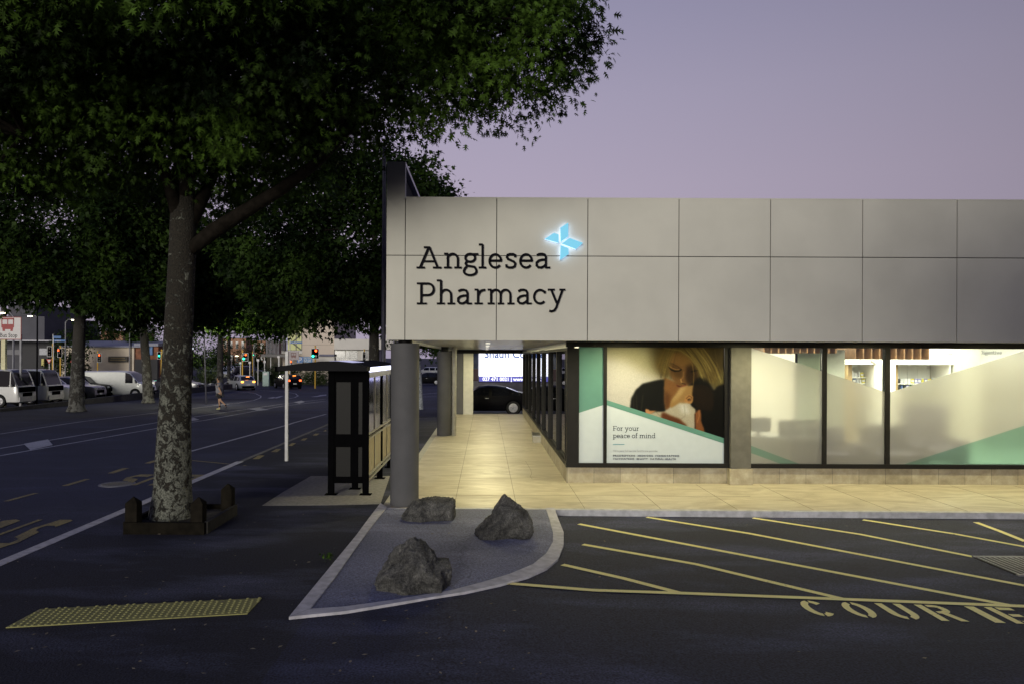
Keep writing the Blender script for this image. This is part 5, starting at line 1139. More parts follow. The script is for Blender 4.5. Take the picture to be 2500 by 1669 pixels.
p = P(0, 823, Y); text_obj('sign_words', 'Bus Stop', 0.34, M_INK, pn, (p.x - 0.0, Y - 0.023, p.z), ext=0.002, sx=0.83)

# tall poles
pole('lamp_post', 'tall dark lamp pole rising behind the left end of the fascia', 'lamp post', 935, 1105, 352, 13, mat('pole_dark', (0.05, 0.05, 0.07), 0.5, 0.2, spec=0.2), 0.62, Yf=21)
def lamp_light(p, e, col=(1.0, 0.92, 0.72), r=0.12):
    l = bpy.data.lights.new('lamp_light', 'POINT'); l.energy = e; l.color = col; l.shadow_soft_size = r
    o = bpy.data.objects.new('lamp_light', l); COL.objects.link(o); o.location = p
t_, g, tp, r_ = pole('lamp_post', 'thin black lamp pole standing in front of the second white truck', 'lamp post', 90, 990, 722, 3.6, M_BLACKM, 0.8)
MB().tube([tp, tp + Vector((0, 0, 0.06)), tp + Vector((0, 0, 0.16))], [0.06, 0.13, 0.05], 12).build('lamp_head', emat('green_white_lamp', (0.75, 1.0, 0.6), 5), t_, smooth=True)
lamp_light(tp + Vector((0, -0.25, 0.3)), 45, (0.8, 1.0, 0.6))
pole('thin_post', 'thin black pole standing in front of the white van', 'pole', 319.5, 968, 812, 3.4, M_BLACKM, 0.75)
t_, g, tp, r_ = pole('short_lamp_post', 'short dark lamp post with a round head right of the large trunk', 'lamp post', 469.5, 935, 853, 3.0, M_BLACKM, 0.8)
MB().tube([tp, tp + Vector((0.0, 0, 0.06)), tp + Vector((0, 0, 0.2)), tp + Vector((0, 0, 0.26))], [0.05, 0.14, 0.14, 0.05], 12).build('lamp_head', emat('lamp_soft_white', (0.85, 0.9, 1.0), 1.2), t_, smooth=True)
lamp_light(tp + Vector((0.1, 0, 0.5)), 420, (1.0, 0.95, 0.70))
def street_lamp(px, py, Y, label, side=1, e=14):
    h = P(px, py, Y); x = h.x - side * 1.0; gz = H(x, Y)
    t_ = thing('street_lamp', label, 'street lamp', (x, Y, gz))
    MB().tube([(x, Y, gz), (x, Y, h.z - 0.3), (x + side * 0.3, Y, h.z + 0.05), (h.x, Y, h.z + 0.08)], [0.09, 0.07, 0.05, 0.04], 10).build('pole', M_GALV, t_, smooth=True)
    MB().box(h.x - 0.3, h.x + 0.3, Y - 0.14, Y + 0.14, h.z + 0.02, h.z + 0.14).build('lamp_housing', M_GALV, t_)
    MB().box(h.x - 0.24, h.x + 0.24, Y - 0.11, Y + 0.11, h.z - 0.06, h.z + 0.018).build('lamp_glass', emat('sodium_glow', (1.0, 0.88, 0.55), e), t_)
street_lamp(180, 781, 90, 'lit street lamp glowing left of the first parking trunk', 1, 12)
street_lamp(3, 764, 60, 'bright street lamp at the left edge above the bus sign', -1, 16)
street_lamp(73, 772, 95, 'small street lamp above the dark building', -1, 5)
street_lamp(578, 868, 140, 'small yellow street lamp far down the avenue', 1, 6)
pole('lamp_post', 'grey pole beyond the trunk right of the far building', 'lamp post', 316, 900, 812, 2.6, M_GALV, 0.8, Yf=80)
pole('lamp_post', 'slim grey pole right of the green traffic light', 'lamp post', 619.5, 922, 832, 2.6, M_GALV, 0.7, Yf=88)

hp = P(522, 772, 46.0); gz = H(hp.x, 46.0)
t_ = thing('street_lamp', 'pale street lamp half hidden in the lighter green tree right of the large trunk', 'street lamp', (hp.x - 0.8, 46, gz))
MB().tube([(hp.x - 0.45, 46, gz), (hp.x - 0.62, 46, hp.z - .4), (hp.x - 0.75, 46, hp.z + 0.15), (hp.x, 46, hp.z + 0.3)], [0.05, 0.04, 0.035, 0.03], 8).build('pole', MATS['pole_dark'], t_, smooth=True)
MB().box(hp.x - .1, hp.x + .4, 45.88, 46.12, hp.z + 0.24, hp.z + 0.34).build('lamp_housing', M_GALV, t_)
MB().box(hp.x - .06, hp.x + .36, 45.9, 46.1, hp.z + 0.19, hp.z + 0.239).build('lamp_glass', emat('sodium_glow', (1.0, 0.88, 0.55), 12), t_)
lamp_light((hp.x + 0.2, 44.0, hp.z - 0.4), 1000, (1.0, 0.95, 0.66), 0.15)
# traffic lights
def traffic_light(px, ytop, ybot, wpx, Y, label, lit, hpx=None, side=1, ext=0.0):
    gx = P(px, 900, Y).x; gz = H(gx, Y); s = Y / FPX
    t_ = thing('traffic_light', label, 'traffic light', (gx, Y, gz)); zt, zb = P(px, ytop, Y).z, P(px, ybot, Y).z; hx = gx + side * wpx * s * 0.5
    MB().tube([(gx, Y + 0.12, gz), (gx, Y + 0.12, zt + 0.3 + ext)], 0.075, 10).build('pole', M_YPOLE, t_, smooth=True)
    bp_ = MB().box(hx - wpx * s / 2, hx + wpx * s / 2, Y - 0.02, Y + 0.02, zb, zt).build('backplate', M_BLACKM, t_, bevel=0.05)
    fr_ = MB(); w2_, e2 = wpx * s / 2, 0.035
    fr_.box(hx - w2_, hx + w2_, Y - 0.026, Y - 0.0205, zt - e2, zt).box(hx - w2_, hx + w2_, Y - 0.026, Y - 0.0205, zb, zb + e2).box(hx - w2_, hx - w2_ + e2, Y - 0.026, Y - 0.0205, zb + e2, zt - e2).box(hx + w2_ - e2, hx + w2_, Y - 0.026, Y - 0.0205, zb + e2, zt - e2)
    fr_.build('white_border', M_WHITE, bp_)
    for (fx_, fz_, c) in lit:
        col_ = {'r': (1.0, 0.10, 0.02), 'g': (0.02, 1.0, 0.45), 'k': None}[c]
        cxx, czz = hx - w2_ + fx_ * 2 * w2_, zb + fz_ * (zt - zb)
        MB().tube([(cxx, Y - 0.05, czz), (cxx, Y - 0.021, czz)], 0.12 if wpx * s > 0.7 else 0.1, 16).build('lens', emat('lens_' + c, col_, 9 if c == 'g' else 6) if col_ else mat('dark_lens', (0.03, 0.02, 0.02), 0.3), bp_)
        MB().tube([(cxx, Y - 0.16, czz + 0.06), (cxx, Y - 0.052, czz + 0.06)], 0.15 if wpx * s > 0.7 else 0.12, 12, caps=False).build('visor', M_BLACKM, bp_)
traffic_light(591, 861, 881, 15, 80, 'traffic light showing red over green above the silver hatchback', [(0.62, 0.78, 'r'), (0.28, 0.3, 'g'), (0.62, 0.3, 'k'), (0.28, 0.78, 'k')])
traffic_light(769, 850, 875, 19, 78, 'traffic light showing red over green above the bus shelter roof', [(0.62, 0.78, 'r'), (0.25, 0.25, 'g'), (0.62, 0.25, 'k')], side=0)
traffic_light(237, 862, 884, 11, 90, 'traffic light with one red lens in front of the beige building', [(0.5, 0.8, 'r'), (0.5, 0.5, 'k'), (0.5, 0.2, 'k')], side=1)
traffic_light(393, 858, 876, 9, 90, 'green traffic light partly hidden by the large trunk', [(0.5, 0.45, 'g')], side=-1)
traffic_light(616, 862, 870, 7, 120, 'small distant green traffic light right of the nearer one', [(0.5, 0.5, 'g')], side=1)
traffic_light(705, 879, 894, 10, 82, 'dark traffic light head behind the bus stop flag', [(0.5, 0.8, 'r'), (0.5, 0.4, 'k')], side=1)
traffic_light(127, 845, 870, 12, 82, 'traffic light seen from its side left of the first parking trunk', [(0.5, 0.8, 'k'), (0.5, 0.5, 'k'), (0.5, 0.2, 'k')], side=-1, ext=0.0)
traffic_light(146, 850, 872, 11, 84, 'second yellow pole traffic light left of the first parking trunk', [(0.2, 0.8, 'r'), (0.5, 0.5, 'k')], side=0)
traffic_light(889, 858, 882, 8, 84, 'traffic light with yellow cap left of the far trunk', [(0.5, 0.8, 'k'), (0.5, 0.3, 'k')], side=0)
# blue street name signs
def blue_sign(p0, p1, q0, q1, Y, label, txt=None):
    a, b = P(p0, q0, Y), P(p1, q1, Y); t_ = thing('street_name_sign', label, 'street sign', ((a.x + b.x) / 2, Y, b.z))
    pl = MB().box(a.x, b.x, Y - 0.02, Y + 0.02, b.z, a.z).build('blade', mat('sign_blue', (0.03, 0.12, 0.33), 0.5), t_)
    MB().tube([(a.x - 0.05, Y + 0.05, H(a.x, Y)), (a.x - 0.05, Y + 0.05, a.z + 0.2)], 0.04, 8).build('bracket_pole', M_WHITE, t_)
    if txt: text_obj('street_name', txt, (a.z - b.z) * 0.8, M_SIGNW, pl, (a.x + (b.x - a.x) * 0.14, Y - 0.0235, b.z + (a.z - b.z) * 0.22), ext=0.002)
blue_sign(709, 738, 834, 838.5, 79, 'blue street name blade in front of the stairwell glass', 'Anglesea')
blue_sign(130, 149, 820, 826, 82.5, 'upper blue street name blade on the pole at left')
blue_sign(131, 160, 829, 834, 81.5, 'lower blue street name blade on the pole at left', 'Anglesea')
# parking sign
Y = 92; a, b, c, d = P(725, 870, Y), P(741, 885, Y), P(742, 870, Y), P(763, 884, Y)
t_ = thing('parking_sign', 'blue parking sign with a white P and a seven dollar price', 'sign', (a.x, Y, b.z))
o = MB().box(a.x, b.x, Y - 0.05, Y, b.z, a.z).build('letter_panel', MATS['sign_blue'], t_); text_obj('parking_letter', 'P', 0.92, M_SIGNW, o, (a.x + 0.15, Y - 0.06, b.z + 0.06), ext=0.004)
o = MB().box(c.x, d.x, Y - 0.05, Y, d.z, c.z).build('price_panel', mat('sign_blue_light', (0.04, 0.17, 0.36), 0.5), t_); text_obj('price', '$7.00', 0.46, M_SIGNW, o, (c.x + 0.03, Y - 0.06, d.z + 0.07), ext=0.004, sx=0.82); text_obj('price_heading', 'EARLY BIRD', 0.2, M_SIGNW, o, (c.x + 0.05, Y - 0.06, d.z + 0.48), ext=0.004, sx=0.75)
# small road signs and posts around the crossing
def round_sign(px, py, rpx, Y, label, m, tri=False):
    c = P(px, py, Y); gz = H(c.x, Y); t_ = thing('road_sign', label, 'road sign', (c.x, Y, gz)); r = rpx / FPX * Y
    MB().tube([(c.x, Y + 0.03, gz), (c.x, Y + 0.03, c.z)], 0.035, 8).build('post', M_WHITE, t_)
    poly = [(c.x - r, c.z + r * .8), (c.x + r, c.z + r * .8), (c.x, c.z - r)] if tri else [(c.x + r * math.cos(k * PI / 10), c.z + r * math.sin(k * PI / 10)) for k in range(20)]
    o = MB().prism(poly, 'y', Y - 0.015, Y + 0.01).build('sign_face', m, t_)
    MB().prism([((x - c.x) * 0.6 + c.x, (z - c.z) * 0.6 + c.z + 0.02) for x, z in poly], 'y', Y - 0.022, Y - 0.016).build('sign_centre', M_SIGNW, o)
M_SRED = mat('sign_bright_red', (0.5, 0.05, 0.03), 0.5)
round_sign(120, 881, 6.5, 62, 'red and white give way triangle behind the parked trucks', M_SRED, True)
round_sign(176.5, 882, 4, 60, 'round red-edged sign beside the first parking trunk', M_SRED)
round_sign(587, 886, 4, 78, 'round greenish sign seen from behind at the silver hatchback', mat('sign_back', (0.07, 0.16, 0.14), 0.5))
round_sign(517, 875, 2.6, 110, 'round blue sign beyond the jogging person', MATS['sign_blue'])
for k, (px, py, yb, lab) in enumerate(((630, 880, 919, 'white post with a small square plate right of the grey pole'), (646, 884, 907, 'white post near the pale cabinet'), (610, 886, 917, 'white post with a plate behind the silver hatchback roof'), (680, 872, 901, 'slim white post under the canopy'))):
    Y = 86 + k; c = P(px, py, Y); gz = H(c.x, Y); t_ = thing('sign_post', lab, 'sign post', (c.x, Y, gz))
    MB().tube([(c.x, Y, gz), (c.x, Y, c.z)], 0.045, 8).build('post', M_WHITE, t_); MB().box(c.x - 0.14, c.x + 0.14, Y - 0.06, Y - 0.046, c.z - 0.05, c.z + 0.2).build('plate', M_SIGNW, t_)
# service cabinet
Y = 84; a, b = P(641, 906, Y), P(656, 934, Y); gz = H(a.x, Y)
t_ = thing('service_cabinet', 'pale green utility cabinet beside the hedge beyond the silver hatchback', 'cabinet', ((a.x + b.x) / 2, Y, gz))
MB().box(a.x, b.x, Y, Y + 0.4, gz, a.z).build('cabinet_body', mat('cabinet_green', (0.30, 0.42, 0.38), 0.5), t_, bevel=0.02); MB().box(a.x + 0.12, b.x - 0.2, Y - 0.012, Y - 0.002, a.z - 0.4, a.z - 0.15).build('notice', M_SIGNW, t_)

# ------------------------------------------------------------------ far buildings
def wall_y(bld, p0, p1, q0, q1, Y, dep, m, name='wall'):
    a, b = P(p0, q0, Y), P(p1, q1, Y); return MB().box(min(a.x, b.x), max(a.x, b.x), Y, Y + dep, min(a.z, b.z), max(a.z, b.z)).build(name, m, bld)
def win(parent, p0, p1, q0, q1, Y, m, fm=None):
    a, b = P(p0, q0, Y), P(p1, q1, Y); o = MB().box(a.x, b.x, Y - 0.06, Y - 0.005, b.z, a.z).build('window', fm or M_FRAME, parent)
    k = 0.06; MB().box(a.x + k, b.x - k, Y - 0.07, Y - 0.061, b.z + k, a.z - k).build('pane', m, o); return o
M_DGLASS = mat('dark_window_glass', (0.015, 0.017, 0.022), 0.12, var=0.1)
M_CREAMW = mat('cream_render', (0.54, 0.47, 0.38), 0.85, var=0.07, scale=0.6); M_TOWER = mat('tower_concrete', (0.58, 0.50, 0.42), 0.85, var=0.06, scale=0.4)
M_WHITEW = mat('white_render', (0.58, 0.56, 0.52), 0.8, var=0.06, scale=0.5); M_BRICK = mat('red_brick', (0.20, 0.085, 0.05), 0.9, var=0.25, scale=2)
M_OBRICK = mat('orange_brick', (0.34, 0.19, 0.12), 0.9, var=0.2, scale=1.5); M_ROOFB = mat('blue_grey_roof', (0.20, 0.21, 0.27), 0.6, var=0.1)
# dark building at the left
Y = 100; bl = thing('dark_building', 'dark grey stepped building with a long awning behind the parked trucks', 'building', (P(50, 900, Y).x, Y, -0.8))
M_DK = mat('dark_cladding', (0.075, 0.075, 0.09), 0.8, var=0.12, scale=0.5)
wall_y(bl, -60, 108, 772, 925, Y, 14, M_DK); wall_y(bl, 20, 83, 741, 772, Y + 1, 10, M_DK, 'upper_wall'); wall_y(bl, -60, 150, 829, 833, Y - 3, 3.0, mat('awning_white', (0.45, 0.45, 0.5), 0.6), 'awning'); wall_y(bl, 52, 150, 833, 925, Y - 0.5, 3, mat('shop_dark', (0.03, 0.03, 0.035), 0.7), 'shop_front')
wall_y(bl, 96, 116, 850, 866, Y - 1, 0.3, mat('white_board', (0.42, 0.43, 0.47), 0.6), 'sign_board'); wall_y(bl, 101, 107, 875, 893, Y - 1, 0.3, mat('yellow_board', (0.55, 0.50, 0.16), 0.6), 'yellow_door'); wall_y(bl, 10, 75, 853, 866, Y - 0.3, 0.2, mat('letter_grey', (0.16, 0.16, 0.18), 0.6), 'sign_band')
# long single-storey beige building
Y = 98; bl = thing('beige_building', 'long low beige building with a blue-grey roof behind the white van', 'building', (P(260, 900, Y).x, Y, -0.8))
wall_y(bl, 150, 327, 844, 925, Y, 10, M_CREAMW); a, b = P(150, 844, Y), P(365, 832, Y + 6)
MB().prism([(Y - 0.6, a.z), (Y + 7, a.z + 0.85), (Y + 7, a.z + 0.7), (Y - 0.6, a.z - 0.15)], 'x', a.x, P(364, 840, Y).x).build('roof', M_ROOFB, bl)
sgn = wall_y(bl, 264, 311, 869, 883, Y - 0.3, 0.2, mat('dark_sign', (0.03, 0.025, 0.02), 0.6), 'sign_board'); wall_y(bl, 270, 305, 872, 874, Y - 0.34, 0.03, mat('gold_line', (0.2, 0.15, 0.06), 0.6), 'sign_line'); wall_y(bl, 268, 307, 877, 879, Y - 0.34, 0.03, MATS['gold_line'], 'sign_line')
br_ = thing('brick_building', 'small red brick building with dark shop front between two trunks', 'building', (P(355, 900, Y).x, Y, -0.8))
wall_y(br_, 327.5, 386, 846, 925, Y + 0.3, 9, M_BRICK); wall_y(br_, 329, 384, 876, 925, Y - 0.2, 0.45, mat('shop_dark2', (0.02, 0.02, 0.024), 0.7), 'shop_front'); wall_y(br_, 360, 372, 846, 866, Y, 0.25, MATS['sign_blue'], 'blue_panel'); wall_y(br_, 327, 386, 838, 845, Y - 0.2, 9.5, M_ROOFB, 'roof')
# roofs and blocks beyond
def simple_block(name, label, p0, p1, q0, q1, Y, m, rows=0, cols=0, dep=12, roof=None):
    bl = thing(name, label, 'building', (P((p0 + p1) / 2, 900, Y).x, Y, -0.8)); w_ = wall_y(bl, p0, p1, q0, q1, Y, dep, m)
    for i in range(rows):
        for j in range(cols):
            x = p0 + (p1 - p0) * (j + 0.5) / cols; y = q0 + (q1 - q0) * (i + 0.5) / rows; dx = (p1 - p0) / cols * 0.22; dy = (q1 - q0) / rows * 0.28
            win(bl, x - dx, x + dx, y - dy, y + dy, Y, M_DGLASS, M_WHITEW)
    if roof: wall_y(bl, p0 - 1, p1 + 1, q0 - roof, q0 - 0.2, Y - 0.5, dep + 1, M_ROOFB, 'roof')
    return bl
simple_block('orange_roof_building', 'low building with warm tan walls rising over the beige building', 246, 300, 808, 850, 150, M_OBRICK, 0, 0, 14, 2)
simple_block('tan_building', 'tan block peeking above the beige building beside the first trunk', 150, 205, 816, 850, 155, M_CREAMW, 0, 0, 14, 2)
simple_block('grey_hall', 'pale grey hall with a flat roof behind the dark building', 104, 165, 814, 850, 160, mat('hall_grey', (0.26, 0.27, 0.32), 0.8), 0, 0, 20, 2)
simple_block('brick_apartments', 'orange brick apartment block with white-framed windows at the end of the avenue', 543, 600, 826, 890, 210, M_OBRICK, 2, 4, 20, 2)
simple_block('brick_apartments', 'second orange brick block right of the small green traffic light', 616, 648, 831, 885, 190, M_OBRICK, 2, 2, 20, 2)
# tower with lit stair glazing
Y = 96; tw = thing('stairwell_tower', 'tall cream tower with lit yellow stairwell glazing behind the bus shelter', 'building', (P(730, 900, Y).x, Y, -0.8))
wall_y(tw, 738, 815.5, 700, 940, Y, 16, M_TOWER); wall_y(tw, 687, 738, 856, 863, Y - 0.05, 8, M_WHITEW, 'base_band'); wall_y(tw, 690, 738, 863.3, 940, Y + 0.3, 8, M_CREAMW, 'ground_wall')
for q_ in (795.5, 841.5): wall_y(tw, 738, 815.5, q_, q_ + 0.7, Y - 0.02, 0.018, M_FDARK, 'panel_joint')
wall_y(tw, 776, 815.7, 864, 869.5, Y - 0.6, 0.55, mat('blue_grey_band', (0.12, 0.12, 0.17), 0.7), 'canopy_band'); wall_y(tw, 780, 816, 870, 884, Y - 0.3, 0.28, M_WHITEW, 'lower_wall')
em = MB(); a, b = P(688, 700, Y), P(737.5, 855, Y); em.box(a.x, b.x, Y + 3.0, Y + 3.05, b.z, a.z); em.build('lit_stair_wall', emat('stair_light', (0.90, 0.80, 0.38), 0.55), tw)
MB().box(a.x, b.x, Y + 0.08, Y + 0.1, b.z, a.z).build('stair_glass', G_DULL, tw)
fm = MB()
for px in (687.5, 690, 708, 723, 737): c = P(px, 800, Y); fm.box(c.x - 0.05, c.x + 0.05, Y - 0.02, Y + 0.079, b.z, a.z)
for py in (748, 770, 793, 816, 838, 855): c = P(700, py, Y); fm.box(a.x, b.x, Y - 0.019, Y + 0.078, c.z - 0.04, c.z + 0.04)
fm.build('mullions', mat('mullion_grey', (0.16, 0.15, 0.14), 0.6), tw); wall_y(tw, 691.5, 695.5, 700, 856, Y - 0.3, 0.25, mat('dark_pilaster', (0.11, 0.10, 0.13), 0.6), 'pilaster')
stp = MB()
for k in range(7):
    z = a.z - 1.2 * k * 1.0; x0_, x1_ = P(709, 0, Y).x, P(737, 0, Y).x
    if k % 2: x0_, x1_ = x1_, x0_
    stp.tube([(x0_, Y + 1.5, z), (x1_, Y + 1.5, z - 1.2)], 0.09, 4)
stp.build('stair_flights', mat('stair_rail', (0.24, 0.22, 0.16), 0.6), tw)
c = P(697, 776, Y); 
for py in (775, 822): c = P(698, py, Y); MB().tube([(c.x, Y - 0.5, c.z - 0.1), (c.x, Y - 0.5, c.z + 0.1)], 0.10, 10).build('wall_lamp', emat('wall_lamp_glow', (0.95, 0.92, 1.0), 3), tw)
# low wing
wg = thing('low_white_wing', 'low white building wing with dark windows beside the tower', 'building', (P(860, 900, Y).x, Y, -0.8))
wall_y(wg, 816, 905, 827, 853, Y - 0.5, 12, M_WHITEW, 'parapet'); wall_y(wg, 816, 905, 853.2, 945, Y + 0.3, 10, M_WHITEW)
for (a_, b_) in ((817, 843), (845, 873), (884, 899)): win(wg, a_, b_, 855, 877, Y + 0.3, M_DGLASS, M_WHITE)
wall_y(wg, 829, 859, 881, 884.5, Y - 0.3, 0.3, emat('lit_band', (1, 0.97, 0.85), 1.1), 'lit_window_band'); wall_y(wg, 925, 960, 827, 853, Y - 0.5, 12, M_WHITEW, 'parapet')
# canopy with columns left of the tower
cn = thing('street_canopy', 'grey flat canopy on posts in front of the tower', 'canopy', (P(670, 900, Y).x, Y, -0.8))
wall_y(cn, 638, 700, 864, 871, Y - 5, 4.5, mat('canopy_grey', (0.15, 0.145, 0.14), 0.7), 'canopy_roof')
for px in (680.5, 660, 645): wall_y(cn, px, px + 1.4, 871.2, 925, Y - 4.5, 0.15, M_WHITE, 'post')
for k in range(10): wall_y(cn, 650 + k * 3.3, 651 + k * 3.3, 826 + k * 0.5, 863.8, Y - 2, 0.1, M_GALV, 'louvre_post')
wall_y(cn, 651, 687, 871.3, 925, Y + 4, 0.3, mat('cafe_dark', (0.05, 0.045, 0.03), 0.8, var=0.6, scale=1.2), 'back_wall')

# office with lit billboard beyond the walkway
Y = 45.0; of = thing('office_building', 'grey office wall with a window beyond the end of the walkway', 'building', (0, Y, H(0, Y)))
a = P(1150, 845, Y); MB().box(-1.1, 14, Y + 0.1, Y + 8, H(0, Y), 4.6).build('wall', mat('office_grey', (0.20, 0.19, 0.20), 0.8), of)
MB().box(-1.05, -0.47, Y - 0.0, Y + 0.09, 1.9, 3.3).build('window', mat('blue_glass', (0.04, 0.06, 0.12), 0.2, var=0.4, scale=1.5), of); MB().box(-1.05, -0.47, Y - 0.0, Y + 0.09, 1.15, 1.88).build('red_panel', mat('dark_maroon', (0.06, 0.015, 0.02), 0.5), of)
bb = thing('lit_billboard', 'bright white lit billboard with a blue phone strip seen under the canopy', 'billboard', (1.5, Y, 1.0))
x0_, x1_ = P(1169, 900, Y).x, 6.6; z0_, zm, z1_ = P(1200, 930, Y).z, P(1200, 917.5, Y).z, 3.35
wp = MB().box(x0_, x1_, Y - 0.06, Y, zm, z1_).build('white_panel', emat('billboard_white', (0.93, 0.93, 1.0), 1.9), bb)
bs = MB().box(x0_ + 0.03, x1_, Y - 0.058, Y, z0_, zm - 0.004).build('blue_strip', emat('billboard_blue', (0.22, 0.22, 0.78), 0.75), bb)
MB().box(x0_ - 0.04, x1_, Y - 0.05, Y, z0_ - 0.07, z0_ - 0.002).build('billboard_frame', mat('navy_frame', (0.02, 0.02, 0.08), 0.5), bb)
sm_ = MB()
for px in (1210.5, 1267.5): c = P(px, 900, Y); sm_.box(c.x - 0.012, c.x + 0.012, Y - 0.066, Y - 0.0605, z0_, z1_)
sm_.build('panel_seam', mat('seam_blue', (0.05, 0.05, 0.25), 0.5), wp)
p = P(1182, 872.5, Y); text_obj('billboard_name', 'Shaun Cos', 0.70, emat('pale_blue_letter', (0.10, 0.17, 0.42), 1.0), wp, (p.x, Y - 0.066, p.z), ext=0.003, sx=0.92, bold=0.012)
p = P(1178, 928, Y); text_obj('billboard_phone', '027 471 0021 | www.sh', 0.30, emat('white_letter', (0.95, 0.95, 1.0), 1.8), bs, (p.x, Y - 0.066, p.z), ext=0.003, sx=0.98, bold=0.006)

# low kerb wall in front of the parked vehicles
g0, g1 = GP(0, 1003), GP(345, 973)
lw = MB(); strip3([(g0.x - 6, g0.y - 2.2), (g0.x, g0.y), (g1.x, g1.y), (g1.x + 0.5, g1.y + 18)], 0.25, -0.6, -0.12, lw)
tag(lw.build('low_wall', mat('low_wall_dark', (0.035, 0.035, 0.04), 0.9, var=0.3)), 'low dark kerb wall along the car park across the road', 'low wall')
# ------------------------------------------------------------------ trees
LEAF_OAK = np.array([(0, 0, 0), (.10, .03, 0), (.33, .065, .02), (.60, .06, .02), (.82, .045, 0), (.82, -.045, 0), (.60, -.06, .02), (.33, -.065, .02), (.10, -.03, 0),
                     (.30, .40, -.08), (.70, .50, -.12), (.98, .26, -.10), (1.18, 0, -.08), (.98, -.26, -.10), (.70, -.50, -.12), (.30, -.40, -.08)], float)
F_OAK = np.array([(0, 1, 8), (1, 2, 8), (2, 7, 8), (2, 3, 7), (3, 6, 7), (3, 4, 6), (4, 5, 6), (1, 9, 2), (2, 10, 3), (3, 11, 4), (4, 12, 5), (5, 13, 6), (6, 14, 7), (7, 15, 8)])
LEAF_S = np.array([(0, 0, 0), (.35, .34, -.04), (.5, .1, .02), (1.0, .16, -.06), (.55, -.12, .02), (.4, -.36, -.04)], float)
F_S = np.array([(0, 1, 2), (0, 2, 4), (2, 3, 4), (0, 4, 5)])
def leaves_mesh(name, pos, dirs, ups, size, tmpl, faces, m, parent):
    n = len(pos); d = dirs / np.linalg.norm(dirs, axis=1)[:, None]; s = np.cross(ups, d); s /= (np.linalg.norm(s, axis=1)[:, None] + 1e-9); u = np.cross(d, s)
    V = pos[:, None, :] + size[:, None, None] * (tmpl[None, :, 0, None] * d[:, None, :] + tmpl[None, :, 1, None] * s[:, None, :] + tmpl[None, :, 2, None] * u[:, None, :])
    off = wloc(parent); V = V.reshape(-1, 3) - np.array(off); k = len(tmpl)
    F = (faces[None] + (np.arange(n) * k)[:, None, None]).reshape(-1, 3)
    me = bpy.data.meshes.new(name); me.vertices.add(len(V)); me.vertices.foreach_set('co', V.astype(np.float32).ravel())
    me.loops.add(len(F) * 3); me.loops.foreach_set('vertex_index', F.astype(np.int32).ravel()); me.polygons.add(len(F))
    me.polygons.foreach_set('loop_start', (np.arange(len(F)) * 3).astype(np.int32)); me.polygons.foreach_set('loop_total', np.full(len(F), 3, np.int32))
    me.update(calc_edges=True); me.materials.append(m); o = bpy.data.objects.new(name, me); COL.objects.link(o); o.parent = parent; return o
def tree(label, base, trunk, blobs, ncl, per, lsz, lm, bm_, name='street_tree', limbs=(), tmpl='s', spread=0.22, twigs=True, group=None, seed=1, droop=0.5, cat='tree', shell=0.55):
    rg = np.random.default_rng(seed); t_ = thing(name, label, cat, base, group)
    tb = MB(); tb.tube([p[:3] for p in trunk], [p[3] for p in trunk], 20, caps=False)
    lb_ = MB()
    for l in limbs: lb_.tube([p[:3] for p in l], [p[3] for p in l], 10, caps=False)
    nodes = [Vector(p[:3]) for l in limbs for p in l[1:]] + [Vector(trunk[-1][:3])]
    vol = np.array([b[3] * b[4] * b[5] for b in blobs]) ** (2 / 3); vol /= vol.sum(); cl = []; outw = []
    for _ in range(ncl):
        b = blobs[rg.choice(len(blobs), p=vol)]; v = rg.normal(size=3); v /= np.linalg.norm(v); rr = shell + (1 - shell) * rg.random() ** 0.6
        rr *= 0.86 + 0.22 * noise.noise(Vector(v * 2.3 + seed))
        cl.append(np.array(b[:3]) + v * rr * np.array(b[3:6])); outw.append(v)
    cl = np.array(cl); outw = np.array(outw)
    if twigs:
        idx = rg.choice(ncl, size=min(ncl, 150 if tmpl == 'o' else 40), replace=False)
        for i in idx:
            c = Vector(cl[i]); nn = min(nodes, key=lambda q_: (q_ - c).length); mid = nn.lerp(c, 0.5) + Vector(rg.normal(size=3) * 0.15) + Vector((0, 0, 0.15))
            lb_.tube([nn, mid, c], [0.035, 0.018, 0.006] if tmpl == 'o' else [0.05, 0.03, 0.01], 5, caps=False)
    tb.build('trunk', bm_, t_, smooth=True, fix=False)
    if len(lb_.v): lb_.build('limbs', M_LIMB, t_, smooth=True, fix=False)
    C = np.repeat(cl, per, axis=0); O = np.repeat(outw, per, axis=0); n = len(C)
    # each cluster is a drooping spray: leaves strung along a twig direction
    tw = rg.normal(size=(ncl, 3)) * 0.8 + outw; tw[:, 2] -= droop * 0.6; tw /= np.linalg.norm(tw, axis=1)[:, None]; TW = np.repeat(tw, per, axis=0)
    a = rg.uniform(-1, 1, (n, 1)); pos = C + TW * a * spread * 1.5 + rg.normal(size=(n, 3)) * spread * np.array([0.62, 0.62, 0.42])
    d = O * 0.5 + TW * 0.5 + rg.normal(size=(n, 3)) * 0.75; d[:, 2] -= droop
    up = rg.normal(size=(n, 3)) * 0.55 + np.array([0, 0, 1.0]) + O * 0.3
    sz = lsz * rg.uniform(0.5, 1.35, n)
    leaves_mesh('crown', pos, d, up, sz, LEAF_OAK if tmpl == 'o' else LEAF_S, F_OAK if tmpl == 'o' else F_S, lm, t_)
    return t_
BK1 = bark('lichen_bark', (0.020, 0.017, 0.012), (0.135, 0.14, 0.115), 0.515, 9.5); BK2 = bark('grey_bark', (0.035, 0.032, 0.028), (0.12, 0.12, 0.11), 0.5, 5)
M_LIMB = mat('limb_bark', (0.012, 0.010, 0.008), 0.95, var=0.4, scale=9, bump=0.4, spec=0.05)
BK3 = mat('lit_bark', (0.30, 0.32, 0.34), 0.9, var=0.4, scale=12)  # paler bark copy: light on the trunk put into its colour
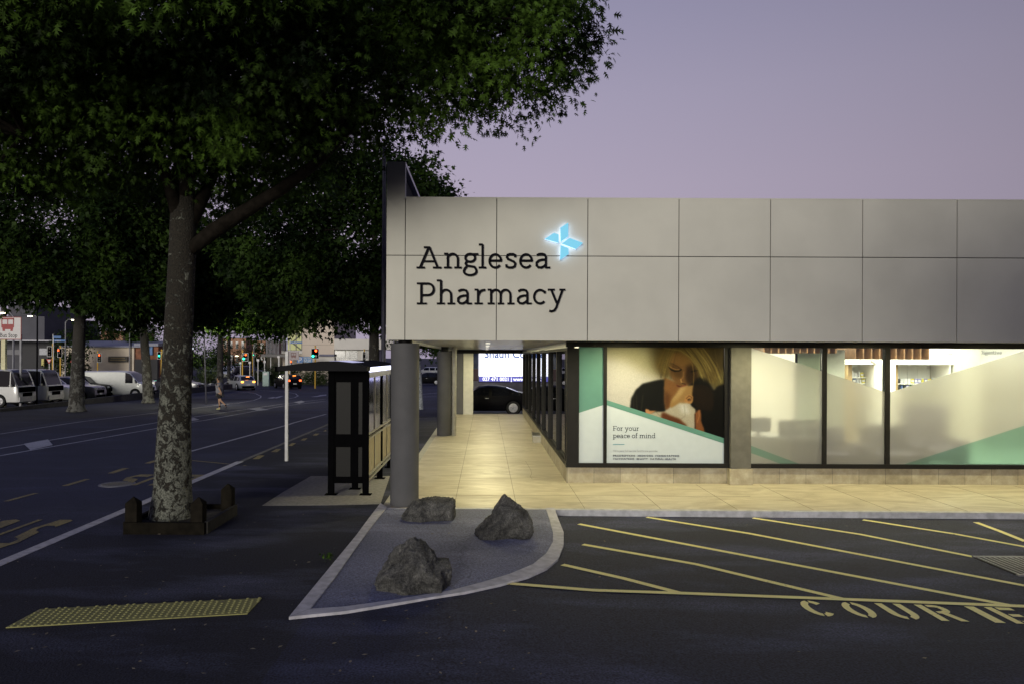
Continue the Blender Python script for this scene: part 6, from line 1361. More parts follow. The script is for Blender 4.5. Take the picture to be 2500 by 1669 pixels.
LM1 = leafmat('oak_leaf', (0.004, 0.010, 0.002), (0.088, 0.165, 0.024)); LM2 = leafmat('street_leaf', (0.005, 0.013, 0.003), (0.045, 0.085, 0.014)); LM3 = leafmat('light_leaf', (0.020, 0.048, 0.006), (0.095, 0.180, 0.024)); LM4 = leafmat('hedge_leaf', (0.035, 0.055, 0.02), (0.085, 0.11, 0.045))  # LM3 is paler: light on the lit trees put into its colour
def simple_trunk(x, y, z0, h, r, lean=0.0): return [(x, y, z0, r * 1.5), (x, y, z0 + 0.25, r * 1.15), (x + lean * .3, y, z0 + h * 0.4, r * 0.95), (x + lean, y, z0 + h, r * 0.75), (x + lean, y, z0 + h * 1.7, r * 0.35)]
# near oak with its square planter
bx, by = -4.84, 11.45
def TP(px, py, Y=by): p = P(px, py, Y); return p
tr0 = [(TP(418, 1285).x, by, 0.0, 0.40), (TP(418, 1262).x, by, TP(418, 1262).z, 0.335), (TP(421, 1200).x, by, TP(0, 1200).z, 0.285), (TP(424, 1080).x, by, TP(0, 1080).z, 0.255), (TP(429, 960).x, by, TP(0, 960).z, 0.232), (TP(434, 840).x, by, TP(0, 840).z, 0.215), (TP(440, 720).x, by, TP(0, 720).z, 0.205), (TP(446, 600).x, by, TP(0, 600).z, 0.20), (TP(447, 530).x, by, TP(0, 530).z, 0.19), (TP(443, 440).x, by + .1, TP(0, 440).z, 0.15), (TP(430, 330).x, by + .2, TP(0, 330).z, 0.12), (TP(420, 200).x, by + .3, TP(0, 200).z, 0.09)]
def lb(pts, Y0=by): return [(TP(a, b, Y0 + dy).x, Y0 + dy, TP(a, b, Y0 + dy).z, r) for a, b, dy, r in pts]
limbs = [lb([(452, 620, 0, .10), (520, 565, -.1, .12), (600, 515, -.3, .105), (690, 460, -.5, .09), (770, 400, -.8, .075), (850, 320, -1.2, .06), (960, 230, -1.3, .04), (1080, 130, -1.3, .02)]),
         lb([(455, 560, 0, .13), (500, 470, .2, .10), (540, 380, .4, .085), (600, 260, .5, .07), (680, 120, .7, .05)]),
         lb([(440, 540, 0, .12), (410, 440, -.2, .09), (370, 340, -.5, .07), (290, 220, -.9, .05), (180, 120, -1.4, .035)]),
         lb([(446, 480, 0, .10), (480, 400, -.3, .08), (520, 280, -.8, .06), (560, 150, -1.5, .045)]),
         lb([(380, 350, -.5, .05), (280, 330, -.8, .04), (160, 320, -1.2, .03), (60, 330, -1.6, .02)])]
blobs = [(-4.6, 11.2, 8.7, 5.4, 5.0, 3.0), (-0.35, 10.2, 7.0, 2.05, 2.0, 1.35), (-1.6, 10.4, 6.65, 1.75, 1.9, 1.15), (-0.9, 10.9, 8.4, 2.7, 2.6, 1.6), (-7.3, 10.0, 7.0, 2.8, 2.6, 1.5), (-4.4, 9.0, 6.9, 3.0, 2.4, 1.25),
         (-2.9, 9.6, 6.35, 2.0, 2.2, 1.15), (-5.8, 9.8, 6.3, 2.2, 2.2, 0.95), (0.35, 9.7, 6.9, 1.35, 1.4, 1.0), (-4.0, 7.6, 7.0, 3.0, 1.6, 1.1), (-4.6, 10.4, 6.05, 3.0, 2.2, 1.0), (-7.6, 11.5, 6.1, 3.0, 2.4, 1.15), (-3.7, 11.8, 6.15, 1.7, 2.0, 1.0), (-9.5, 12.5, 7.0, 2.6, 3.0, 1.7), (-4.8, 13.4, 6.2, 3.2, 1.8, 1.2)]
tree('large oak tree with lichen-patched trunk in a low timber planter', (bx, by, 0), tr0, blobs, 9000, 17, 0.105, LM1, BK1, 'oak_tree', limbs, 'o', 0.17, seed=3, droop=0.45, shell=0.45)
# added tree behind the viewpoint, unseen: its crown shades the right end of the fascia
tree('added unseen tree behind the viewpoint to shade the fascia', (5.2, -4.7, -0.1), simple_trunk(5.2, -4.7, -0.1, 4.0, .22), [(4.6, -4.6, 5.3, 2.8, 2.4, 1.9), (7.4, -4.9, 6.3, 4.2, 2.6, 2.8), (2.6, -4.6, 5.0, 1.6, 1.6, 1.0), (11, -4.9, 6.0, 3.8, 2.6, 2.8)], 3400, 14, 0.30, LM2, BK2, 'street_tree', seed=77, spread=0.3, twigs=False)
# planter: low timber frame with four pointed posts
pl = thing('tree_planter', 'dark timber planter box around the base of the large oak', 'planter', (-4.75, 11.2, 0))
M_TIMB = mat('dark_timber', (0.009, 0.0075, 0.005), 0.9, var=0.35, scale=8, bump=0.3, spec=0.1)
fl_, frr = GP(303, 1302, z=0), GP(500, 1303, z=0); px0, px1, py0, py1 = fl_.x, frr.x, frr.y, frr.y + 1.35
soil = MB(); soil.box(px0 + .03, px1 - .03, py0 + .03, py1 - .03, 0.0, 0.10); soil.build('soil', mat('soil', (0.035, 0.030, 0.022), 1.0, var=0.8, scale=14, bump=0.8), pl)
for (a_, b_, c_, d_) in ((px0, px1, py0 - .03, py0 + .03), (px0, px1, py1 - .03, py1 + .03), (px0 - .03, px0 + .03, py0 + .031, py1 - .031), (px1 - .03, px1 + .03, py0 + .031, py1 - .031)):
    MB().box(a_, b_, c_, d_, 0.0, 0.17).build('side_board', M_TIMB if a_ != px1 - .03 else mat('lighter_timber', (0.028, 0.026, 0.022), 0.9, var=0.3, scale=9), pl)  # right-hand board takes a lighter timber colour
for k, (x, y) in enumerate(((px0 + .09, py0 + .1), (px1 - .13, py0 + .1), (px1 - .1, py1 - .1), (px0 + .1, py1 - .1))):
    mb = MB(); r_ = 0.085; mb.box(x - r_, x + r_, y - r_, y + r_, 0, 0.44); i0 = len(mb.v); mb.add([(x - r_, y - r_, .4405), (x + r_, y - r_, .4405), (x + r_, y + r_, .4405), (x - r_, y + r_, .4405), (x, y, .53)], [(0, 1, 4), (1, 2, 4), (2, 3, 4), (3, 0, 4)])
    mb.build('corner_post', mat('post_timber', (0.012, 0.010, 0.007), 0.9, var=0.3, scale=9, spec=0.1), pl)
# second tree behind the fascia
def simple_trunk(x, y, z0, h, r, lean=0.0): return [(x, y, z0, r * 1.5), (x, y, z0 + 0.25, r * 1.15), (x + lean * .3, y, z0 + h * 0.4, r * 0.95), (x + lean, y, z0 + h, r * 0.75), (x + lean, y, z0 + h * 1.7, r * 0.35)]
def slimbs(x, y, z, n, r, sd):
    rg = random.Random(sd); out = []
    for k in range(n):
        a = 2 * PI * k / n + rg.uniform(-.4, .4); L = r * rg.uniform(0.6, 1.0)
        out.append([(x, y, z, .10), (x + math.cos(a) * L * .4, y + math.sin(a) * L * .4, z + L * .35, .07), (x + math.cos(a) * L, y + math.sin(a) * L, z + L * .7, .03)])
    return out
tree('dark street tree rising behind the left end of the fascia', (-4.7, 31, 0), simple_trunk(-4.7, 31, 0, 5.0, .24), [(-5.3, 31, 7.6, 4.4, 4.2, 3.9), (-7.4, 30, 5.6, 3.0, 3, 1.7), (-3.6, 30.5, 5.7, 2.4, 3, 1.9), (-4.5, 31, 9.6, 3.2, 3, 2.0), (-2.6, 30.5, 8.4, 1.9, 2, 1.6), (-1.95, 30.2, 7.4, 0.9, 1.0, 0.9), (-8.8, 31, 7.4, 3.0, 3, 2.9), (-6.8, 30, 4.6, 2.6, 2.4, 1.0), (-4.0, 30, 4.6, 2.2, 2.2, 0.9)], 3600, 16, 0.25, LM2, BK2, 'street_tree', slimbs(-4.7, 31, 5, 6, 4, 2), 's', 0.34, seed=5)
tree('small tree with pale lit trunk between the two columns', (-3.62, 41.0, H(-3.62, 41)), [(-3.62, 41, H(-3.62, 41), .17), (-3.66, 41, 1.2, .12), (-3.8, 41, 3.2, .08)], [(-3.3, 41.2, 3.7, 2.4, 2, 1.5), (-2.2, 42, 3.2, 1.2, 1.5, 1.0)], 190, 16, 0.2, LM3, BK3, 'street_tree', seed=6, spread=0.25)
def gt(px, py, Y): return GP(px, py)
g = GP(187, 1003); tree('parking tree left of the white van with a thick grey trunk', g, simple_trunk(g.x, g.y, g.z, 6.0, .33, 0.2), [(-20.4, 36, 8.6, 6.0, 4.6, 3.9), (-23.5, 35.5, 7.2, 3.2, 3.5, 2.4), (-17.6, 35.5, 6.2, 2.6, 3, 1.9), (-20.2, 35, 6.2, 3.6, 3, 1.3), (-17.2, 35.5, 9.3, 3.2, 3, 2.6), (-17.0, 35, 5.6, 2.0, 2, 0.9)], 3200, 16, 0.29, LM2, BK2, 'street_tree', slimbs(g.x + .2, g.y, 5.5, 6, 4, 3), 's', 0.4, seed=8)
g = GP(362, 982); tree('parking tree just left of the large trunk beside the van bonnet', g, simple_trunk(g.x, g.y, g.z, 5.5, .30, -0.4), [(-18.6, 43, 8.0, 4.4, 4, 3.6), (-17.0, 42.5, 6.0, 2.8, 3, 1.9), (-20.5, 42, 5.6, 2.6, 3, 1.6), (-15.6, 42.5, 7.6, 2.6, 3, 2.6), (-16.2, 42, 5.0, 1.8, 2, 1.0)], 2200, 16, 0.32, LM2, BK2, 'street_tree', slimbs(g.x, g.y, 5.5, 6, 3.5, 4), 's', 0.42, seed=9)
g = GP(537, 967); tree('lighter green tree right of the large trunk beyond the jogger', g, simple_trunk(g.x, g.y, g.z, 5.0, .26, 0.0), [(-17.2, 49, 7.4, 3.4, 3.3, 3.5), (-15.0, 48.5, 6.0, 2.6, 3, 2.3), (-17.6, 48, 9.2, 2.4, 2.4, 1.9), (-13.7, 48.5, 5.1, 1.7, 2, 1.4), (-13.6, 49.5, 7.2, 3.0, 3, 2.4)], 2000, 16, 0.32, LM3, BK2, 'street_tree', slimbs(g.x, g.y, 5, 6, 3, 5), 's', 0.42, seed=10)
BT = [(560, 640, 104, 9.0, 8.5, 'tall dark tree filling the gap between the oak limbs', LM2), (350, 822, 105, 2.6, 2.6, 'small lit-looking green tree above the brick building', LM3), (500, 850, 95, 3.2, 3.4, 'dark tree beyond the jogging person', LM2), (570, 868, 150, 4.2, 3.0, 'round clipped tree in front of the orange apartments', LM2),
      (115, 812, 120, 3.5, 3.0, 'small dark tree in front of the grey hall', LM2), (170, 860, 92, 2.6, 3.6, 'slender leafy tree behind the traffic poles', LM2), (635, 868, 130, 2.6, 3.2, 'dark tree beside the far avenue near the canopy', LM2), (240, 815, 110, 3.4, 2.2, 'dark tree over the roof of the beige building', LM2), (10, 560, 62, 7.0, 6.2, 'dark tree at the left edge behind the parking tree', LM2)]
for k, (px, py, Y, r1, r2, lab, lm) in enumerate(BT):
    c = P(px, py, Y); gz = H(c.x, Y); tree(lab, (c.x, Y, gz), [(c.x, Y, gz, .25), (c.x, Y, (gz + c.z) / 2, .2), (c.x, Y, c.z, .1)], [(c.x, Y, c.z, r1, r1 * .8, r2), (c.x + r1 * .5, Y - .5, c.z - r2 * .4, r1 * .5, r1 * .5, r2 * .5), (c.x - r1 * .55, Y, c.z - r2 * .3, r1 * .5, r1 * .5, r2 * .5)], 420 if r1 > 5 else 260, 13, 0.34, lm, BK2, 'background_tree', spread=0.42, twigs=False, seed=20 + k)
for k, (px, py, Y, rx, rz, lab) in enumerate(((672, 914, 86, 1.6, 1.5, 'bushy hedge left of the black car under the shelter roof'), (735, 915, 90, 3.2, 1.6, 'long leafy hedge behind the black car'), (780, 918, 88, 2.2, 1.3, 'hedge behind the bus shelter legs'), (695, 892, 95, 1.7, 1.2, 'pale flowering bush beneath the canopy'), (505, 905, 92, 2.4, 1.2, 'low green bushes beyond the silver oncoming car'), (640, 902, 100, 2.0, 0.9, 'brownish shrub bed beside the pale cabinet'))):
    c = P(px, py, Y); gz = H(c.x, Y); tree(lab, (c.x, Y, gz), [(c.x, Y, gz, .1), (c.x, Y, gz + .5, .06)], [(c.x, Y, gz + rz * .7, rx, 1.2, rz)], 170, 14, 0.2, LM4, BK2, 'shrub', spread=0.2, twigs=False, seed=40 + k, cat='shrub', shell=0.2)
# weed at the island kerb
g = ip(555, 490); w_ = thing('weed', 'small green weed growing at the left kerb of the island', 'weed', (g[0] - .03, g[1], 0))
n_ = 46; ps = np.array([[g[0] - .05 + RNG.normal() * .045, g[1] + RNG.normal() * .05, .03 + abs(RNG.normal()) * .035] for _ in range(n_)])
leaves_mesh('leaves', ps, RNG.normal(size=(n_, 3)) + [0, 0, .6], RNG.normal(size=(n_, 3)) + [0, 0, 1], np.full(n_, .05), LEAF_S, F_S, LM3, w_)

# ------------------------------------------------------------------ vehicles
PROF = {'hatch': ([(0, .40), (.015, .5), (.05, .55), (.22, .63), (.26, .66), (.42, .94), (.52, 1), (.78, .985), (.88, .93), (.965, .66), (.985, .6), (1, .4)], .64, (.24, .93), (.30, .56, .80)),
        'sedan': ([(0, .40), (.02, .5), (.06, .56), (.26, .64), (.29, .67), (.43, .95), (.52, 1), (.62, .985), (.72, .93), (.84, .785), (.89, .75), (.975, .705), (.988, .6), (1, .42)], .655, (.28, .86), (.34, .55, .76)),
        'suv': ([(0, .42), (.015, .55), (.05, .60), (.22, .66), (.26, .68), (.37, .95), (.45, 1), (.86, .98), (.93, .93), (.975, .68), (.985, .62), (1, .42)], .65, (.25, .95), (.31, .55, .78)),
        'van': ([(0, .28), (.01, .40), (.03, .47), (.09, .55), (.13, .60), (.25, .92), (.33, .99), (.5, 1), (.97, .985), (.99, .97), (1, .9)], .56, (.11, .34), (.19, .335)),
        'truck': ([(0, .26), (.01, .40), (.03, .50), (.06, .56), (.20, .92), (.27, .985), (.5, 1), (.97, 1), (.99, .99), (1, .97)], .54, (.05, .80), (.24, .80))}
def interp(pts, u):
    for (a, b), (c, d) in zip(pts, pts[1:]):
        if a <= u <= c: return b + (d - b) * (u - a) / (c - a + 1e-9)
    return pts[-1][1]
PAINT = {}
def paint_mat(n_, c, met=0.3): 
    if n_ not in PAINT: PAINT[n_] = mat('car_paint_' + n_, c, 0.32, met, var=0.03, coat=0.6)
    return PAINT[n_]
M_CGL = mat('car_window', (0.012, 0.013, 0.016), 0.08, var=0.05); M_TYRE = mat('tyre_rubber', (0.015, 0.015, 0.015), 0.9); M_RIM = mat('alloy_rim', (0.5, 0.5, 0.52), 0.3, 0.8); M_PLAT = mat('number_plate', (0.65, 0.65, 0.6), 0.5)
def make_car(kind, label, L, W, Hh, paint, loc, rz, lights='off', group=None, cat='car', name='parked_car', wheel=0.32, wheels=(0.19, 0.80), dark_arch=True, cargo=False):
    top, belt, (g0_, g1_), pil = PROF[kind]; t_ = thing(name, label, cat, loc, group); t_.rotation_euler = (0, 0, 0)
    us = sorted(set([p[0] for p in top] + [i / 22 for i in range(23)] + [p + d for p in pil for d in (-.014, .014)] + [g0_, g1_]))
    us = [u for i, u in enumerate(us) if i == 0 or u - us[i - 1] > .004]; z0 = 0.17 if kind not in ('van', 'truck') else 0.24
    rings = []; gh = []
    for u in us:
        tp = interp(top, u) * Hh; b = min(tp - 0.012, belt * Hh); p = 1 - .16 * abs(2 * u - 1) ** 5 if kind not in ('van', 'truck') else 1 - .07 * abs(2 * u - 1) ** 10
        hw = W / 2; x = L / 2 - u * L; g = tp - b > 0.10; gh.append(g); zl = z0 + (0.10 if u < .03 or u > .97 else 0)
        ti = (0.74 if kind not in ('van', 'truck') else 0.90)
        if g: k = min(1, (tp - b) / (Hh * (1 - belt))); e5 = (hw * p * (1 - (1 - ti) * k * .8), tp - 0.075 * k); e6 = (hw * p * (1 - (1 - ti) * k) * .86, tp - 0.012)
        else: e5 = (hw * p * .95, b + (tp - b) * .5); e6 = (hw * p * .80, tp)
        half = [(hw * p * .80, zl), (hw * p * .97, zl + .05), (hw * p, zl + .2), (hw * p, b * .72), (hw * p * .975, b), e5, e6]
        rings.append([(x, y, z) for y, z in half] + [(x, 0, tp + .012)] + [(x, -y, z) for y, z in reversed(half)])
    n = len(rings[0]); body = MB(); gl = MB(); nv = []
    for r in rings: nv += r
    bf = []; gf = []
    for i in range(len(us) - 1):
        um = (us[i] + us[i + 1]) / 2; both = gh[i] and gh[i + 1]; one = gh[i] or gh[i + 1]
        slope_ = abs(interp(top, us[i + 1]) - interp(top, us[i])) / (us[i + 1] - us[i] + 1e-9)
        inp = any(abs(um - q_) < .014 for q_ in pil)
        for k in range(n - 1):
            f = (i * n + k, i * n + k + 1, (i + 1) * n + k + 1, (i + 1) * n + k)
            kk = min(k, n - 2 - k); glass = False
            if kk == 4 and both and g0_ <= um <= g1_ and not inp: glass = True
            if kk >= 6 and one and slope_ > 1.0 and (um < .5 or um > .78) and kind not in ('van', 'truck'): glass = True
            if kk >= 6 and one and slope_ > 0.8 and um < .3 and kind in ('van', 'truck'): glass = True
            if kind == 'sedan' and kk >= 6 and one and slope_ > 1.0 and um > .6: glass = True
            (gf if glass else bf).append(f)
    bf += [tuple(range(n)), tuple((len(us) - 1) * n + k for k in range(n - 1, -1, -1))] + [(i * n + n - 1, i * n, (i + 1) * n, (i + 1) * n + n - 1) for i in range(len(us) - 1)]
    saved = t_.location.copy(); t_.location = (0, 0, 0)
    body.add(nv, bf); bo = body.build('body', paint, t_, smooth=True)
    gl.add(nv, gf); gl.build('windows', M_CGL, t_, smooth=True)
    hw = W / 2
    for u in wheels:
        x = L / 2 - u * L
        for s in (1, -1):
            MB().tube([(x, s * (hw - .10), wheel + .02), (x, s * (hw + .006), wheel + .02)], wheel * 1.17, 22).build('wheel_arch', M_BLACKM, bo)
            wo = MB().tube([(x, s * (hw - .2), wheel), (x, s * (hw + .012), wheel)], wheel, 24).build('wheel', M_TYRE, t_, smooth=True)
            rm = MB().tube([(x, s * (hw + .0125), wheel), (x, s * (hw + .020), wheel)], [wheel * .66, wheel * .60], 20)
            for q_ in range(5):
                a = q_ * 2 * PI / 5 + .3; rm.tube([(x, s * (hw + .024), wheel), (x + math.cos(a) * wheel * .6, s * (hw + .024), wheel + math.sin(a) * wheel * .6)], .02, 4)
            rm.build('rim', M_RIM, wo, smooth=False)
    bl_ = belt * Hh
    for s in (1, -1):
        fx_ = L / 2 * .955; hz = bl_ * (.80 if kind not in ('van', 'truck') else .66)
        MB().box(fx_ - .16, L / 2 + .006, s * hw * .54 - .14, s * hw * .54 + .14, hz - .07, hz + .07).build('headlight', emat('headlamp_on', (1, .97, .9), 3) if lights == 'front' else mat('headlamp_glass', (0.55, 0.57, 0.62), 0.12, 0.3), t_, bevel=.03)
        tm = {'rear': emat('tail_amber', (1.0, 0.42, 0.06), 4.5), 'brake': emat('tail_red', (1.0, 0.12, 0.03), 4)}.get(lights, mat('tail_glass', (0.25, 0.01, 0.01), 0.2))
        hz2 = bl_ * (.92 if kind != 'van' else .7)
        MB().box(-L / 2 - .006, -L / 2 * .95, s * hw * .66 - .13, s * hw * .66 + .13, hz2 - .10, hz2 + .07).build('tail_light', tm, t_, bevel=.03)
        MB().box(L * (.5 - g0_) - .33, L * (.5 - g0_) - .20, s * (hw * .98) - .02 if s > 0 else s * hw - .15, s * hw + .15 if s > 0 else s * hw * .98 + .02, bl_ + .01, bl_ + .14).build('mirror', paint, t_, bevel=.03)
        MB().box(-.15, .02, s * (hw + .001) - .006, s * (hw + .001) + .006, bl_ * .84, bl_ * .87).build('door_handle', M_RIM, t_)
    if lights == 'brake' or lights == 'rear': MB().box(-L / 2 * .93, -L / 2 * .90, -.16, .16, Hh * .90, Hh * .93).build('brake_light', emat('brake_strip', (1, .3, .05), 5), t_)
    MB().box(L / 2 - .01, L / 2 + .012, -hw * .5, hw * .5, bl_ * .50, bl_ * .70).build('grille', M_BLACKM, t_); MB().box(L / 2 - .03, L / 2 + .016, -hw * .62, hw * .62, .26, .40).build('lower_intake', M_BLACKM, t_)
    MB().box(L / 2 + .0125, L / 2 + .022, -.18, .18, .42, .53).build('number_plate', M_PLAT, t_); MB().box(-L / 2 - .018, -L / 2 - .002, -.18, .18, .50, .62).build('number_plate', M_PLAT, t_)
    MB().box(-L / 2 - .012, -L / 2 + .05, -hw * .7, hw * .7, .24, .44).build('rear_bumper', M_BLACKM, t_)
    if kind == 'truck':
        MB().box(L / 2 - .02, L / 2 + .02, -hw * .86, hw * .86, bl_ * .72, bl_ * .98).build('dark_front_band', M_BLACKM, t_)
        MB().box(L / 2 - .1, L / 2 + .05, -hw * .9, hw * .9, .30, .58).build('bumper', mat('truck_bumper', (0.5, 0.5, 0.5), 0.5), t_)
    if cargo:
        MB().box(-L / 2 - 3.4, -L / 2 - .1, -hw - .05, hw + .05, .75, Hh + .35).build('cargo_box', mat('cargo_white', (0.6, 0.6, 0.6), 0.5), t_)
    t_.location = saved; t_.rotation_euler = (0, 0, rz); return t_
W_ = paint_mat('white', (0.72, 0.74, 0.70), 0.0); K_ = PAINT.setdefault('black', mat('car_paint_black', (0.003, 0.003, 0.005), 0.35, 0.0, var=0.03, spec=0.05, coat=0.0)); SV = paint_mat('silver', (0.42, 0.45, 0.46), .5); TW_ = paint_mat('truck_white', (0.62, 0.62, 0.61), 0.0); LS = paint_mat('pale_silver', (0.64, 0.66, 0.70), .2); DG = paint_mat('dark_grey', (0.04, 0.042, 0.05), .4)
def front_at(px, py, L, yoff=0.0):   # vehicle facing +x whose nose shows at px on the ground line py
    g = GP(px, py); return Vector((g.x * (g.y + yoff) / g.y - L / 2, g.y + yoff, g.z))
make_car('truck', 'white cab-over truck at the left edge, nearest of the parked row', 1.9, 1.75, 2.12, TW_, front_at(67, 993, 1.9, .8), 0, group=None, cat='truck', name='parked_truck', wheel=.33, wheels=(.55,), cargo=True)
make_car('truck', 'second white cab-over truck parked behind the thin black pole', 1.9, 1.75, 2.12, TW_, front_at(137, 987, 1.9, .8), 0, cat='truck', name='parked_truck', wheel=.33, wheels=(.55,), cargo=False)
make_car('suv', 'pale silver car parked between the second truck and the tree trunk', 4.4, 1.8, 1.72, LS, front_at(188, 984, 4.4, .9), 0, wheels=(.19, .80))
make_car('suv', 'dark grey car nose showing right of the first parking trunk', 4.5, 1.85, 1.62, DG, front_at(246, 980, 4.5, 1.6), 0)
make_car('suv', 'black car nose furthest right of the dark pair before the white van', 4.5, 1.85, 1.62, K_, front_at(274, 976, 4.5, 2.6), 0)
make_car('van', 'long white panel van parked across the road left of the large trunk', 4.9, 1.8, 2.0, W_, front_at(370, 976, 4.9, 3.2), 0, cat='van', name='parked_van', wheel=.33, wheels=(.165, .80))
make_car('suv', 'white car half hidden behind the white van and the large trunk', 4.4, 1.8, 1.6, W_, front_at(392, 958, 4.4, 3.0), 0)
make_car('hatch', 'dark car nose right of the large trunk at the edge of the car park', 4.3, 1.75, 1.5, DG, front_at(495, 957, 4.3, 1.0), math.radians(-8))
def at(px, py): return GP(px, py)
make_car('hatch', 'silver hatchback turning with amber rear lights beyond the crossing', 4.4, 1.75, 1.47, SV, at(588, 950), math.radians(127), lights='rear', name='moving_car')
make_car('suv', 'black car with red brake lights behind the bus stop post', 4.5, 1.8, 1.52, K_, at(702, 947), math.radians(124), lights='brake', name='moving_car')
make_car('hatch', 'small silver car driving towards the camera down the avenue', 3.8, 1.7, 1.5, LS, at(515, 931), math.radians(-68), lights='off', name='moving_car')
make_car('suv', 'dark four wheel drive parked beyond the silver hatchback', 4.6, 1.85, 1.75, DG, at(607, 918), math.radians(-20), lights='off')
make_car('sedan', 'silver car parked behind the dark four wheel drive', 4.5, 1.8, 1.5, LS, at(633, 914), math.radians(-10))
make_car('sedan', 'black sedan parked across the far end of the lit walkway', 4.75, 1.85, 1.45, K_, Vector((0.0, 37.6, H(0.0, 37.6))), PI, wheel=.34, wheels=(.185, .79))
make_car('hatch', 'dark hatchback with a red tail lamp between the two columns', 4.2, 1.75, 1.5, K_, at(1040, 938), math.radians(183), lights='brake')
make_car('suv', 'white car above the dark hatchback between the two columns', 4.5, 1.8, 1.6, W_, at(1046, 917), math.radians(180))
for k, (px, py, pa, lab) in enumerate(((75, 922, W_, 'white car roof showing above the trucks beside the grey pole'), (118, 924, K_, 'black car behind the give way triangle'), (165, 922, DG, 'dark car behind the slim sign near the first trunk'), (40, 922, DG, 'dark car roof above the first truck'))):
    make_car('suv' if k else 'hatch', lab, 4.4, 1.8, 1.6, pa, at(px, py), math.radians(180 if k % 2 else 0))
first = None
for k in range(7):
    px = 549 + k * 6.2; Y = 112 + k * 17; c = P(px, 900, Y); loc = (c.x, Y, H(c.x, Y)); pa = (W_, DG, SV, K_, DG, W_, K_)[k]
    if first is None: first = make_car('hatch', 'small distant car in the line parked down the far avenue', 4.2, 1.75, 1.5, pa, loc, math.radians(-72), lights='rear', group='cars parked down the far avenue')
    else: dup(first, loc)

# ------------------------------------------------------------------ jogging person
g = GP(535, 999); PX, PYY, PZ = g.x, g.y, g.z
per = thing('person', 'person in a grey T-shirt and black shorts jogging across the footpath', 'person', g)
def skin(name, nodes, edges, m, parent, sub=1):
    me = bpy.data.meshes.new(name); me.from_pydata([n_[:3] for n_ in nodes], edges, []); o = bpy.data.objects.new('tmp_skin', me); COL.objects.link(o)
    md = o.modifiers.new('s', 'SKIN'); md.use_smooth_shade = True
    for v_, n_ in zip(me.skin_vertices[0].data, nodes): v_.radius = (n_[3], n_[4] if len(n_) > 4 else n_[3])
    me.skin_vertices[0].data[0].use_root = True
    sb_ = o.modifiers.new('d', 'SUBSURF'); sb_.levels = sub; sb_.render_levels = sub
    bpy.context.view_layer.update(); me2 = bpy.data.meshes.new_from_object(o.evaluated_get(bpy.context.evaluated_depsgraph_get())); bpy.data.objects.remove(o)
    me2.materials.clear(); me2.materials.append(m); me2.name = name
    for p in me2.polygons: p.use_smooth = True
    q_ = bpy.data.objects.new(name, me2); COL.objects.link(q_); q_.parent = parent; return q_
# x to the right of the picture, y away, z up; the person moves left
nodes = [(0, 0, .95, .13, .11), (0, 0, 1.15, .115, .09), (-.01, 0, 1.38, .15, .10), (-.02, 0, 1.50, .055), (-.05, 0, 1.57, .06), (-.06, 0, 1.66, .085, .075), (-.06, 0, 1.72, .07),
         (-.02, .18, 1.42, .055), (.10, .25, 1.17, .042), (-.10, .22, 1.02, .032), (-.14, .21, .96, .035),
         (-.02, -.18, 1.42, .055), (.08, -.24, 1.16, .042), (.19, -.24, .95, .032), (.20, -.24, .88, .035),
         (-.02, .09, .90, .085), (-.04, .10, .50, .058), (.0, .10, .12, .038), (-.10, .10, .05, .038),
         (.04, -.09, .90, .085), (.10, -.10, .52, .058), (.36, -.10, .28, .040), (.42, -.10, .17, .036)]
edges = [(0, 1), (1, 2), (2, 3), (3, 4), (4, 5), (5, 6), (2, 7), (7, 8), (8, 9), (9, 10), (2, 11), (11, 12), (12, 13), (13, 14), (0, 15), (15, 16), (16, 17), (17, 18), (0, 19), (19, 20), (20, 21), (21, 22)]
for hand, sgn, dx in ((10, 1, -.03), (14, -1, .01)):   # five short curled fingers per hand
    hx, hy, hz = nodes[hand][:3]
    for k in range(5):
        i = len(nodes); oy = (k - 2) * .017; L_ = (.05, .075, .08, .075, .06)[k] if k else .05
        nodes.append((hx + dx * .4, hy + oy, hz - .03, .010)); nodes.append((hx + dx - .01, hy + oy * 1.15, hz - .03 - L_ * .6, .009)); nodes.append((hx + dx - .03, hy + oy * 1.1, hz - .03 - L_, .008)); edges += [(hand, i), (i, i + 1), (i + 1, i + 2)]
M_SKIN = mat('skin', (0.42, 0.25, 0.15), 0.55, var=0.04)
bd_ = skin('body', nodes, edges, M_SKIN, per)
fc = MB()
for s in (-1, 1): fc.tube([(-.138, s * .03, 1.665), (-.13, s * .03, 1.665)], .012, 8)
fc.build('eyes', M_INK, None); eo = COL.objects['eyes']; eo.parent = per
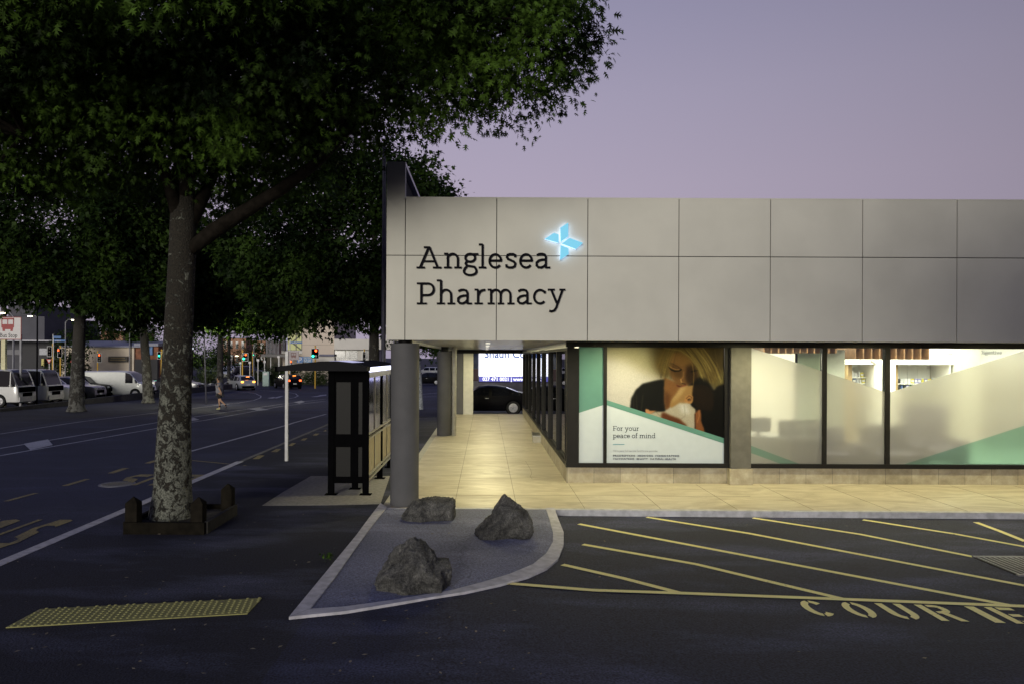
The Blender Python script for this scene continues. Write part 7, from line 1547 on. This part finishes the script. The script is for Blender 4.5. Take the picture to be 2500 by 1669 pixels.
ns = MB().tube([(-.125, 0, 1.67), (-.155, 0, 1.635), (-.13, 0, 1.63)], [.01, .016, .01], 8).build('nose', M_SKIN, None); ns.parent = bd_
mo = MB().box(-.134, -.125, -.024, .024, 1.600, 1.608).build('mouth', mat('lips', (0.3, 0.1, 0.08), 0.5), None); mo.parent = bd_
sh = skin('t_shirt', [(0, 0, .84, .22, .19), (0, 0, 1.02, .21, .18), (0, 0, 1.2, .20, .17), (-.01, 0, 1.38, .22, .17), (-.02, 0, 1.47, .12), (-.02, .20, 1.40, .10), (.06, .25, 1.20, .09), (-.02, -.20, 1.40, .10), (.05, -.25, 1.20, .09)], [(0, 1), (1, 2), (2, 3), (3, 4), (3, 5), (5, 6), (3, 7), (7, 8)], mat('grey_cotton', (0.20, 0.20, 0.22), 0.9, var=0.15, scale=6), per)
so_ = skin('shorts', [(0, 0, .93, .165, .14), (0, 0, .84, .15, .13), (-.03, .10, .72, .115), (-.04, .10, .56, .10), (.06, -.10, .72, .115), (.09, -.10, .58, .10)], [(0, 1), (1, 2), (2, 3), (1, 4), (4, 5)], mat('black_cotton', (0.012, 0.012, 0.014), 0.9), per)
skin('hair', [(-.03, 0, 1.70, .085, .08), (-.05, 0, 1.755, .07), (.01, 0, 1.64, .06)], [(0, 1), (0, 2)], mat('dark_hair', (0.02, 0.014, 0.01), 0.8), per)
M_SHOE = mat('shoe_yellow', (0.55, 0.55, 0.25), 0.6)
s1 = skin('shoe', [(.03, .10, .05, .05, .045), (-.10, .10, .04, .05, .035), (-.19, .10, .03, .035, .025)], [(0, 1), (1, 2)], M_SHOE, per); s2 = skin('shoe', [(.45, -.10, .20, .045), (.40, -.10, .08, .05), (.36, -.10, .02, .03)], [(0, 1), (1, 2)], mat('shoe_dark', (0.03, 0.03, 0.05), 0.6), per)
for z_, y_, x_ in ((.12, .10, .0),): skin('sock', [(-.0, .10, .26, .048), (.0, .10, .12, .046)], [(0, 1)], M_BLACKM, per)
skin('sock', [(.36, -.10, .29, .048), (.42, -.10, .19, .046)], [(0, 1)], M_BLACKM, per)
